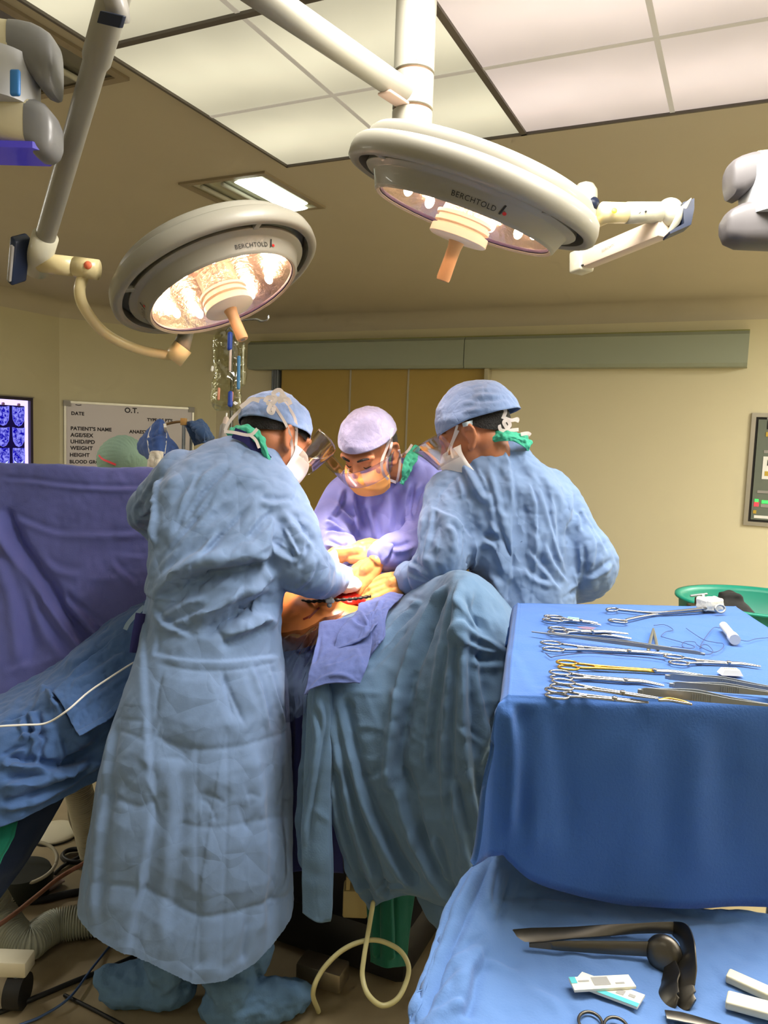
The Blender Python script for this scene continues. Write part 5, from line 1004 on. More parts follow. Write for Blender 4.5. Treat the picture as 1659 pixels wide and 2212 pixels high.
clothobj('screen_drape', 'violet blue drape hung as a screen from its bar at the far left', 'drape', G, 150, 170, M_screen, [
 ([(0, 1095), (20, 1160), (80, 1250), (160, 1370), (205, 1420)], 26, 26, 'f', .2), ([(0, 1120), (60, 1270), (120, 1380), (180, 1450)], 12, 24, 'f', .3), ([(20, 1110), (120, 1150), (200, 1155), (300, 1152)], 8, 9, 'f', .2), ([(110, 1150), (250, 1154), (345, 1158)], 6, 5, 'p', .2), ([(0, 1035), (80, 1040), (180, 1052), (330, 1055)], 6, 8, 'f', .2), ([(110, 1052), (200, 1056), (250, 1058)], 4, 4, 'p'),
 ([(130, 1280), (180, 1330), (230, 1380), (270, 1395)], 16, 12, 'f', .3), ([(160, 1300), (220, 1350), (262, 1376)], 10, 9, 'f', .3), ([(90, 1265), (130, 1320), (170, 1370)], 10, 15, 'f'), ([(180, 1250), (220, 1252), (270, 1248)], 6, 6, 'p'), ([(240, 1210), (270, 1240), (300, 1262)], 7, 10, 'f'), ([(0, 1180), (40, 1300), (60, 1450)], 12, 30, 'f', .3), ([(90, 1200), (130, 1230), (190, 1240)], 6, 14, 'f'), ([(0, 1460), (60, 1440), (150, 1420)], 5, 8, 'p'), ([(250, 1195), (300, 1200), (345, 1190)], 5, 7, 'f')],
 [dict(amp=9, scale=5, seed=101), dict(amp=2.5, scale=18, ridged=True, seed=102)], fk=1.5)
# ---- drape over the patient's arm at the left
G = [[(-160, 1560, 2.36), (0, 1500, 2.36), (110, 1440, 2.38), (200, 1370, 2.42), (300, 1300, 2.45), (400, 1270, 2.45)], [(-160, 1570, 2.22), (0, 1528, 2.2), (100, 1478, 2.22), (195, 1392, 2.28), (300, 1320, 2.34), (400, 1300, 2.38)], [(-160, 1600, 2.1), (0, 1580, 2.08), (110, 1530, 2.12), (210, 1450, 2.2), (310, 1390, 2.26), (400, 1360, 2.32)], [(-160, 1680, 2.02), (0, 1650, 2.02), (110, 1610, 2.07), (215, 1550, 2.15), (310, 1500, 2.22), (400, 1470, 2.29)], [(-160, 1760, 2.0), (0, 1720, 2.0), (110, 1690, 2.05), (215, 1640, 2.13), (310, 1600, 2.2), (400, 1560, 2.27)], [(-160, 1820, 2.0), (0, 1784, 2.0), (100, 1745, 2.05), (200, 1692, 2.13), (300, 1640, 2.2), (400, 1600, 2.27)]]
clothobj('arm_drape', 'blue drape bunched over the outstretched arm at the lower left', 'drape', G, 150, 150, M_drapeL, [
 ([(105, 1492), (125, 1515), (160, 1555), (172, 1592), (220, 1560), (262, 1515)], 12, 8, 's', 0), ([(100, 1510), (112, 1495), (140, 1545), (165, 1580)], 9, 7, 'f'), ([(120, 1480), (130, 1520), (175, 1530), (200, 1540)], 8, 9, 'f'), ([(0, 1640), (60, 1650), (140, 1660), (220, 1630)], 15, 15, 'f', .2), ([(0, 1690), (90, 1680), (180, 1640), (240, 1580)], 13, 15, 'f', .2), ([(0, 1740), (80, 1720), (180, 1670), (230, 1610)], 10, 12, 'f', .2),
 ([(50, 1545), (55, 1580), (60, 1600)], 12, 9, 'f'), ([(70, 1535), (80, 1570), (75, 1610)], 10, 9, 'f'), ([(30, 1600), (60, 1580), (90, 1600), (50, 1650)], 10, 9, 'f'), ([(0, 1640), (30, 1620), (60, 1615)], 10, 8, 'f'), ([(80, 1600), (85, 1650), (110, 1670)], 7, 9, 'f'), ([(130, 1580), (140, 1630), (150, 1670)], 6, 9, 'f'), ([(150, 1450), (200, 1425), (260, 1380)], 8, 14, 'f', .3), ([(180, 1420), (240, 1440), (280, 1460)], 5, 9, 'f'), ([(0, 1560), (40, 1550), (90, 1530)], 8, 8, 'f')],
 [dict(amp=12, scale=7, seed=111), dict(amp=6, scale=15, ridged=True, seed=112)], fk=1.6)
clothobj('arm_towel', 'folded blue towel with a frayed hem lying on top of the arm drape', 'towel', [[(118, 1496, 2.14), (200, 1418, 2.20), (310, 1332, 2.29)], [(138, 1528, 2.09), (205, 1470, 2.15), (312, 1398, 2.22)], [(158, 1568, 2.055), (220, 1524, 2.11), (314, 1450, 2.18)], [(173, 1594, 2.03), (224, 1562, 2.07), (290, 1500, 2.13)]], 90, 80, M_drapeL, [([(170, 1585), (222, 1552), (272, 1506)], 5, 6, 's', 0), ([(122, 1500), (140, 1535), (168, 1588)], 6, 6, 'r', 0), ([(150, 1480), (200, 1450), (280, 1400)], 8, 16, 'f'), ([(180, 1530), (220, 1490), (280, 1450)], 6, 14, 'f')], [dict(amp=7, scale=10, seed=114), dict(amp=4, scale=26, ridged=True, seed=115)], .004)
strapc = lambda pts, d, r, m, name, label, cat, sub=60, group=None: tag(MB().tube(pxl(pts, d), r, 10, sub=sub, rnd=True).build(name, m), label, cat, group)
strapc([(-60, 1578, 2.02), (0, 1569, 2.02), (50, 1566, 2.035), (100, 1562, 2.05), (145, 1535, 2.04), (190, 1496, 2.08), (240, 1462, 2.11), (284, 1434, 2.15), (310, 1420, 2.2)], 2, .0028, M_white, 'white_tube', 'thin white tube running over the bunched arm drape', 'tube')
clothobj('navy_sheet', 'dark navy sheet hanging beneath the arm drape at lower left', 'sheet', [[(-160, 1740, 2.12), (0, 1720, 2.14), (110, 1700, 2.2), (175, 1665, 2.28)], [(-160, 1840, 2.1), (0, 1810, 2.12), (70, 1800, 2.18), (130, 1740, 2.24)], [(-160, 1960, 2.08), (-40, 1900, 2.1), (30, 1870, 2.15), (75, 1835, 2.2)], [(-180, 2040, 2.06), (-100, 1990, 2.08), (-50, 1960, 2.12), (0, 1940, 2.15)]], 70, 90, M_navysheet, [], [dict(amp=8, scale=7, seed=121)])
clothobj('teal_cloth', 'teal green cloth with a curled hem at the lower left edge', 'cloth', [[(-120, 1800, 2.06), (-20, 1785, 2.06), (38, 1776, 2.1)], [(-120, 1850, 2.04), (-40, 1830, 2.04), (30, 1810, 2.07)], [(-120, 1900, 2.03), (-50, 1880, 2.03), (10, 1850, 2.05)], [(-130, 1950, 2.02), (-60, 1930, 2.02), (-6, 1880, 2.04)]], 50, 60, M_teal, [([(38, 1776), (28, 1812), (8, 1850), (-5, 1878)], 7, 5, 'r', 0)], [dict(amp=8, scale=12, seed=122)])
# ---- instrument table
TZ = 1.17
TA, TB, TC, TD = onz(1106, 1500, TZ), onz(1124, 1304, TZ), onz(1585, 1312, TZ), None
TD = TA+(TC-TB)*1.10
def tablecloth(name, label, A, B, C, D, z, hl, hr, hf, hb, m, folds, cr, nu=170, nv=170, lf=.0, group=None):
    """A near-left, B far-left, C far-right, D near-right; hangs (left,right,front,back)"""
    us = [-hl, -hl*.5, -.05, -.012, .0, .012, .08, .3, .5, .7, .92, .988, 1.0, 1.012, 1.05, 1+hr*.5, 1+hr]
    us = [-1.0, -.5, -.12, -.03, 0, .02, .1, .3, .5, .7, .9, .98, 1, 1.03, 1.12, 1.5, 2.0]; rows = []
    for v_ in us:
        row = []
        for u_ in us:
            cu, cv = min(max(u_, 0), 1), min(max(v_, 0), 1); p = (A*(1-cu)+D*cu)*(1-cv)+(B*(1-cu)+C*cu)*cv
            du = -u_*hl if u_ < 0 else (u_-1)*hr if u_ > 1 else 0; dv = -v_*hf if v_ < 0 else (v_-1)*hb if v_ > 1 else 0
            ou = (A-D) if u_ < 0 else (D-A); ov = (A-B) if v_ < 0 else (B-A)
            dv *= 1-.27*math.exp(-cu*7); du *= 1-.2*math.exp(-cv*7); drop = max(du, dv); k = min(du, dv); o = nrm(ou)*(min(du, .02)+lf*du+k*.12)*(du > 0)+nrm(ov)*(min(dv, .02)+lf*dv+k*.12)*(dv > 0)
            q = p+o; q[2] = z-max(0, drop-.006); row.append(q)
        rows.append(row)
    return clothobj(name, label, 'drape', rows, nu, nv, m, folds, cr, .002, group, world=True)
it = thing('instrument_table', 'overbed instrument table hidden under its blue drape', 'table', V(*((TA+TC)/2)[:2], 0))
def slab(A, B, C, D, z, t, par, name):
    m = MB(); q = np.array([A, D, C, B]); q[:, 2] = z; c = q.mean(0); q = c+(q-c)*.92; m.loft([q-V(0, 0, t), q]); m.build(name, M_satin, par, False)
slab(TA, TB, TC, TD, TZ-.008, .02, it, 'tray_top')
cA = TD*.6+TC*.4; m = MB(); m.tube([V(cA[0], cA[1], .05), V(cA[0], cA[1], TZ-.03)], .025, 18); m.build('post', M_steel, it)
m = MB(); m.box(V(cA[0], cA[1], .04), RH*.25, FH*.04, V(0, 0, .03), .01); m.box(V(cA[0], cA[1], .04), RH*.04, FH*.3, V(0, 0, .03), .01); v, f = blend(m, .008, 1); link('foot', v, f, M_satin, it)
tablecloth('table_drape', 'deep blue drape over the raised instrument table at right', TA, TB, TC, TD, TZ, .30, .25, .345, .15, M_table,
 [([(1185, 1540), (1195, 1680), (1210, 1850)], 10, 22, 'f', .3), ([(1110, 1520), (1120, 1650), (1115, 1800)], 12, 16, 'f', .2), ([(1140, 1540), (1160, 1700), (1170, 1850)], 8, 18, 'f', .3), ([(1400, 1560), (1410, 1700), (1420, 1900)], 5, 40, 'f', .3), ([(1540, 1560), (1530, 1700), (1540, 1900)], 6, 40, 'f', .3), ([(1140, 1480), (1300, 1490), (1450, 1500)], 1.5, 12, 'f', .2), ([(1150, 1330), (1250, 1320), (1350, 1330)], 2, 10, 'f', .2), ([(1100, 1400), (1130, 1440), (1160, 1500)], 2, 12, 'f', .2)],
 [dict(amp=1.5, scale=7, seed=131), dict(amp=7, scale=7, stretch=(1, 1, 4), seed=132, mask=lambda p: np.clip((TZ-.02-p[:, 2])*12, 0, 1))])
# ---- nearer, lower table in the foreground
LZ = .80
h0 = P(1075, 1832, 1.32)
far = [h0+RH*-.045+V(0, 0, -.25)-FH*.0, h0+RH*-.03+V(0, 0, -.05), h0, h0+RH*.05+V(0, 0, -.014), onz(1205, 1893, LZ+.012), onz(1350, 1938, LZ), onz(1500, 1985, LZ), onz(1659, 2010, LZ), onz(1850, 2050, LZ)]
r1 = [P(985, 2010, 1.25)+V(0, 0, -.25), P(992, 1955, 1.235), P(1006, 1925, 1.22), P(1045, 1935, 1.21), onz(1140, 1975, LZ+.01), onz(1290, 2010, LZ), onz(1450, 2050, LZ), onz(1620, 2080, LZ), onz(1850, 2130, LZ)]
r2 = [P(930, 2140, 1.15)+V(0, 0, -.25), P(938, 2085, 1.12), P(953, 2055, 1.105), P(1000, 2065, 1.09), onz(1110, 2090, LZ), onz(1260, 2120, LZ), onz(1420, 2150, LZ), onz(1600, 2180, LZ), onz(1850, 2230, LZ)]
r3 = [P(880, 2260, 1.06)+V(0, 0, -.25), P(890, 2220, 1.03), P(905, 2195, 1.01), P(955, 2205, .99), onz(1070, 2220, LZ), onz(1230, 2240, LZ), onz(1400, 2260, LZ), onz(1600, 2290, LZ), onz(1850, 2330, LZ)]
r4 = [q+(b-a)*.8 for a, b, q in zip(r2, r3, r3)]; r5 = [q+nrm(b-a)*.03+V(0, 0, -.03) for a, b, q in zip(r3, r4, r4)]; r6 = [q+V(0, 0, -.3) for q in r5]
fb = [q+V(0, 0, -.30)+FH*.03 for q in far]; fa = [q+V(0, 0, -.012)+FH*.02 for q in far]
clothobj('table_drape', 'grey blue drape with crumpled corner over the near low table', 'drape', [fb, fa, far, r1, r2, r3, r4, r5, r6], 190, 190, M_table2,
 [([(1060, 1830), (1040, 1900), (990, 2000), (940, 2110), (905, 2210)], 9, 9, 'f', .1), ([(1075, 1850), (1062, 1920), (1060, 1970)], 8, 9, 'f'), ([(1100, 1880), (1080, 1950), (1062, 2000)], 8, 9, 'f'), ([(1080, 1942), (1150, 1944), (1220, 1950), (1300, 1950)], 5, 6, 'f', .2), ([(1045, 1870), (1010, 1940), (975, 2010)], 6, 7, 'f'), ([(1000, 2050), (1040, 2035), (1050, 2022)], 5, 6, 'f'), ([(960, 2075), (1000, 2060), (1060, 2040)], 5, 6, 'f'), ([(1050, 2070), (1020, 2100), (1010, 2150), (990, 2200)], 10, 12, 'f', .2), ([(1040, 2072), (1075, 2080), (1130, 2100)], 5, 7, 'f'), ([(945, 2150), (970, 2120), (1000, 2100)], 6, 8, 'f'), ([(1130, 2120), (1200, 2160), (1220, 2200)], 4, 12, 'f'), ([(930, 2190), (970, 2175), (1010, 2165)], 5, 7, 'f'), ([(1290, 2050), (1400, 2070), (1500, 2090)], 3, 14, 'f'), ([(1120, 1890), (1110, 1930), (1090, 1960)], 5, 8, 'f')],
 [dict(amp=5, scale=7, seed=141), dict(amp=2.5, scale=20, ridged=True, seed=142)], world=True)
lt = thing('low_table', 'low trolley table hidden under the near drape', 'table', V(*onz(1450, 2150, 0)[:2], 0))
slab(onz(1000, 2330, LZ), onz(1120, 1960, LZ), onz(1800, 2060, LZ), onz(1800, 2380, LZ), LZ-.012, .02, lt, 'table_top')
for q in (onz(1100, 2220, LZ), onz(1150, 1990, LZ), onz(1780, 2080, LZ), onz(1780, 2260, LZ)):
    m = MB(); m.tube([V(q[0], q[1], 0), V(q[0], q[1], LZ-.03)], .014, 12); m.build('leg', M_steel, lt)
m = MB(); m.tube([V(*h0[:2], .0), h0-V(0, 0, .012)], .011, 12, rnd=True); m.build('corner_post', M_steel, lt)
# ------------------------------------------------------------------ instruments on the raised table
def tp(px, py, z=0.0): return onz(px, py, TZ+.004+z)
def frame_on(a, b):
    t = nrm((b-a)*[1, 1, 0]); return t, np.cross(_z, t), np.linalg.norm((b-a)*[1, 1, 0])
def ring_path(c, t, s, rl, rs_, n=26, tw=0): 
    a = np.linspace(0, 2*pi, n); return c+np.outer(np.cos(a)*rl, t)+np.outer(np.sin(a)*rs_, s)
def ringed(name, label, h, tip, m=M_steel, rl=.017, rs_=.012, sep=.014, joint=.68, curve=0, w=.0026, jaw='jaw', mh=None, open_=0, loop=None, cat='forceps', z=0, lift=0):
    """ring-handled instrument lying flat: h = middle of the rings' far end, tip = point of the jaws"""
    h, tip = h+V(0, 0, z), tip+V(0, 0, z); t, s, L = frame_on(h, tip); o = thing(name, label, cat, h)
    mh = mh or m; hs = .34*L
    for k in (-1, 1):
        zz = V(0, 0, .0022+.0012*k+lift*(k+1)); c = h+t*rl+s*k*sep+zz
        b = MB(); q = ring_path(c, t, s, rl, rs_); n = len(q)-1; rg = []
        for i in range(n):
            d = nrm(q[i]-c); a = np.arange(8)*2*pi/8; rg.append(q[i]+.0021*(np.cos(a)[:, None]*d+np.sin(a)[:, None]*_z))
        rg.append(rg[0]); b.loft(rg, cap=False); b.build('finger_ring', mh, o)
        j = h+t*L*joint+zz*.6; a0 = c+t*rl*.96-s*k*rs_*.2
        b = MB(); b.tube([a0, a0*.6+j*.4-s*k*sep*.25, j+s*k*.0008], [w, w, w*1.15], 10, sub=14, flat=.8); b.build('shank', mh if mh is not m else m, o)
        e = tip+zz*.5; side = -k if open_ == 0 else k
        b = MB(); pts = [j+s*k*.0006, j*.55+e*.45+s*(k*(.0016+open_*.5)+curve*.0), e+s*(k*(.0009+open_))]
        pts = [p-s*curve*f for p, f in zip(pts, (0, -.25, 1))]
        b.tube(pts, [w*1.25, w*.95, w*.4], 10, sub=16, flat=.75, rnd=True); b.build(jaw, m, o)
    b = MB(); b.lathe([(.0, .0), (.0042, .0), (.0042, .0055), (.003, .0065), (0, .0065)], h+t*L*joint-V(0, 0, .0008), _z, 16); b.build('pivot_screw', m, o)
    b = MB(); c = h+t*(rl*2+.028*L/.2); b.box(c+V(0, 0, .003), t*.006, s*sep*.45, V(0, 0, .0012), .0006); b.build('ratchet', mh, o, False)
    return o
# sponge forceps gripping gauze
o = thing('sponge_forceps', 'long ring forceps holding white gauze at the far side of the raised table', 'forceps', tp(1325, 1335))
ra, rb, J, T = tp(1322, 1321), tp(1334, 1346), tp(1420, 1329), tp(1545, 1321)
for k, c in ((1, ra), (-1, rb)):
    t, s, L = frame_on(c, J); b = MB(); q = ring_path(c+V(0, 0, .004), nrm(tp(1340, 1330)-tp(1300, 1332)), s, .016, .017); rg = []
    for i in range(len(q)-1):
        d = nrm(q[i]-c); a = np.arange(8)*2*pi/8; rg.append(q[i]+.0025*(np.cos(a)[:, None]*d+np.sin(a)[:, None]*_z))
    rg.append(rg[0]); b.loft(rg, cap=False); b.build('finger_ring', M_steel, o)
    t2, s2, L2 = frame_on(tp(1325, 1333), T); c2 = c+t2*.016
    b = MB(); b.tube([c2+V(0, 0, .004), c2*.75+J*.25-s2*k*.003+V(0, 0, .004), J+V(0, 0, .004+k*.002), T-t2*.03-s2*k*.003+V(0, 0, .006+k*.004)], .0032, 10, sub=26); b.build('shank', M_steel, o)
    b = MB(); q = ring_path(T+V(0, 0, .012+k*.012), t2, nrm(s2*.35+_z*.94), .014, .009); rg = []
    for i in range(len(q)-1):
        d = nrm(q[i]-q[:-1].mean(0)); nn = np.cross(d, nrm(np.cross(t2, s2*.35+_z*.94))); a = np.arange(8)*2*pi/8; rg.append(q[i]+.0028*(np.cos(a)[:, None]*d+np.sin(a)[:, None]*nrm(np.cross(t2, nrm(s2*.35+_z*.94)))))
    rg.append(rg[0]); off = -FH*.024*(1 if k == 1 else -1); b.loft([r+off-V(0, 0, k*.012) for r in rg], cap=False); b.build('ring_jaw', M_satin, o)
b = MB(); q = tp(1532, 1319); t2, s2, L2 = frame_on(tp(1325, 1333), T); b.box(q+V(0, 0, .016), t2*.026, s2*.019, V(0, 0, .015), .006, 4)
c = Cloth(*evaluated(b.arr(), b.f, [('SUBSURF', dict(levels=2))])); c.crumple(3, 60, seed=1); tag(c.build('folded_gauze', mat('gauze_cream', (236, 232, 212), .95, bump=(160, .5, .003)), None), 'folded white gauze held in the jaws of the long ring forceps', 'gauze')
G_ = 'ringed clamps on the raised table'
o = ringed('artery_forceps', 'short clamp with a green tape band at the far left of the raised table', tp(1174, 1336), tp(1298, 1350), sep=.011, curve=.004)
t, s, L = frame_on(tp(1174, 1336), tp(1298, 1350)); b = MB(); b.box(tp(1238, 1341)+V(0, 0, .004), t*.012, s*.005, V(0, 0, .003), .001); b.build('tape_band', mat('mint_tape', (130, 200, 160), .6), o)
ringed('artery_forceps', 'short clamp stacked just below the green taped clamp', tp(1180, 1343), tp(1290, 1352), sep=.010, curve=.004, z=.006)
ringed('curved_clamp', 'curved clamp with bent jaws, third from the far edge at left', tp(1184, 1363), tp(1362, 1378), sep=.011, curve=.010, w=.0032, joint=.55)
ringed('curved_clamp', 'curved clamp lying on another with its rings nearly hidden', tp(1188, 1370), tp(1352, 1374), sep=.010, curve=.010, w=.003, joint=.55, z=.006)
# long dissecting forceps
def tweezer(label, tail, tip, z=0, w=.006, gap=.006, name='dissecting_forceps', m=M_satin, lift=.0):
    tail, tip = tail+V(0, 0, z), tip+V(0, 0, z); t, s, L = frame_on(tail, tip); o = thing(name, label, 'forceps', tail)
    for k in (-1, 1):
        pr = [(0, .0, .8), (.04, .001, 1), (.16, .25, 1.05), (.38, .85, 1.2), (.5, 1.0, 1.1), (.7, .75, .7), (.9, .32, .42), (1, .12, .3)]
        rg = []
        for f, g_, ww in catmull(np.array(pr), 40):
            c = tail+t*L*f+s*k*gap*g_+V(0, 0, w*ww+.001+lift*f); a = np.array([(1, -1), (1, 1), (-1, 1), (-1, -1)]); rg.append([c+s*.0011*x+_z*w*ww*y for x, y in a])
        MB().loft(rg).build('spring_arm', m, o, 40)
    b = MB(); b.box(tail+V(0, 0, w)-t*.001, t*.004, s*.002, V(0, 0, w*.7), .001); b.build('tail_end', m, o)
    for i in range(9):
        b = MB(); f = .40+.018*i; b.box(tail+t*L*f-s*(gap*.95+.0014)+V(0, 0, w*1.2), t*.0008, s*.0007, V(0, 0, w*.9)); b.build('grip_ridge', m, o, False)
    return o
tweezer('long pointed tissue forceps lying across other instruments at left', tp(1516, 1421), tp(1148, 1371), z=.004, w=.0032, gap=.005)
ringed('needle_holder', 'long needle holder below the pointed tissue forceps, rings at left', tp(1170, 1397), tp(1450, 1414), sep=.018, rs_=.013, rl=.019, w=.003, curve=.003)
ringed('scissors', 'curved scissors at right with rings mid-table and dark tip', tp(1440, 1427), tp(1638, 1438), sep=.015, w=.003, curve=.008, cat='scissors')
ringed('needle_holder', 'needle holder with gold plated rings in the middle of the table', tp(1204, 1438), tp(1514, 1457), mh=M_gold, sep=.011, w=.003, curve=.008)
ringed('scissors', 'curved scissors directly below the gold ringed needle holder', tp(1188, 1460), tp(1430, 1478), sep=.0105, w=.0036, curve=.010, cat='scissors')
ringed('artery_forceps', 'long slim clamp on top of another near the front left edge', tp(1190, 1489), tp(1420, 1521), sep=.010, z=.008, w=.0028)
ringed('artery_forceps', 'long slim clamp lowest at the front left edge of the raised table', tp(1178, 1498), tp(1400, 1519), sep=.010, w=.0028)
tweezer('broad ridged forceps, the farthest of three at the right front edge', tp(1443, 1469), tp(1712, 1496), w=.0052, gap=.006)
tweezer('broad ridged forceps, the middle one of three at right front', tp(1452, 1487), tp(1712, 1506), w=.0052, gap=.006)
tweezer('broad ridged forceps, nearest to the front edge with tip raised', tp(1384, 1502), tp(1660, 1527), w=.0058, gap=.007)
# small clips
o = thing('bulldog_clamp', 'tiny gold and steel clamp lying at the front edge of the raised table', 'clamp', tp(1455, 1519))
t, s, L = frame_on(tp(1424, 1517), tp(1492, 1524))
for k, mm in ((1, M_gold), (-1, M_steel)): MB().tube([tp(1424, 1517)+s*k*.001+V(0, 0, .003), tp(1445, 1517)+s*k*.005+V(0, 0, .004), tp(1475, 1521)+s*k*.004+V(0, 0, .003), tp(1492, 1524)+V(0, 0, .002)], .0022, 8, sub=20, rnd=True).build('spring_leaf', mm, o)
o = thing('wire_clip', 'small grey v shaped spring clip pointing away beyond the long forceps', 'clip', tp(1411, 1385))
for x in (1400, 1421): MB().tube([tp(1411, 1362)+V(0, 0, .004), tp((1411*.5+x*.5), 1384)+V(0, 0, .004), tp(x, 1408)+V(0, 0, .003)], [.0022, .003, .003], 10, flat=.7, rnd=True).build('clip_leg', mat('dull_clip', (120, 122, 112), .4, .6), o)
o = thing('suture_vial', 'white plastic tube with a round cap lying at the right of threads', 'vial', tp(1578, 1378))
t, s, L = frame_on(tp(1562, 1357), tp(1590, 1392)); r = .0085
MB().tube([tp(1562, 1360)+V(0, 0, r), tp(1582, 1385)+V(0, 0, r)], r, 20).build('tube_body', mat('milky_plastic', (214, 210, 190), .3), o, 40); MB().tube([tp(1581, 1384)+V(0, 0, r), tp(1587, 1391)+V(0, 0, r)], r*1.25, 20).build('cap', M_white, o, 40)
o = thing('needle_counter', 'small white sloped block with a row of brown slots', 'block', tp(1577, 1455))
t, s, L = frame_on(tp(1552, 1460), tp(1600, 1462)); c = tp(1577, 1456)
b = MB(); b.loft([[c+t*x*.018*k+s*y*.011*k+V(0, 0, z) for x, y in ((-1, -1), (1, -1), (1, 1), (-1, 1))] for z, k in ((0, 1), (.009, .72))]); b.build('foam_block', M_white, o, False)
for i in range(6): MB().box(c+t*(-.009+.0036*i)+s*.002+V(0, 0, .0093), t*.0008, s*.002, V(0, 0, .0004)).build('slot', mat('slot_brown', (150, 130, 90), .7), o, False)
def thread(label, pts, r=.0006): 
    q = np.array([tp(*p)+V(0, 0, .0012) for p in pts]); tag(MB().tube(q, r, 6, sub=len(pts)*9).build('suture_thread', mat('suture_dark', (46, 52, 92), .5)), label, 'thread', 'loose suture threads')
thread('dark suture thread looping over the middle of the raised table', [(1412, 1352), (1436, 1351), (1454, 1362), (1438, 1366), (1428, 1375), (1434, 1378), (1470, 1388), (1500, 1398), (1490, 1402), (1474, 1398), (1478, 1388), (1500, 1388), (1508, 1396), (1540, 1410), (1560, 1402), (1562, 1392), (1545, 1389), (1520, 1383), (1490, 1364), (1482, 1358)])
thread('dark suture thread curling from the white vial towards the clips', [(1556, 1358), (1542, 1357), (1528, 1372), (1515, 1392), (1512, 1402), (1518, 1394), (1530, 1396), (1540, 1410), (1522, 1415), (1480, 1408), (1450, 1402), (1454, 1398), (1490, 1402)])
thread('dark suture thread running off the right edge beside the vial', [(1600, 1384), (1616, 1386), (1634, 1381), (1670, 1378)])
thread('suture thread trailing under the long needle holder', [(1178, 1412), (1190, 1421), (1205, 1418), (1270, 1412), (1350, 1418), (1400, 1422), (1436, 1427)], .0009)
b = MB(); a = np.linspace(0, 2*pi, 28, endpoint=False); c = tp(1268, 1357); b.add([c+RH*.018*cos(x)*(1+.2*sin(3*x))+FH*.012*sin(x)+V(0, 0, .0006) for x in a], [list(range(28))]); tag(b.build('blood_stain', mat('faint_stain', (112, 92, 116), .9), None, False), 'faint reddish stain on the drape between two clamps', 'stain')

# ------------------------------------------------------------------ things on the near low table
def lp(px, py, z=0.0): return onz(px, py, LZ+.006+z)
M_oldsteel = mat('worn_dark_steel', (96, 92, 84), .38, 1)
def strip(path, w, th, m, name, parent, sub=40, side=None):
    q = catmull(np.array(path), sub); ww = np.interp(np.linspace(0, 1, sub), np.linspace(0, 1, len(w)), w); t = np.gradient(q, axis=0); rg = []
    sd = catmull(np.array(side), sub) if side is not None else None
    for i in range(sub):
        z_ = nrm(t[i]); s = nrm(sd[i]-z_*np.dot(sd[i], z_)) if sd is not None else nrm(np.cross(_z, z_)); u = np.cross(z_, s); rg.append([q[i]+s*ww[i]*x+u*th*y for x, y in ((-1, -.6), (-.85, -1), (.85, -1), (1, -.6), (1, .6), (.85, 1), (-.85, 1), (-1, .6))])
    return MB().loft(rg).build(name, m, parent, 45)
o = thing('retractor', 'long flat handled retractor, the longer of two on the near table', 'retractor', lp(1250, 2020))
u_ = nrm(_z+.2*FH)
strip([lp(1062, 2028), lp(1150, 2021), lp(1250, 2014, .006), lp(1370, 2006, .014), lp(1440, 2004, .02), lp(1462, 2008, .02)], [.011, .012, .009, .007, .008, .010], .0018, M_oldsteel, 'handle', o, side=[nrm(FH+.4*_z)]*3+[nrm(.5*FH+_z)]*3)
strip([lp(1455, 2006, .02), lp(1477, 2020, .03), lp(1484, 2055, .03), lp(1478, 2095, .02), lp(1470, 2130, .008), lp(1482, 2158, .003), lp(1497, 2170, .003)], [.010, .016, .020, .021, .020, .017, .008], .0016, M_oldsteel, 'blade', o, side=[nrm(_z+.2*RH), nrm(_z+.3*RH), nrm(_z+.5*RH), nrm(_z*.7+.7*RH), nrm(_z*.6+.8*RH), nrm(_z*.6+.8*RH), nrm(_z*.6+.8*RH)])
o = thing('retractor', 'shorter retractor with a round paddle lying beside the longer one', 'retractor', lp(1280, 2045))
strip([lp(1143, 2041, .004), lp(1220, 2043, .008), lp(1320, 2047, .012), lp(1405, 2050, .016)], [.003, .007, .009, .010], .0022, M_oldsteel, 'handle', o, side=[nrm(FH*.3+_z)]*4)
b = MB(); c = lp(1433, 2062, .018); n_ = nrm(-CF*.8-RH*.55+_z*.25); b.lathe([(.0, .006), (.012, .0055), (.021, .003), (.0255, -.002), (.0262, -.005), (.024, -.005), (.012, .001), (0, .002)], c, n_, 36); b.build('paddle', M_oldsteel, o)
strip([lp(1448, 2082, .012), lp(1449, 2110, .008), lp(1443, 2135, .004), lp(1452, 2158, .002), lp(1464, 2166, .002)], [.010, .016, .017, .013, .006], .0016, M_oldsteel, 'blade', o, side=[nrm(_z*.7+.7*RH)]*5)
def packet(label, q, z, teal, mark):
    o = thing('blade_packet', label, 'packet', lp(*q[0])); p = np.array([lp(*x, z) for x in q]); c = p.mean(0)
    b = MB(); b.loft([p, p+V(0, 0, .0035)]); b.build('wrapper', mat('packet_paper', (226, 224, 206), .5), o, False)
    def quad(u0, u1, v0, v1, m, name):
        f = lambda u, v: (p[0]*(1-u)+p[1]*u)*(1-v)+(p[3]*(1-u)+p[2]*u)*v+V(0, 0, .0039); MB().add([f(u0, v0), f(u1, v0), f(u1, v1), f(u0, v1)], [[0, 1, 2, 3]]).build(name, m, o, False)
    quad(*teal, mat('packet_teal', (80, 178, 186), .5), 'teal_band')
    for k in mark: quad(*k, mat('packet_grey_print', (150, 150, 146), .6), 'printed_block')
    return o
packet('white blade packet lying underneath, its teal edge towards the viewer', [(1257, 2104), (1393, 2154), (1376, 2181), (1236, 2128)], 0, (0, 1, .72, 1), [(.62, .74, .25, .6), (.8, .9, .3, .5)])
packet('white blade packet lying on top with a teal corner at left', [(1228, 2116), (1357, 2110), (1374, 2136), (1241, 2144)], .004, (0, .10, .0, .5), [(.35, .62, .1, .75), (.12, .3, .3, .42), (.7, .85, .6, .72)])
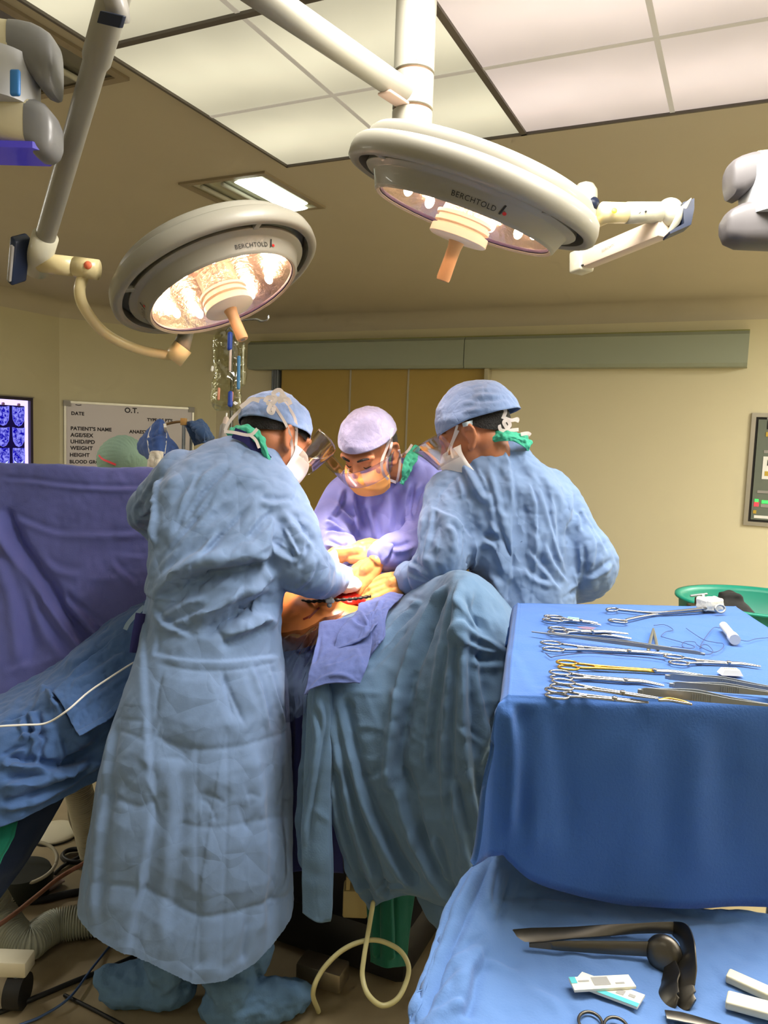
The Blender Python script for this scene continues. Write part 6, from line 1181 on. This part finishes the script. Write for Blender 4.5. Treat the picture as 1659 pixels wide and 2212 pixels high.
for lab, q in (('cream plastic strip at the right edge, the farther of two', [(1574, 2106), (1720, 2172), (1712, 2190), (1566, 2124)]), ('cream plastic strip at the right edge, the nearer of two', [(1570, 2154), (1720, 2194), (1716, 2222), (1566, 2182)])):
    p = np.array([lp(*x) for x in q]); b = MB(); ax = (p[1]-p[0]+p[2]-p[3])/4; ay = (p[3]-p[0]+p[2]-p[1])/4; b.box(p.mean(0)+V(0, 0, .006), ax, ay, V(0, 0, .006), .003, 3); tag(b.build('plastic_strip', mat('cream_strip', (214, 210, 186), .4)), lab, 'strip')
o = ringed('scissors', 'ring handled scissors cut off by the bottom edge of the picture', lp(1305, 2196), lp(1285, 2380), m=M_oldsteel, rl=.018, rs_=.015, sep=.016, cat='scissors')
o = thing('blunt_hook', 'dark flat instrument end at the bottom edge right of the ring', 'instrument', lp(1470, 2200)); strip([lp(1438, 2192), lp(1475, 2198), lp(1530, 2212), lp(1620, 2240)], [.008, .009, .007, .006], .0016, M_oldsteel, 'handle', o); strip([lp(1620, 2240), lp(1660, 2252), lp(1690, 2270)], [.006, .008, .004], .0016, M_oldsteel, 'tip', o, 20)
# cream bin glimpsed between the two tables
o = thing('plastic_bin', 'cream plastic bin glimpsed in the gap between the two tables', 'bin', V(*onz(1660, 1990, .35)[:2], 0))
c = onz(1665, 1985, .42)*[1, 1, 0]+FH*.16; b = MB(); b.box(c+V(0, 0, .24), RH*.16, FH*.14, V(0, 0, .23), .03, 3); b.build('body', mat('cream_bin', (236, 222, 176), .5), o, 40); b = MB(); b.box(c+V(0, 0, .475), RH*.165, FH*.145, V(0, 0, .008), .006); b.build('lid', M_white, o, 40)

# ------------------------------------------------------------------ teal tub beyond the raised table
tc = P(1640, 1300, 2.75); M_tub = mat('teal_plastic', (16, 136, 112), .4)
o = thing('plastic_tub', 'round teal plastic tub behind the right corner of the raised table', 'tub', V(tc[0], tc[1], 0))
R_ = .27; b = MB(); b.lathe([(R_-.03, -.22), (R_-.006, -.075), (R_, -.07), (R_-.004, -.055), (R_, -.005), (R_+.014, .0), (R_+.014, .008), (R_-.004, .008), (R_-.012, -.01), (R_-.04, -.21), (0, -.21)], tc, _z, 56); b.build('basin', M_tub, o)
b = MB(); b.lathe([(.0, -.222), (R_-.03, -.222)], tc, _z, 40); b.build('bottom', M_tub, o)
for k in range(3):
    a = 2*pi*k/3; q = tc+V(cos(a), sin(a), 0)*.2; MB().tube([q-V(0, 0, .224), V(q[0]+.05*cos(a), q[1]+.05*sin(a), 0)], .012, 10).build('stand_leg', M_steel, o)
b = MB(); q = P(1572, 1306, 2.62); b.ell(q-V(0, 0, .03), .09, .05, .05); b.box(P(1575, 1306, 2.64)-V(0, 0, .01), RH*.035, FH*.03, V(0, 0, .052), .008); v, f = blend(b, .006, 3); c = Cloth(v, f); c.crumple(8, 22, seed=9); tag(c.build('black_pouch', mat('black_cloth', (26, 26, 24), .8)), 'crumpled black pouch lying in the teal tub', 'pouch')
o = thing('screw_clamp', 'small bronze grey clamp with a t handle on the teal tub rim', 'clamp', P(1518, 1305, 2.55)); 
MB().box(P(1518, 1300, 2.55), RH*.021, FH*.02, V(0, 0, .013), .004).build('clamp_body', mat('bronze_grey', (96, 92, 70), .4, .8), o, 40); MB().tube([P(1519, 1298, 2.55), P(1518, 1284, 2.55)], .006, 12).build('screw', M_satin, o); MB().tube([P(1493, 1287, 2.53), P(1526, 1283, 2.56)], .004, 10, rnd=True).build('t_handle', M_satin, o)
MB().box(P(1506, 1312, 2.54), RH*.03, FH*.02, V(0, 0, .010), .004).build('jaw', mat('bronze_grey', (96, 92, 70), .4, .8), o, 40)

# ------------------------------------------------------------------ wall fittings
# control panel on the back wall
p0, p1 = bk(1622, 892), bk(1608, 1134); z1, z0 = p0[2], p1[2]; x0 = (p0[0]+p1[0])/2; 
o = thing('wall_control_panel', 'grey wall control panel with small lit buttons at the right edge', 'control panel', V(x0+.3, YB-.03, (z0+z1)/2))
wx = .62
def wb(a, b, c, d, y, t, m, name, par=o, bev=0): return MB().box(V(x0+(a+b)/2, YB-y-t/2, z0+(c+d)/2), (b-a)/2, t/2, (d-c)/2, bev).build(name, m, par, False)
hh = z1-z0; M_pfr = mat('panel_steel_frame', (170, 164, 148), .35, .5)
for a, b, c, d in ((0, .035, 0, hh), (wx-.035, wx, 0, hh), (.035, wx-.035, 0, .035), (.035, wx-.035, hh-.035, hh)): wb(a, b, c, d, 0, .022, M_pfr, 'frame_rail')
wb(.035, wx-.035, .035, hh-.035, 0, .006, M_dark, 'gasket'); pl = wb(.055, wx-.055, .055, hh-.055, .006, .008, mat('panel_grey', (104, 112, 100), .5), 'face_plate')
e_ = .0141
for a, b, c, d, m, n in ((.125, .30, .86*hh, .935*hh, M_dark, 'display'), (.12, .30, .945*hh, .962*hh, M_grey, 'printed_strip'), (.12, .16, .795*hh, .835*hh, mat('amber_key', (190, 160, 60), .5), 'key'), (.115, .30, .65*hh, .675*hh, M_grey, 'printed_strip'), (.115, .34, .42*hh, .62*hh, M_white, 'sub_panel'), (.09, .34, .295*hh, .318*hh, M_grey, 'printed_strip'),
    (.075, .105, .215*hh, .24*hh, mat('green_led', (60, 240, 90), .4, emit=(60, 240, 90), estr=1.2), 'green_light'), (.13, .20, .205*hh, .232*hh, mat('green_led', (60, 240, 90), .4), 'green_light'), (.072, .108, .175*hh, .212*hh, mat('red_led', (250, 60, 70), .4, emit=(250, 60, 70), estr=1.0), 'red_light'), (.125, .20, .17*hh, .2*hh, M_grey, 'switch_plate'), (.07, .095, .11*hh, .14*hh, mat('amber_key', (190, 160, 60), .5), 'key'), (.08, .34, .05*hh+.02, .075*hh+.02, M_white, 'printed_strip')):
    wb(a, b, c, d, e_, .004, m, n)
for a, b, c, d, m, n in ((.15, .2, .54*hh, .59*hh, M_dark, 'display'), (.135, .165, .45*hh, .49*hh, mat('amber_key', (190, 160, 60), .5), 'key'), (.22, .25, .45*hh, .49*hh, mat('amber_key', (190, 160, 60), .5), 'key')): wb(a, b, c, d, e_+.004, .003, m, n)
# whiteboard on the corner wall
CP = V(CHX, CHY, 0)
def ch(px, py, off=.0): return onplane(px, py, CP+CN*off, CN)
w0, w1 = ch(138, 862, .02), ch(419, 884, .02); wl = np.linalg.norm((w1-w0)[:2]); wt = (w0[2]+w1[2])/2; wbz = .95
o = thing('whiteboard', 'whiteboard with hand lettered patient headings on the corner wall', 'whiteboard', CP+CD*((w0-CP)@CD+wl/2)+V(0, 0, 1.4))
W0 = CP+CD*((w0-CP)@CD); 
def board(u0, u1, z0_, z1_, off, t, m, name, par=o): return MB().box(W0+CD*(u0+u1)/2+CN*(off+t/2)+V(0, 0, (z0_+z1_)/2), CD*(u1-u0)/2, CN*t/2, V(0, 0, (z1_-z0_)/2)).build(name, m, par, False)
bs = board(0, wl, wbz, wt, .003, .012, mat('board_white', (206, 200, 206), .25), 'board')
fr = .022
for a in ((0, fr, wbz, wt), (wl-fr, wl, wbz, wt), (fr, wl-fr, wt-fr, wt), (fr, wl-fr, wbz, wbz+fr)): board(*a, .003, .022, M_alu, 'frame_rail')
for u in (0, wl-.06): board(u-.005, u+.065, wt-.055, wt+.006, .003, .026, M_grey, 'corner_cap')
ts = .050
for s_, px, py, k in (('DATE', 153.6, 896, 1), ('O.T.', 269, 891, 1.55), ("TYPE OF PT'S", 318, 909.5, .92), ("PATIENT'S NAME", 152.5, 928.7, 1.05), ('ANAESTHETIST', 279.5, 935.5, 1.0), ('AGE/SEX', 152.5, 943.2, 1.12), ('UHID/IPD', 152, 957.4, 1.12), ('WEIGHT', 152, 971.3, 1.12), ('HEIGHT', 150.5, 986, 1.08), ('BLOOD GROUP', 150, 1000.6, 1.0)):
    v, f, w = textmesh(s_, ts*k, 1.05, .0022); q = ch(px, py, .0158)
    MB().add(np.array([q+CD*a[0]*1.02+_z*a[1] for a in v]), f).build('lettering', mat('marker_black', (40, 34, 44), .6), o, False)
q = ch(163, 874, .0158); MB().tube([q, q+CD*.03-V(0, 0, .006), q+CD*.06], .004, 6, sub=8, flat=.2, hint=CN).build('pen_mark', mat('marker_black', (40, 34, 44), .6), o)
# light box with films on the left wall
def lw(px, py, off=0): return onplane(px, py, V(XL+off, 0, 0), V(1, 0, 0))
b0, b1 = lw(68, 862, .03), lw(66, 1002, .03); by1 = b0[1]; bz1 = b0[2]+.01; by0 = by1-1.25; bz0 = bz1-1.05
o = thing('film_viewer', 'lit film viewer on the left wall showing blue body scan films', 'film viewer', V(XL+.03, (by0+by1)/2, (bz0+bz1)/2))
def lb(ya, yb, za, zb, off, t, m, name, par=o): return MB().box(V(XL+off+t/2, (ya+yb)/2, (za+zb)/2), t/2, (yb-ya)/2, (zb-za)/2).build(name, m, par, False)
for a in ((by0, by0+.03, bz0, bz1), (by1-.03, by1, bz0, bz1), (by0+.03, by1-.03, bz1-.03, bz1), (by0+.03, by1-.03, bz0, bz0+.03)): lb(*a, .002, .05, mat('viewer_frame', (52, 46, 60), .4), 'frame_rail')
lb(by0-.012, by1+.012, bz1, bz1+.012, .002, .055, M_alu, 'top_edge')
lb(by0+.03, by1-.03, bz0+.03, bz1-.03, .004, .01, emission('viewer_glow', (206, 186, 255), 1.6), 'lit_panel')
fm = lb(by0+.04, by1-.075, bz0+.03, bz1-.085, .015, .002, mat('film_dark', (10, 6, 40), .2, emit=(14, 4, 90), estr=.35), 'film')
M_scan = bpy.data.materials.new('scan_print'); M_scan.use_nodes = True; nt = M_scan.node_tree; nt.nodes.clear(); N = nt.nodes.new
o_ = N('ShaderNodeOutputMaterial'); e = N('ShaderNodeEmission'); rmp = N('ShaderNodeValToRGB'); vn = N('ShaderNodeTexNoise'); tcn = N('ShaderNodeTexCoord'); vn.inputs['Scale'].default_value = 26; vn.inputs['Detail'].default_value = 3; vn.inputs['Distortion'].default_value = 1.2
nt.links.new(tcn.outputs['Object'], vn.inputs['Vector']); nt.links.new(vn.outputs['Fac'], rmp.inputs[0]); nt.links.new(rmp.outputs[0], e.inputs[0]); nt.links.new(e.outputs[0], o_.inputs[0]); e.inputs[1].default_value = .95
rmp.color_ramp.elements[0].position = .40; rmp.color_ramp.elements[0].color = lin((14, 4, 170)); rmp.color_ramp.elements[1].position = .62; rmp.color_ramp.elements[1].color = lin((150, 150, 255))
M_bone = emission('scan_bone', (210, 220, 255), 1.1); M_scanedge = emission('scan_outline', (120, 120, 255), .95)
cw, rh_ = .165, .205
for i in range(4):
    for j in range(4):
        yc = by1-.145-cw*i*1.08; zc = bz1-.19-rh_*j; X = XL+.0176
        g = lambda u, v, dx=0: V(X+dx, yc+u*cw*.42, zc+v*rh_*.47)
        out = [(-1, 1), (-1, .3), (-.9, -.4), (-.5, -.85), (0, -1), (.5, -.85), (.9, -.4), (1, .3), (1, 1), (.4, .92), (-.4, .92)] if j < 2 else [(-.95, 1), (-1, .2), (-.95, -.3), (-1, -1), (1, -1), (.95, -.3), (1, .2), (.95, 1)]
        sc_ = MB().add([g(*q) for q in out], [list(range(len(out)))]).build('scan_print', M_scan, fm, False)
        MB().tube([g(*q, .0008) for q in out[:9 if j < 2 else 8]], .003, 6).build('scan_outline', M_scanedge, sc_)
        if j >= 2:
            MB().add([g(*q, .001) for q in ((-.85, -.25), (-.15, -.62), (-.15, -1), (.15, -1), (.15, -.62), (.85, -.25), (.7, -.5), (.25, -.72), (-.25, -.72), (-.7, -.5))], [[0, 1, 8, 9], [5, 4, 7, 6], [1, 2, 3, 4]]).build('bone_shape', M_bone, sc_, False)
for i in range(4): MB().tube([V(XL+.012, by1-.145-cw*i*1.08, bz1-.075), V(XL+.03, by1-.145-cw*i*1.08, bz1-.075)], .014, 14).build('film_clip', mat('clip_mauve', (190, 150, 190), .5), o)

# ------------------------------------------------------------------ infusion bags and stand
o = thing('infusion_stand', 'slim metal infusion stand with a curled hook top behind the lamp', 'infusion stand', V(*P(503, 1400, 3.6)[:2], 0)); q = P(503, 715, 3.6)
MB().tube([V(q[0], q[1], 0.03), q], .009, 12).build('pole', M_steel, o); 
MB().tube([q, P(505, 700, 3.6), P(525, 692, 3.6), P(552, 690, 3.6), P(566, 694, 3.6), P(578, 690, 3.6), P(580, 682, 3.6)], .005, 10, sub=40, rnd=True).build('hook', M_steel, o); MB().tube([q, P(496, 708, 3.6), P(488, 716, 3.6)], .005, 10, sub=12, rnd=True).build('hook', M_steel, o)
for k in range(5): a = 2*pi*k/5; MB().tube([V(q[0], q[1], .05), V(q[0]+.26*cos(a), q[1]+.26*sin(a), .03)], .011, 8, rnd=True).build('foot_arm', M_steel, o)
M_bag = clearplastic('bag_film', (234, 236, 220), .45)
def bag(label, x0, x1, y0, y1, D, seed, g='infusion bags on the stand'):
    o = thing('infusion_bag', label, 'infusion bag', P((x0+x1)/2, y0, D)); xs = (x0+x1)/2; w = (x1-x0)/2
    v, f = blend(MB().loft(rings([(y0, xs-w*.7, xs+w*.7, D, .006), (y0+(y1-y0)*.1, xs-w*.9, xs+w*.9, D, .02), (y0+(y1-y0)*.5, xs-w*.92, xs+w*.92, D, .035), (y1-(y1-y0)*.12, xs-w, xs+w, D, .03), (y1, xs-w*.85, xs+w*.85, D, .006)])), .006, 2)
    c = Cloth(v, f); c.crumple(8, 18, seed=seed); c.build('pouch', M_bag, o); return o
D = 3.5; o = bag('clear fluid bag with blue clips hanging below the tilted lamp', 457, 522, 712, 888, D, 1)
M_bclip = mat('blue_clip', (40, 72, 170), .4)
for (x, y0, y1, r, mm, n) in ((497, 722, 752, .012, M_bclip, 'blue_clip'), (498, 752, 800, .006, mat('pale_port', (214, 196, 186), .4), 'port_tube'), (516, 772, 838, .008, mat('blue_strip', (70, 130, 180), .5), 'label_strip'), (498, 850, 874, .012, M_bclip, 'blue_clip'), (473, 840, 862, .006, mat('pink_port', (220, 150, 120), .4), 'port_tube'), (502, 848, 866, .005, mat('pink_port', (220, 150, 120), .4), 'port_tube'), (459, 793, 800, .006, M_white, 'side_clip')):
    MB().tube([P(x, y0, D-.06), P(x-1, y1, D-.06)], r, 10, rnd=True).build(n, mm, o)
o = bag('narrow clear bag hanging beside the fluid bag, nearer the door', 519, 532, 742, 836, 3.58, 2); MB().tube([P(526, 745, 3.58), P(524, 830, 3.58)], .004, 8).build('port_tube', M_white, o)
o = thing('drip_chamber', 'small drip chamber with white line above the left surgeon shoulder', 'drip chamber', P(484, 920, 3.4)); MB().tube([P(489, 905, 3.4), P(484, 922, 3.4)], .012, 12, rnd=True).build('chamber', mat('pale_port', (214, 196, 186), .4), o); MB().tube([P(484, 922, 3.4), P(480, 950, 3.4)], .018, 12, rnd=True).build('cap', M_grey, o); MB().tube([P(490, 892, 3.4), P(488, 906, 3.4)], .004, 8).build('line', M_white, o)
# bent frame with hanging blue caps near the whiteboard
o = thing('bent_frame', 'thin bent metal frame behind the screen with blue cloth hung on it', 'frame', V(*P(397, 1300, 3.5)[:2], 0)); D = 3.5
MB().tube([P(340, 925, D), P(358, 917, D), P(380, 912, D), P(397, 911, D)], .006, 10, sub=24).build('top_bar', mat('bronze_bar', (140, 112, 76), .4, .7), o); q = P(397, 911, D); MB().tube([q, V(q[0], q[1], 0)], .008, 10).build('upright', M_satin, o); MB().box(q, RH*.014, FH*.01, V(0, 0, .016), .003).build('joint', mat('ochre_joint', (180, 140, 80), .4), o)
q = P(413, 930, 3.55); MB().tube([q, V(q[0], q[1], 0)], .007, 10).build('upright', M_satin, o)
def hung(label, G, m, seed, folds=(), n='hanging_cloth', amp=9):
    return clothobj(n, label, 'cloth', G, 60, 60, m, folds, [dict(amp=amp, scale=9, seed=seed), dict(amp=amp*.6, scale=22, ridged=True, seed=seed)], .004, 'cloths hung on the bent frame')
hc = hung('pointed blue cloth hood hanging left of the bent frame', [[(341, 909, D+.03), (345, 907, D), (350, 908, D), (354, 912, D+.03)], [(322, 930, D+.06), (336, 930, D-.04), (350, 930, D-.04), (360, 932, D+.06)], [(300, 957, D+.10), (330, 955, D-.07), (352, 955, D-.06), (374, 955, D+.08)], [(302, 975, D+.12), (328, 977, D-.09), (354, 977, D-.07), (384, 974, D+.08)], [(318, 992, D+.12), (326, 990, D-.06), (352, 990, D-.04), (362, 988, D+.08)]], cotton('hung_blue', (62, 92, 160)), 7, [([(318, 948), (338, 945), (352, 938)], 14, 12, 'f'), ([(358, 940), (365, 960), (372, 975)], 14, 14, 'f'), ([(330, 930), (326, 950), (328, 975)], 10, 12, 'f')])
hung('blue cloth draped over the right end of the bent frame', [[(400, 911, D+.02), (418, 910, D-.02), (436, 907, D+.02)], [(406, 926, D+.03), (428, 924, D-.06), (452, 924, D+.03)], [(414, 942, D+.03), (438, 942, D-.07), (464, 944, D+.03)], [(423, 962, D+.04), (438, 957, D-.04), (462, 952, D+.04)]], cotton('hung_dark_blue', (58, 86, 130)), 8, [([(434, 908), (438, 930), (440, 956)], 14, 12, 'k', .1), ([(405, 915), (418, 935), (424, 955)], 10, 12, 'f')])
hb_ = [bvh_obj(hc)]
for q in ([(330, 918), (321, 945), (322, 962), (325, 980)], [(356, 915), (358, 945), (354, 980)]): strap(q, D-.12, .012, M_white, hc, 'white_strap', rest=hb_)
hung('white gauze vest end hanging below the pointed blue hood', [[(326, 976, D-.13), (340, 974, D-.15), (354, 976, D-.13)], [(322, 992, D-.13), (338, 992, D-.15), (351, 992, D-.13)], [(320, 1014, D-.13), (338, 1016, D-.15), (351, 1014, D-.13)]], M_gauze, 9, [([(334, 980), (332, 1010)], 8, 10, 'f'), ([(345, 980), (343, 1010)], 8, 10, 'f')])

# ------------------------------------------------------------------ floor level clutter
def fl_(px, py, z=.0): return onz(px, py, z)
def hose(label, pts, r, m, group=None):
    q = catmull(np.array(pts), 260); return tag(MB().tube(q, r+.0055*np.sin(np.arange(260)*2*pi/4.0+.4), 22, cap=True).build('corrugated_hose', m), label, 'hose', group)
M_hose = mat('hose_cream', (186, 180, 158), .45); M_hoseg = mat('hose_translucent', (168, 172, 156), .35)
hose('ribbed cream hose bent in a u on the floor at lower left', [fl_(-30, 1925, .16), fl_(0, 1975, .08), fl_(30, 2020, .06), fl_(60, 2038, .05), fl_(85, 2020, .05), fl_(120, 2000, .05), fl_(170, 1992, .05), fl_(230, 1985, .05)], .045, M_hoseg)
hose('ribbed beige hose hanging down behind the left surgeon gown', [P(162, 1680, 2.6), P(178, 1740, 2.62), P(192, 1800, 2.66), P(205, 1850, 2.7), P(222, 1890, 2.74)], .042, M_hose)
def cable(label, pts, r, m, name='cable', sub=70): return tag(MB().tube(np.array(pts), r, 8, sub=sub, rnd=True).build(name, m), label, 'cable')
cable('thick black cable crossing the floor at the lower left corner', [fl_(-60, 2210, .008), fl_(60, 2162, .008), fl_(160, 2120, .008), fl_(260, 2080, .008), fl_(360, 2030, .008)], .007, M_black)
cable('black cable behind the shoe cover at the bottom left', [fl_(140, 2150, .006), fl_(200, 2180, .006), fl_(260, 2212, .006), fl_(330, 2250, .006)], .005, M_black)
cable('thin blue cable curving across the floor at lower left', [fl_(242, 2038, .005), fl_(200, 2090, .014), fl_(150, 2155, .018), fl_(90, 2195, .006), fl_(40, 2215, .005)], .0035, mat('blue_cable', (60, 86, 130), .5))
cable('pinkish rubber tube running over the ribbed hose', [fl_(-20, 2010, .13), fl_(30, 1975, .13), fl_(80, 1935, .12), fl_(130, 1895, .12), fl_(190, 1860, .12)], .007, mat('pink_rubber', (150, 104, 84), .5), 'rubber_tube')
coil = [fl_(165+32*cos(a)*(1-.05*k), 1850+14*sin(a)-1.5*k, .01+.006*k) for k in range(3) for a in np.linspace(0, 2*pi, 14, endpoint=False)]
cable('coiled black cable on the floor beside the gown hem', coil+[fl_(140, 1868, .01), fl_(110, 1895, .008), fl_(85, 1908, .008)], .0065, M_black, 'cable', 150)
cable('thin pale tube dropping to the coiled cable', [P(148, 1735, 2.75), P(150, 1770, 2.78), P(165, 1805, 2.8), P(182, 1830, 2.8), P(188, 1850, 2.82)], .004, M_hose, 'pale_tube')
cable('dark flat cable strip lying behind the ribbed hose', [fl_(0, 1945, .012), fl_(80, 1945, .012), fl_(150, 1930, .012), fl_(210, 1920, .012)], .012, M_black)
o = thing('foot_suction', 'low dark canister with a clear tube ring at the left', 'canister', fl_(50, 1920, 0)); c = fl_(50, 1925, 0)
MB().lathe([(.0, .0), (.09, .0), (.095, .05), (.085, .075), (0, .08)], c, _z, 32).build('canister', mat('dark_green_black', (26, 32, 26), .5), o, 40); MB().tube(ring_path(c+V(0, 0, .10), RH, nrm(FH+_z*.5), .11, .08), .006, 8, sub=60).build('ring_tube', M_hose, o)
o = thing('round_base', 'white round foot base on the floor at left', 'base', fl_(125, 1800, 0)); c = fl_(118, 1803, 0); MB().lathe([(0, .0), (.085, .0), (.085, .012), (.075, .02), (.0, .022)], c, _z, 36).build('disc', mat('cream_base', (206, 200, 176), .4), o, 40); MB().lathe([(.088, .0), (.088, .006), (.083, .007)], c, _z, 36).build('rubber_edge', M_dark, o)
o = thing('trolley_castor', 'black castor wheel under a cream trolley foot at bottom left', 'castor', fl_(40, 2140, 0)); c = fl_(38, 2140, .045); b = MB(); b.tube([c-RH*.022, c+RH*.022], .045, 28); b.build('wheel', M_black, o, 40); c2 = fl_(10, 2080, .11); MB().box(c2-RH*.06, RH*.13, FH*.03, V(0, 0, .022), .006).build('foot_beam', mat('cream_base', (206, 200, 176), .4), o, 40); MB().tube([c+V(0, 0, .03), c+V(0, 0, .07)], .012, 12).build('stem', M_satin, o)
b = MB(); p_ = [fl_(75, 1905, .012), fl_(110, 1890, .014), fl_(140, 1905, .012), fl_(108, 1925, .014)]; b.loft([p_, np.array(p_)+V(0, 0, .006)]); tag(b.build('plastic_wrapper', mat('mauve_wrapper', (150, 130, 126), .3), None, False), 'crumpled pale wrapper on the floor near the coiled cable', 'wrapper')
# under the table: green cloth, unit, tube loop
clothobj('green_cloth', 'dark green cloth hanging below the main drape', 'cloth', [[(790, 1900, 2.1), (840, 1890, 2.06), (900, 1895, 2.1)], [(796, 1990, 2.1), (838, 1990, 2.06), (885, 1990, 2.1)], [(800, 2060, 2.1), (838, 2060, 2.06), (878, 2060, 2.1)], [(800, 2078, 2.1), (838, 2090, 2.06), (874, 2085, 2.1)]], 60, 60, cotton('dark_green_cloth', (20, 96, 78)), [([(815, 1930), (812, 2000), (815, 2070)], 10, 9, 'f', .1), ([(848, 1930), (850, 2000), (852, 2070)], 10, 9, 'f', .1)], [dict(amp=8, scale=12, stretch=(1, 1, 3), seed=151)])
clothobj('drape_tail', 'grey tail of drape hanging low beside the near table', 'drape', [[(890, 1900, 2.02), (960, 1900, 1.98), (1060, 1900, 2.0)], [(905, 1950, 2.02), (965, 1950, 1.98), (1040, 1950, 2.0)], [(925, 1985, 2.02), (965, 1995, 1.98), (1030, 2010, 2.0)], [(945, 2010, 2.02), (970, 2030, 1.99), (1020, 2050, 2.0)]], 50, 50, M_drape, [], [dict(amp=8, scale=10, seed=152)])
o = thing('table_control_unit', 'beige box unit on the operating table column in shadow', 'control unit', P(770, 1945, 2.3)); MB().box(P(768, 1942, 2.25), RH*.036, FH*.03, V(0, 0, .042), .006).build('case', mat('beige_case', (190, 172, 120), .5), o, 40); MB().box(P(752, 1905, 2.22), RH*.006, FH*.01, V(0, 0, .02), .002).build('latch', mat('beige_case', (190, 172, 120), .5), o)
cable('yellowish drain tube looping below the main drape', [P(806, 1950, 2.0), P(796, 2010, 1.98), P(786, 2070, 1.95), P(783, 2110, 1.93), P(795, 2148, 1.9), P(825, 2172, 1.89), P(858, 2158, 1.9), P(878, 2120, 1.93), P(882, 2085, 1.95), P(862, 2052, 1.97), P(820, 2032, 1.98), P(780, 2034, 1.98), P(735, 2056, 1.98), P(695, 2098, 1.97), P(676, 2145, 1.97), fl_(688, 2185, .01)], .0065, mat('yellow_tube', (196, 190, 140), .3), 'drain_tube', 160)
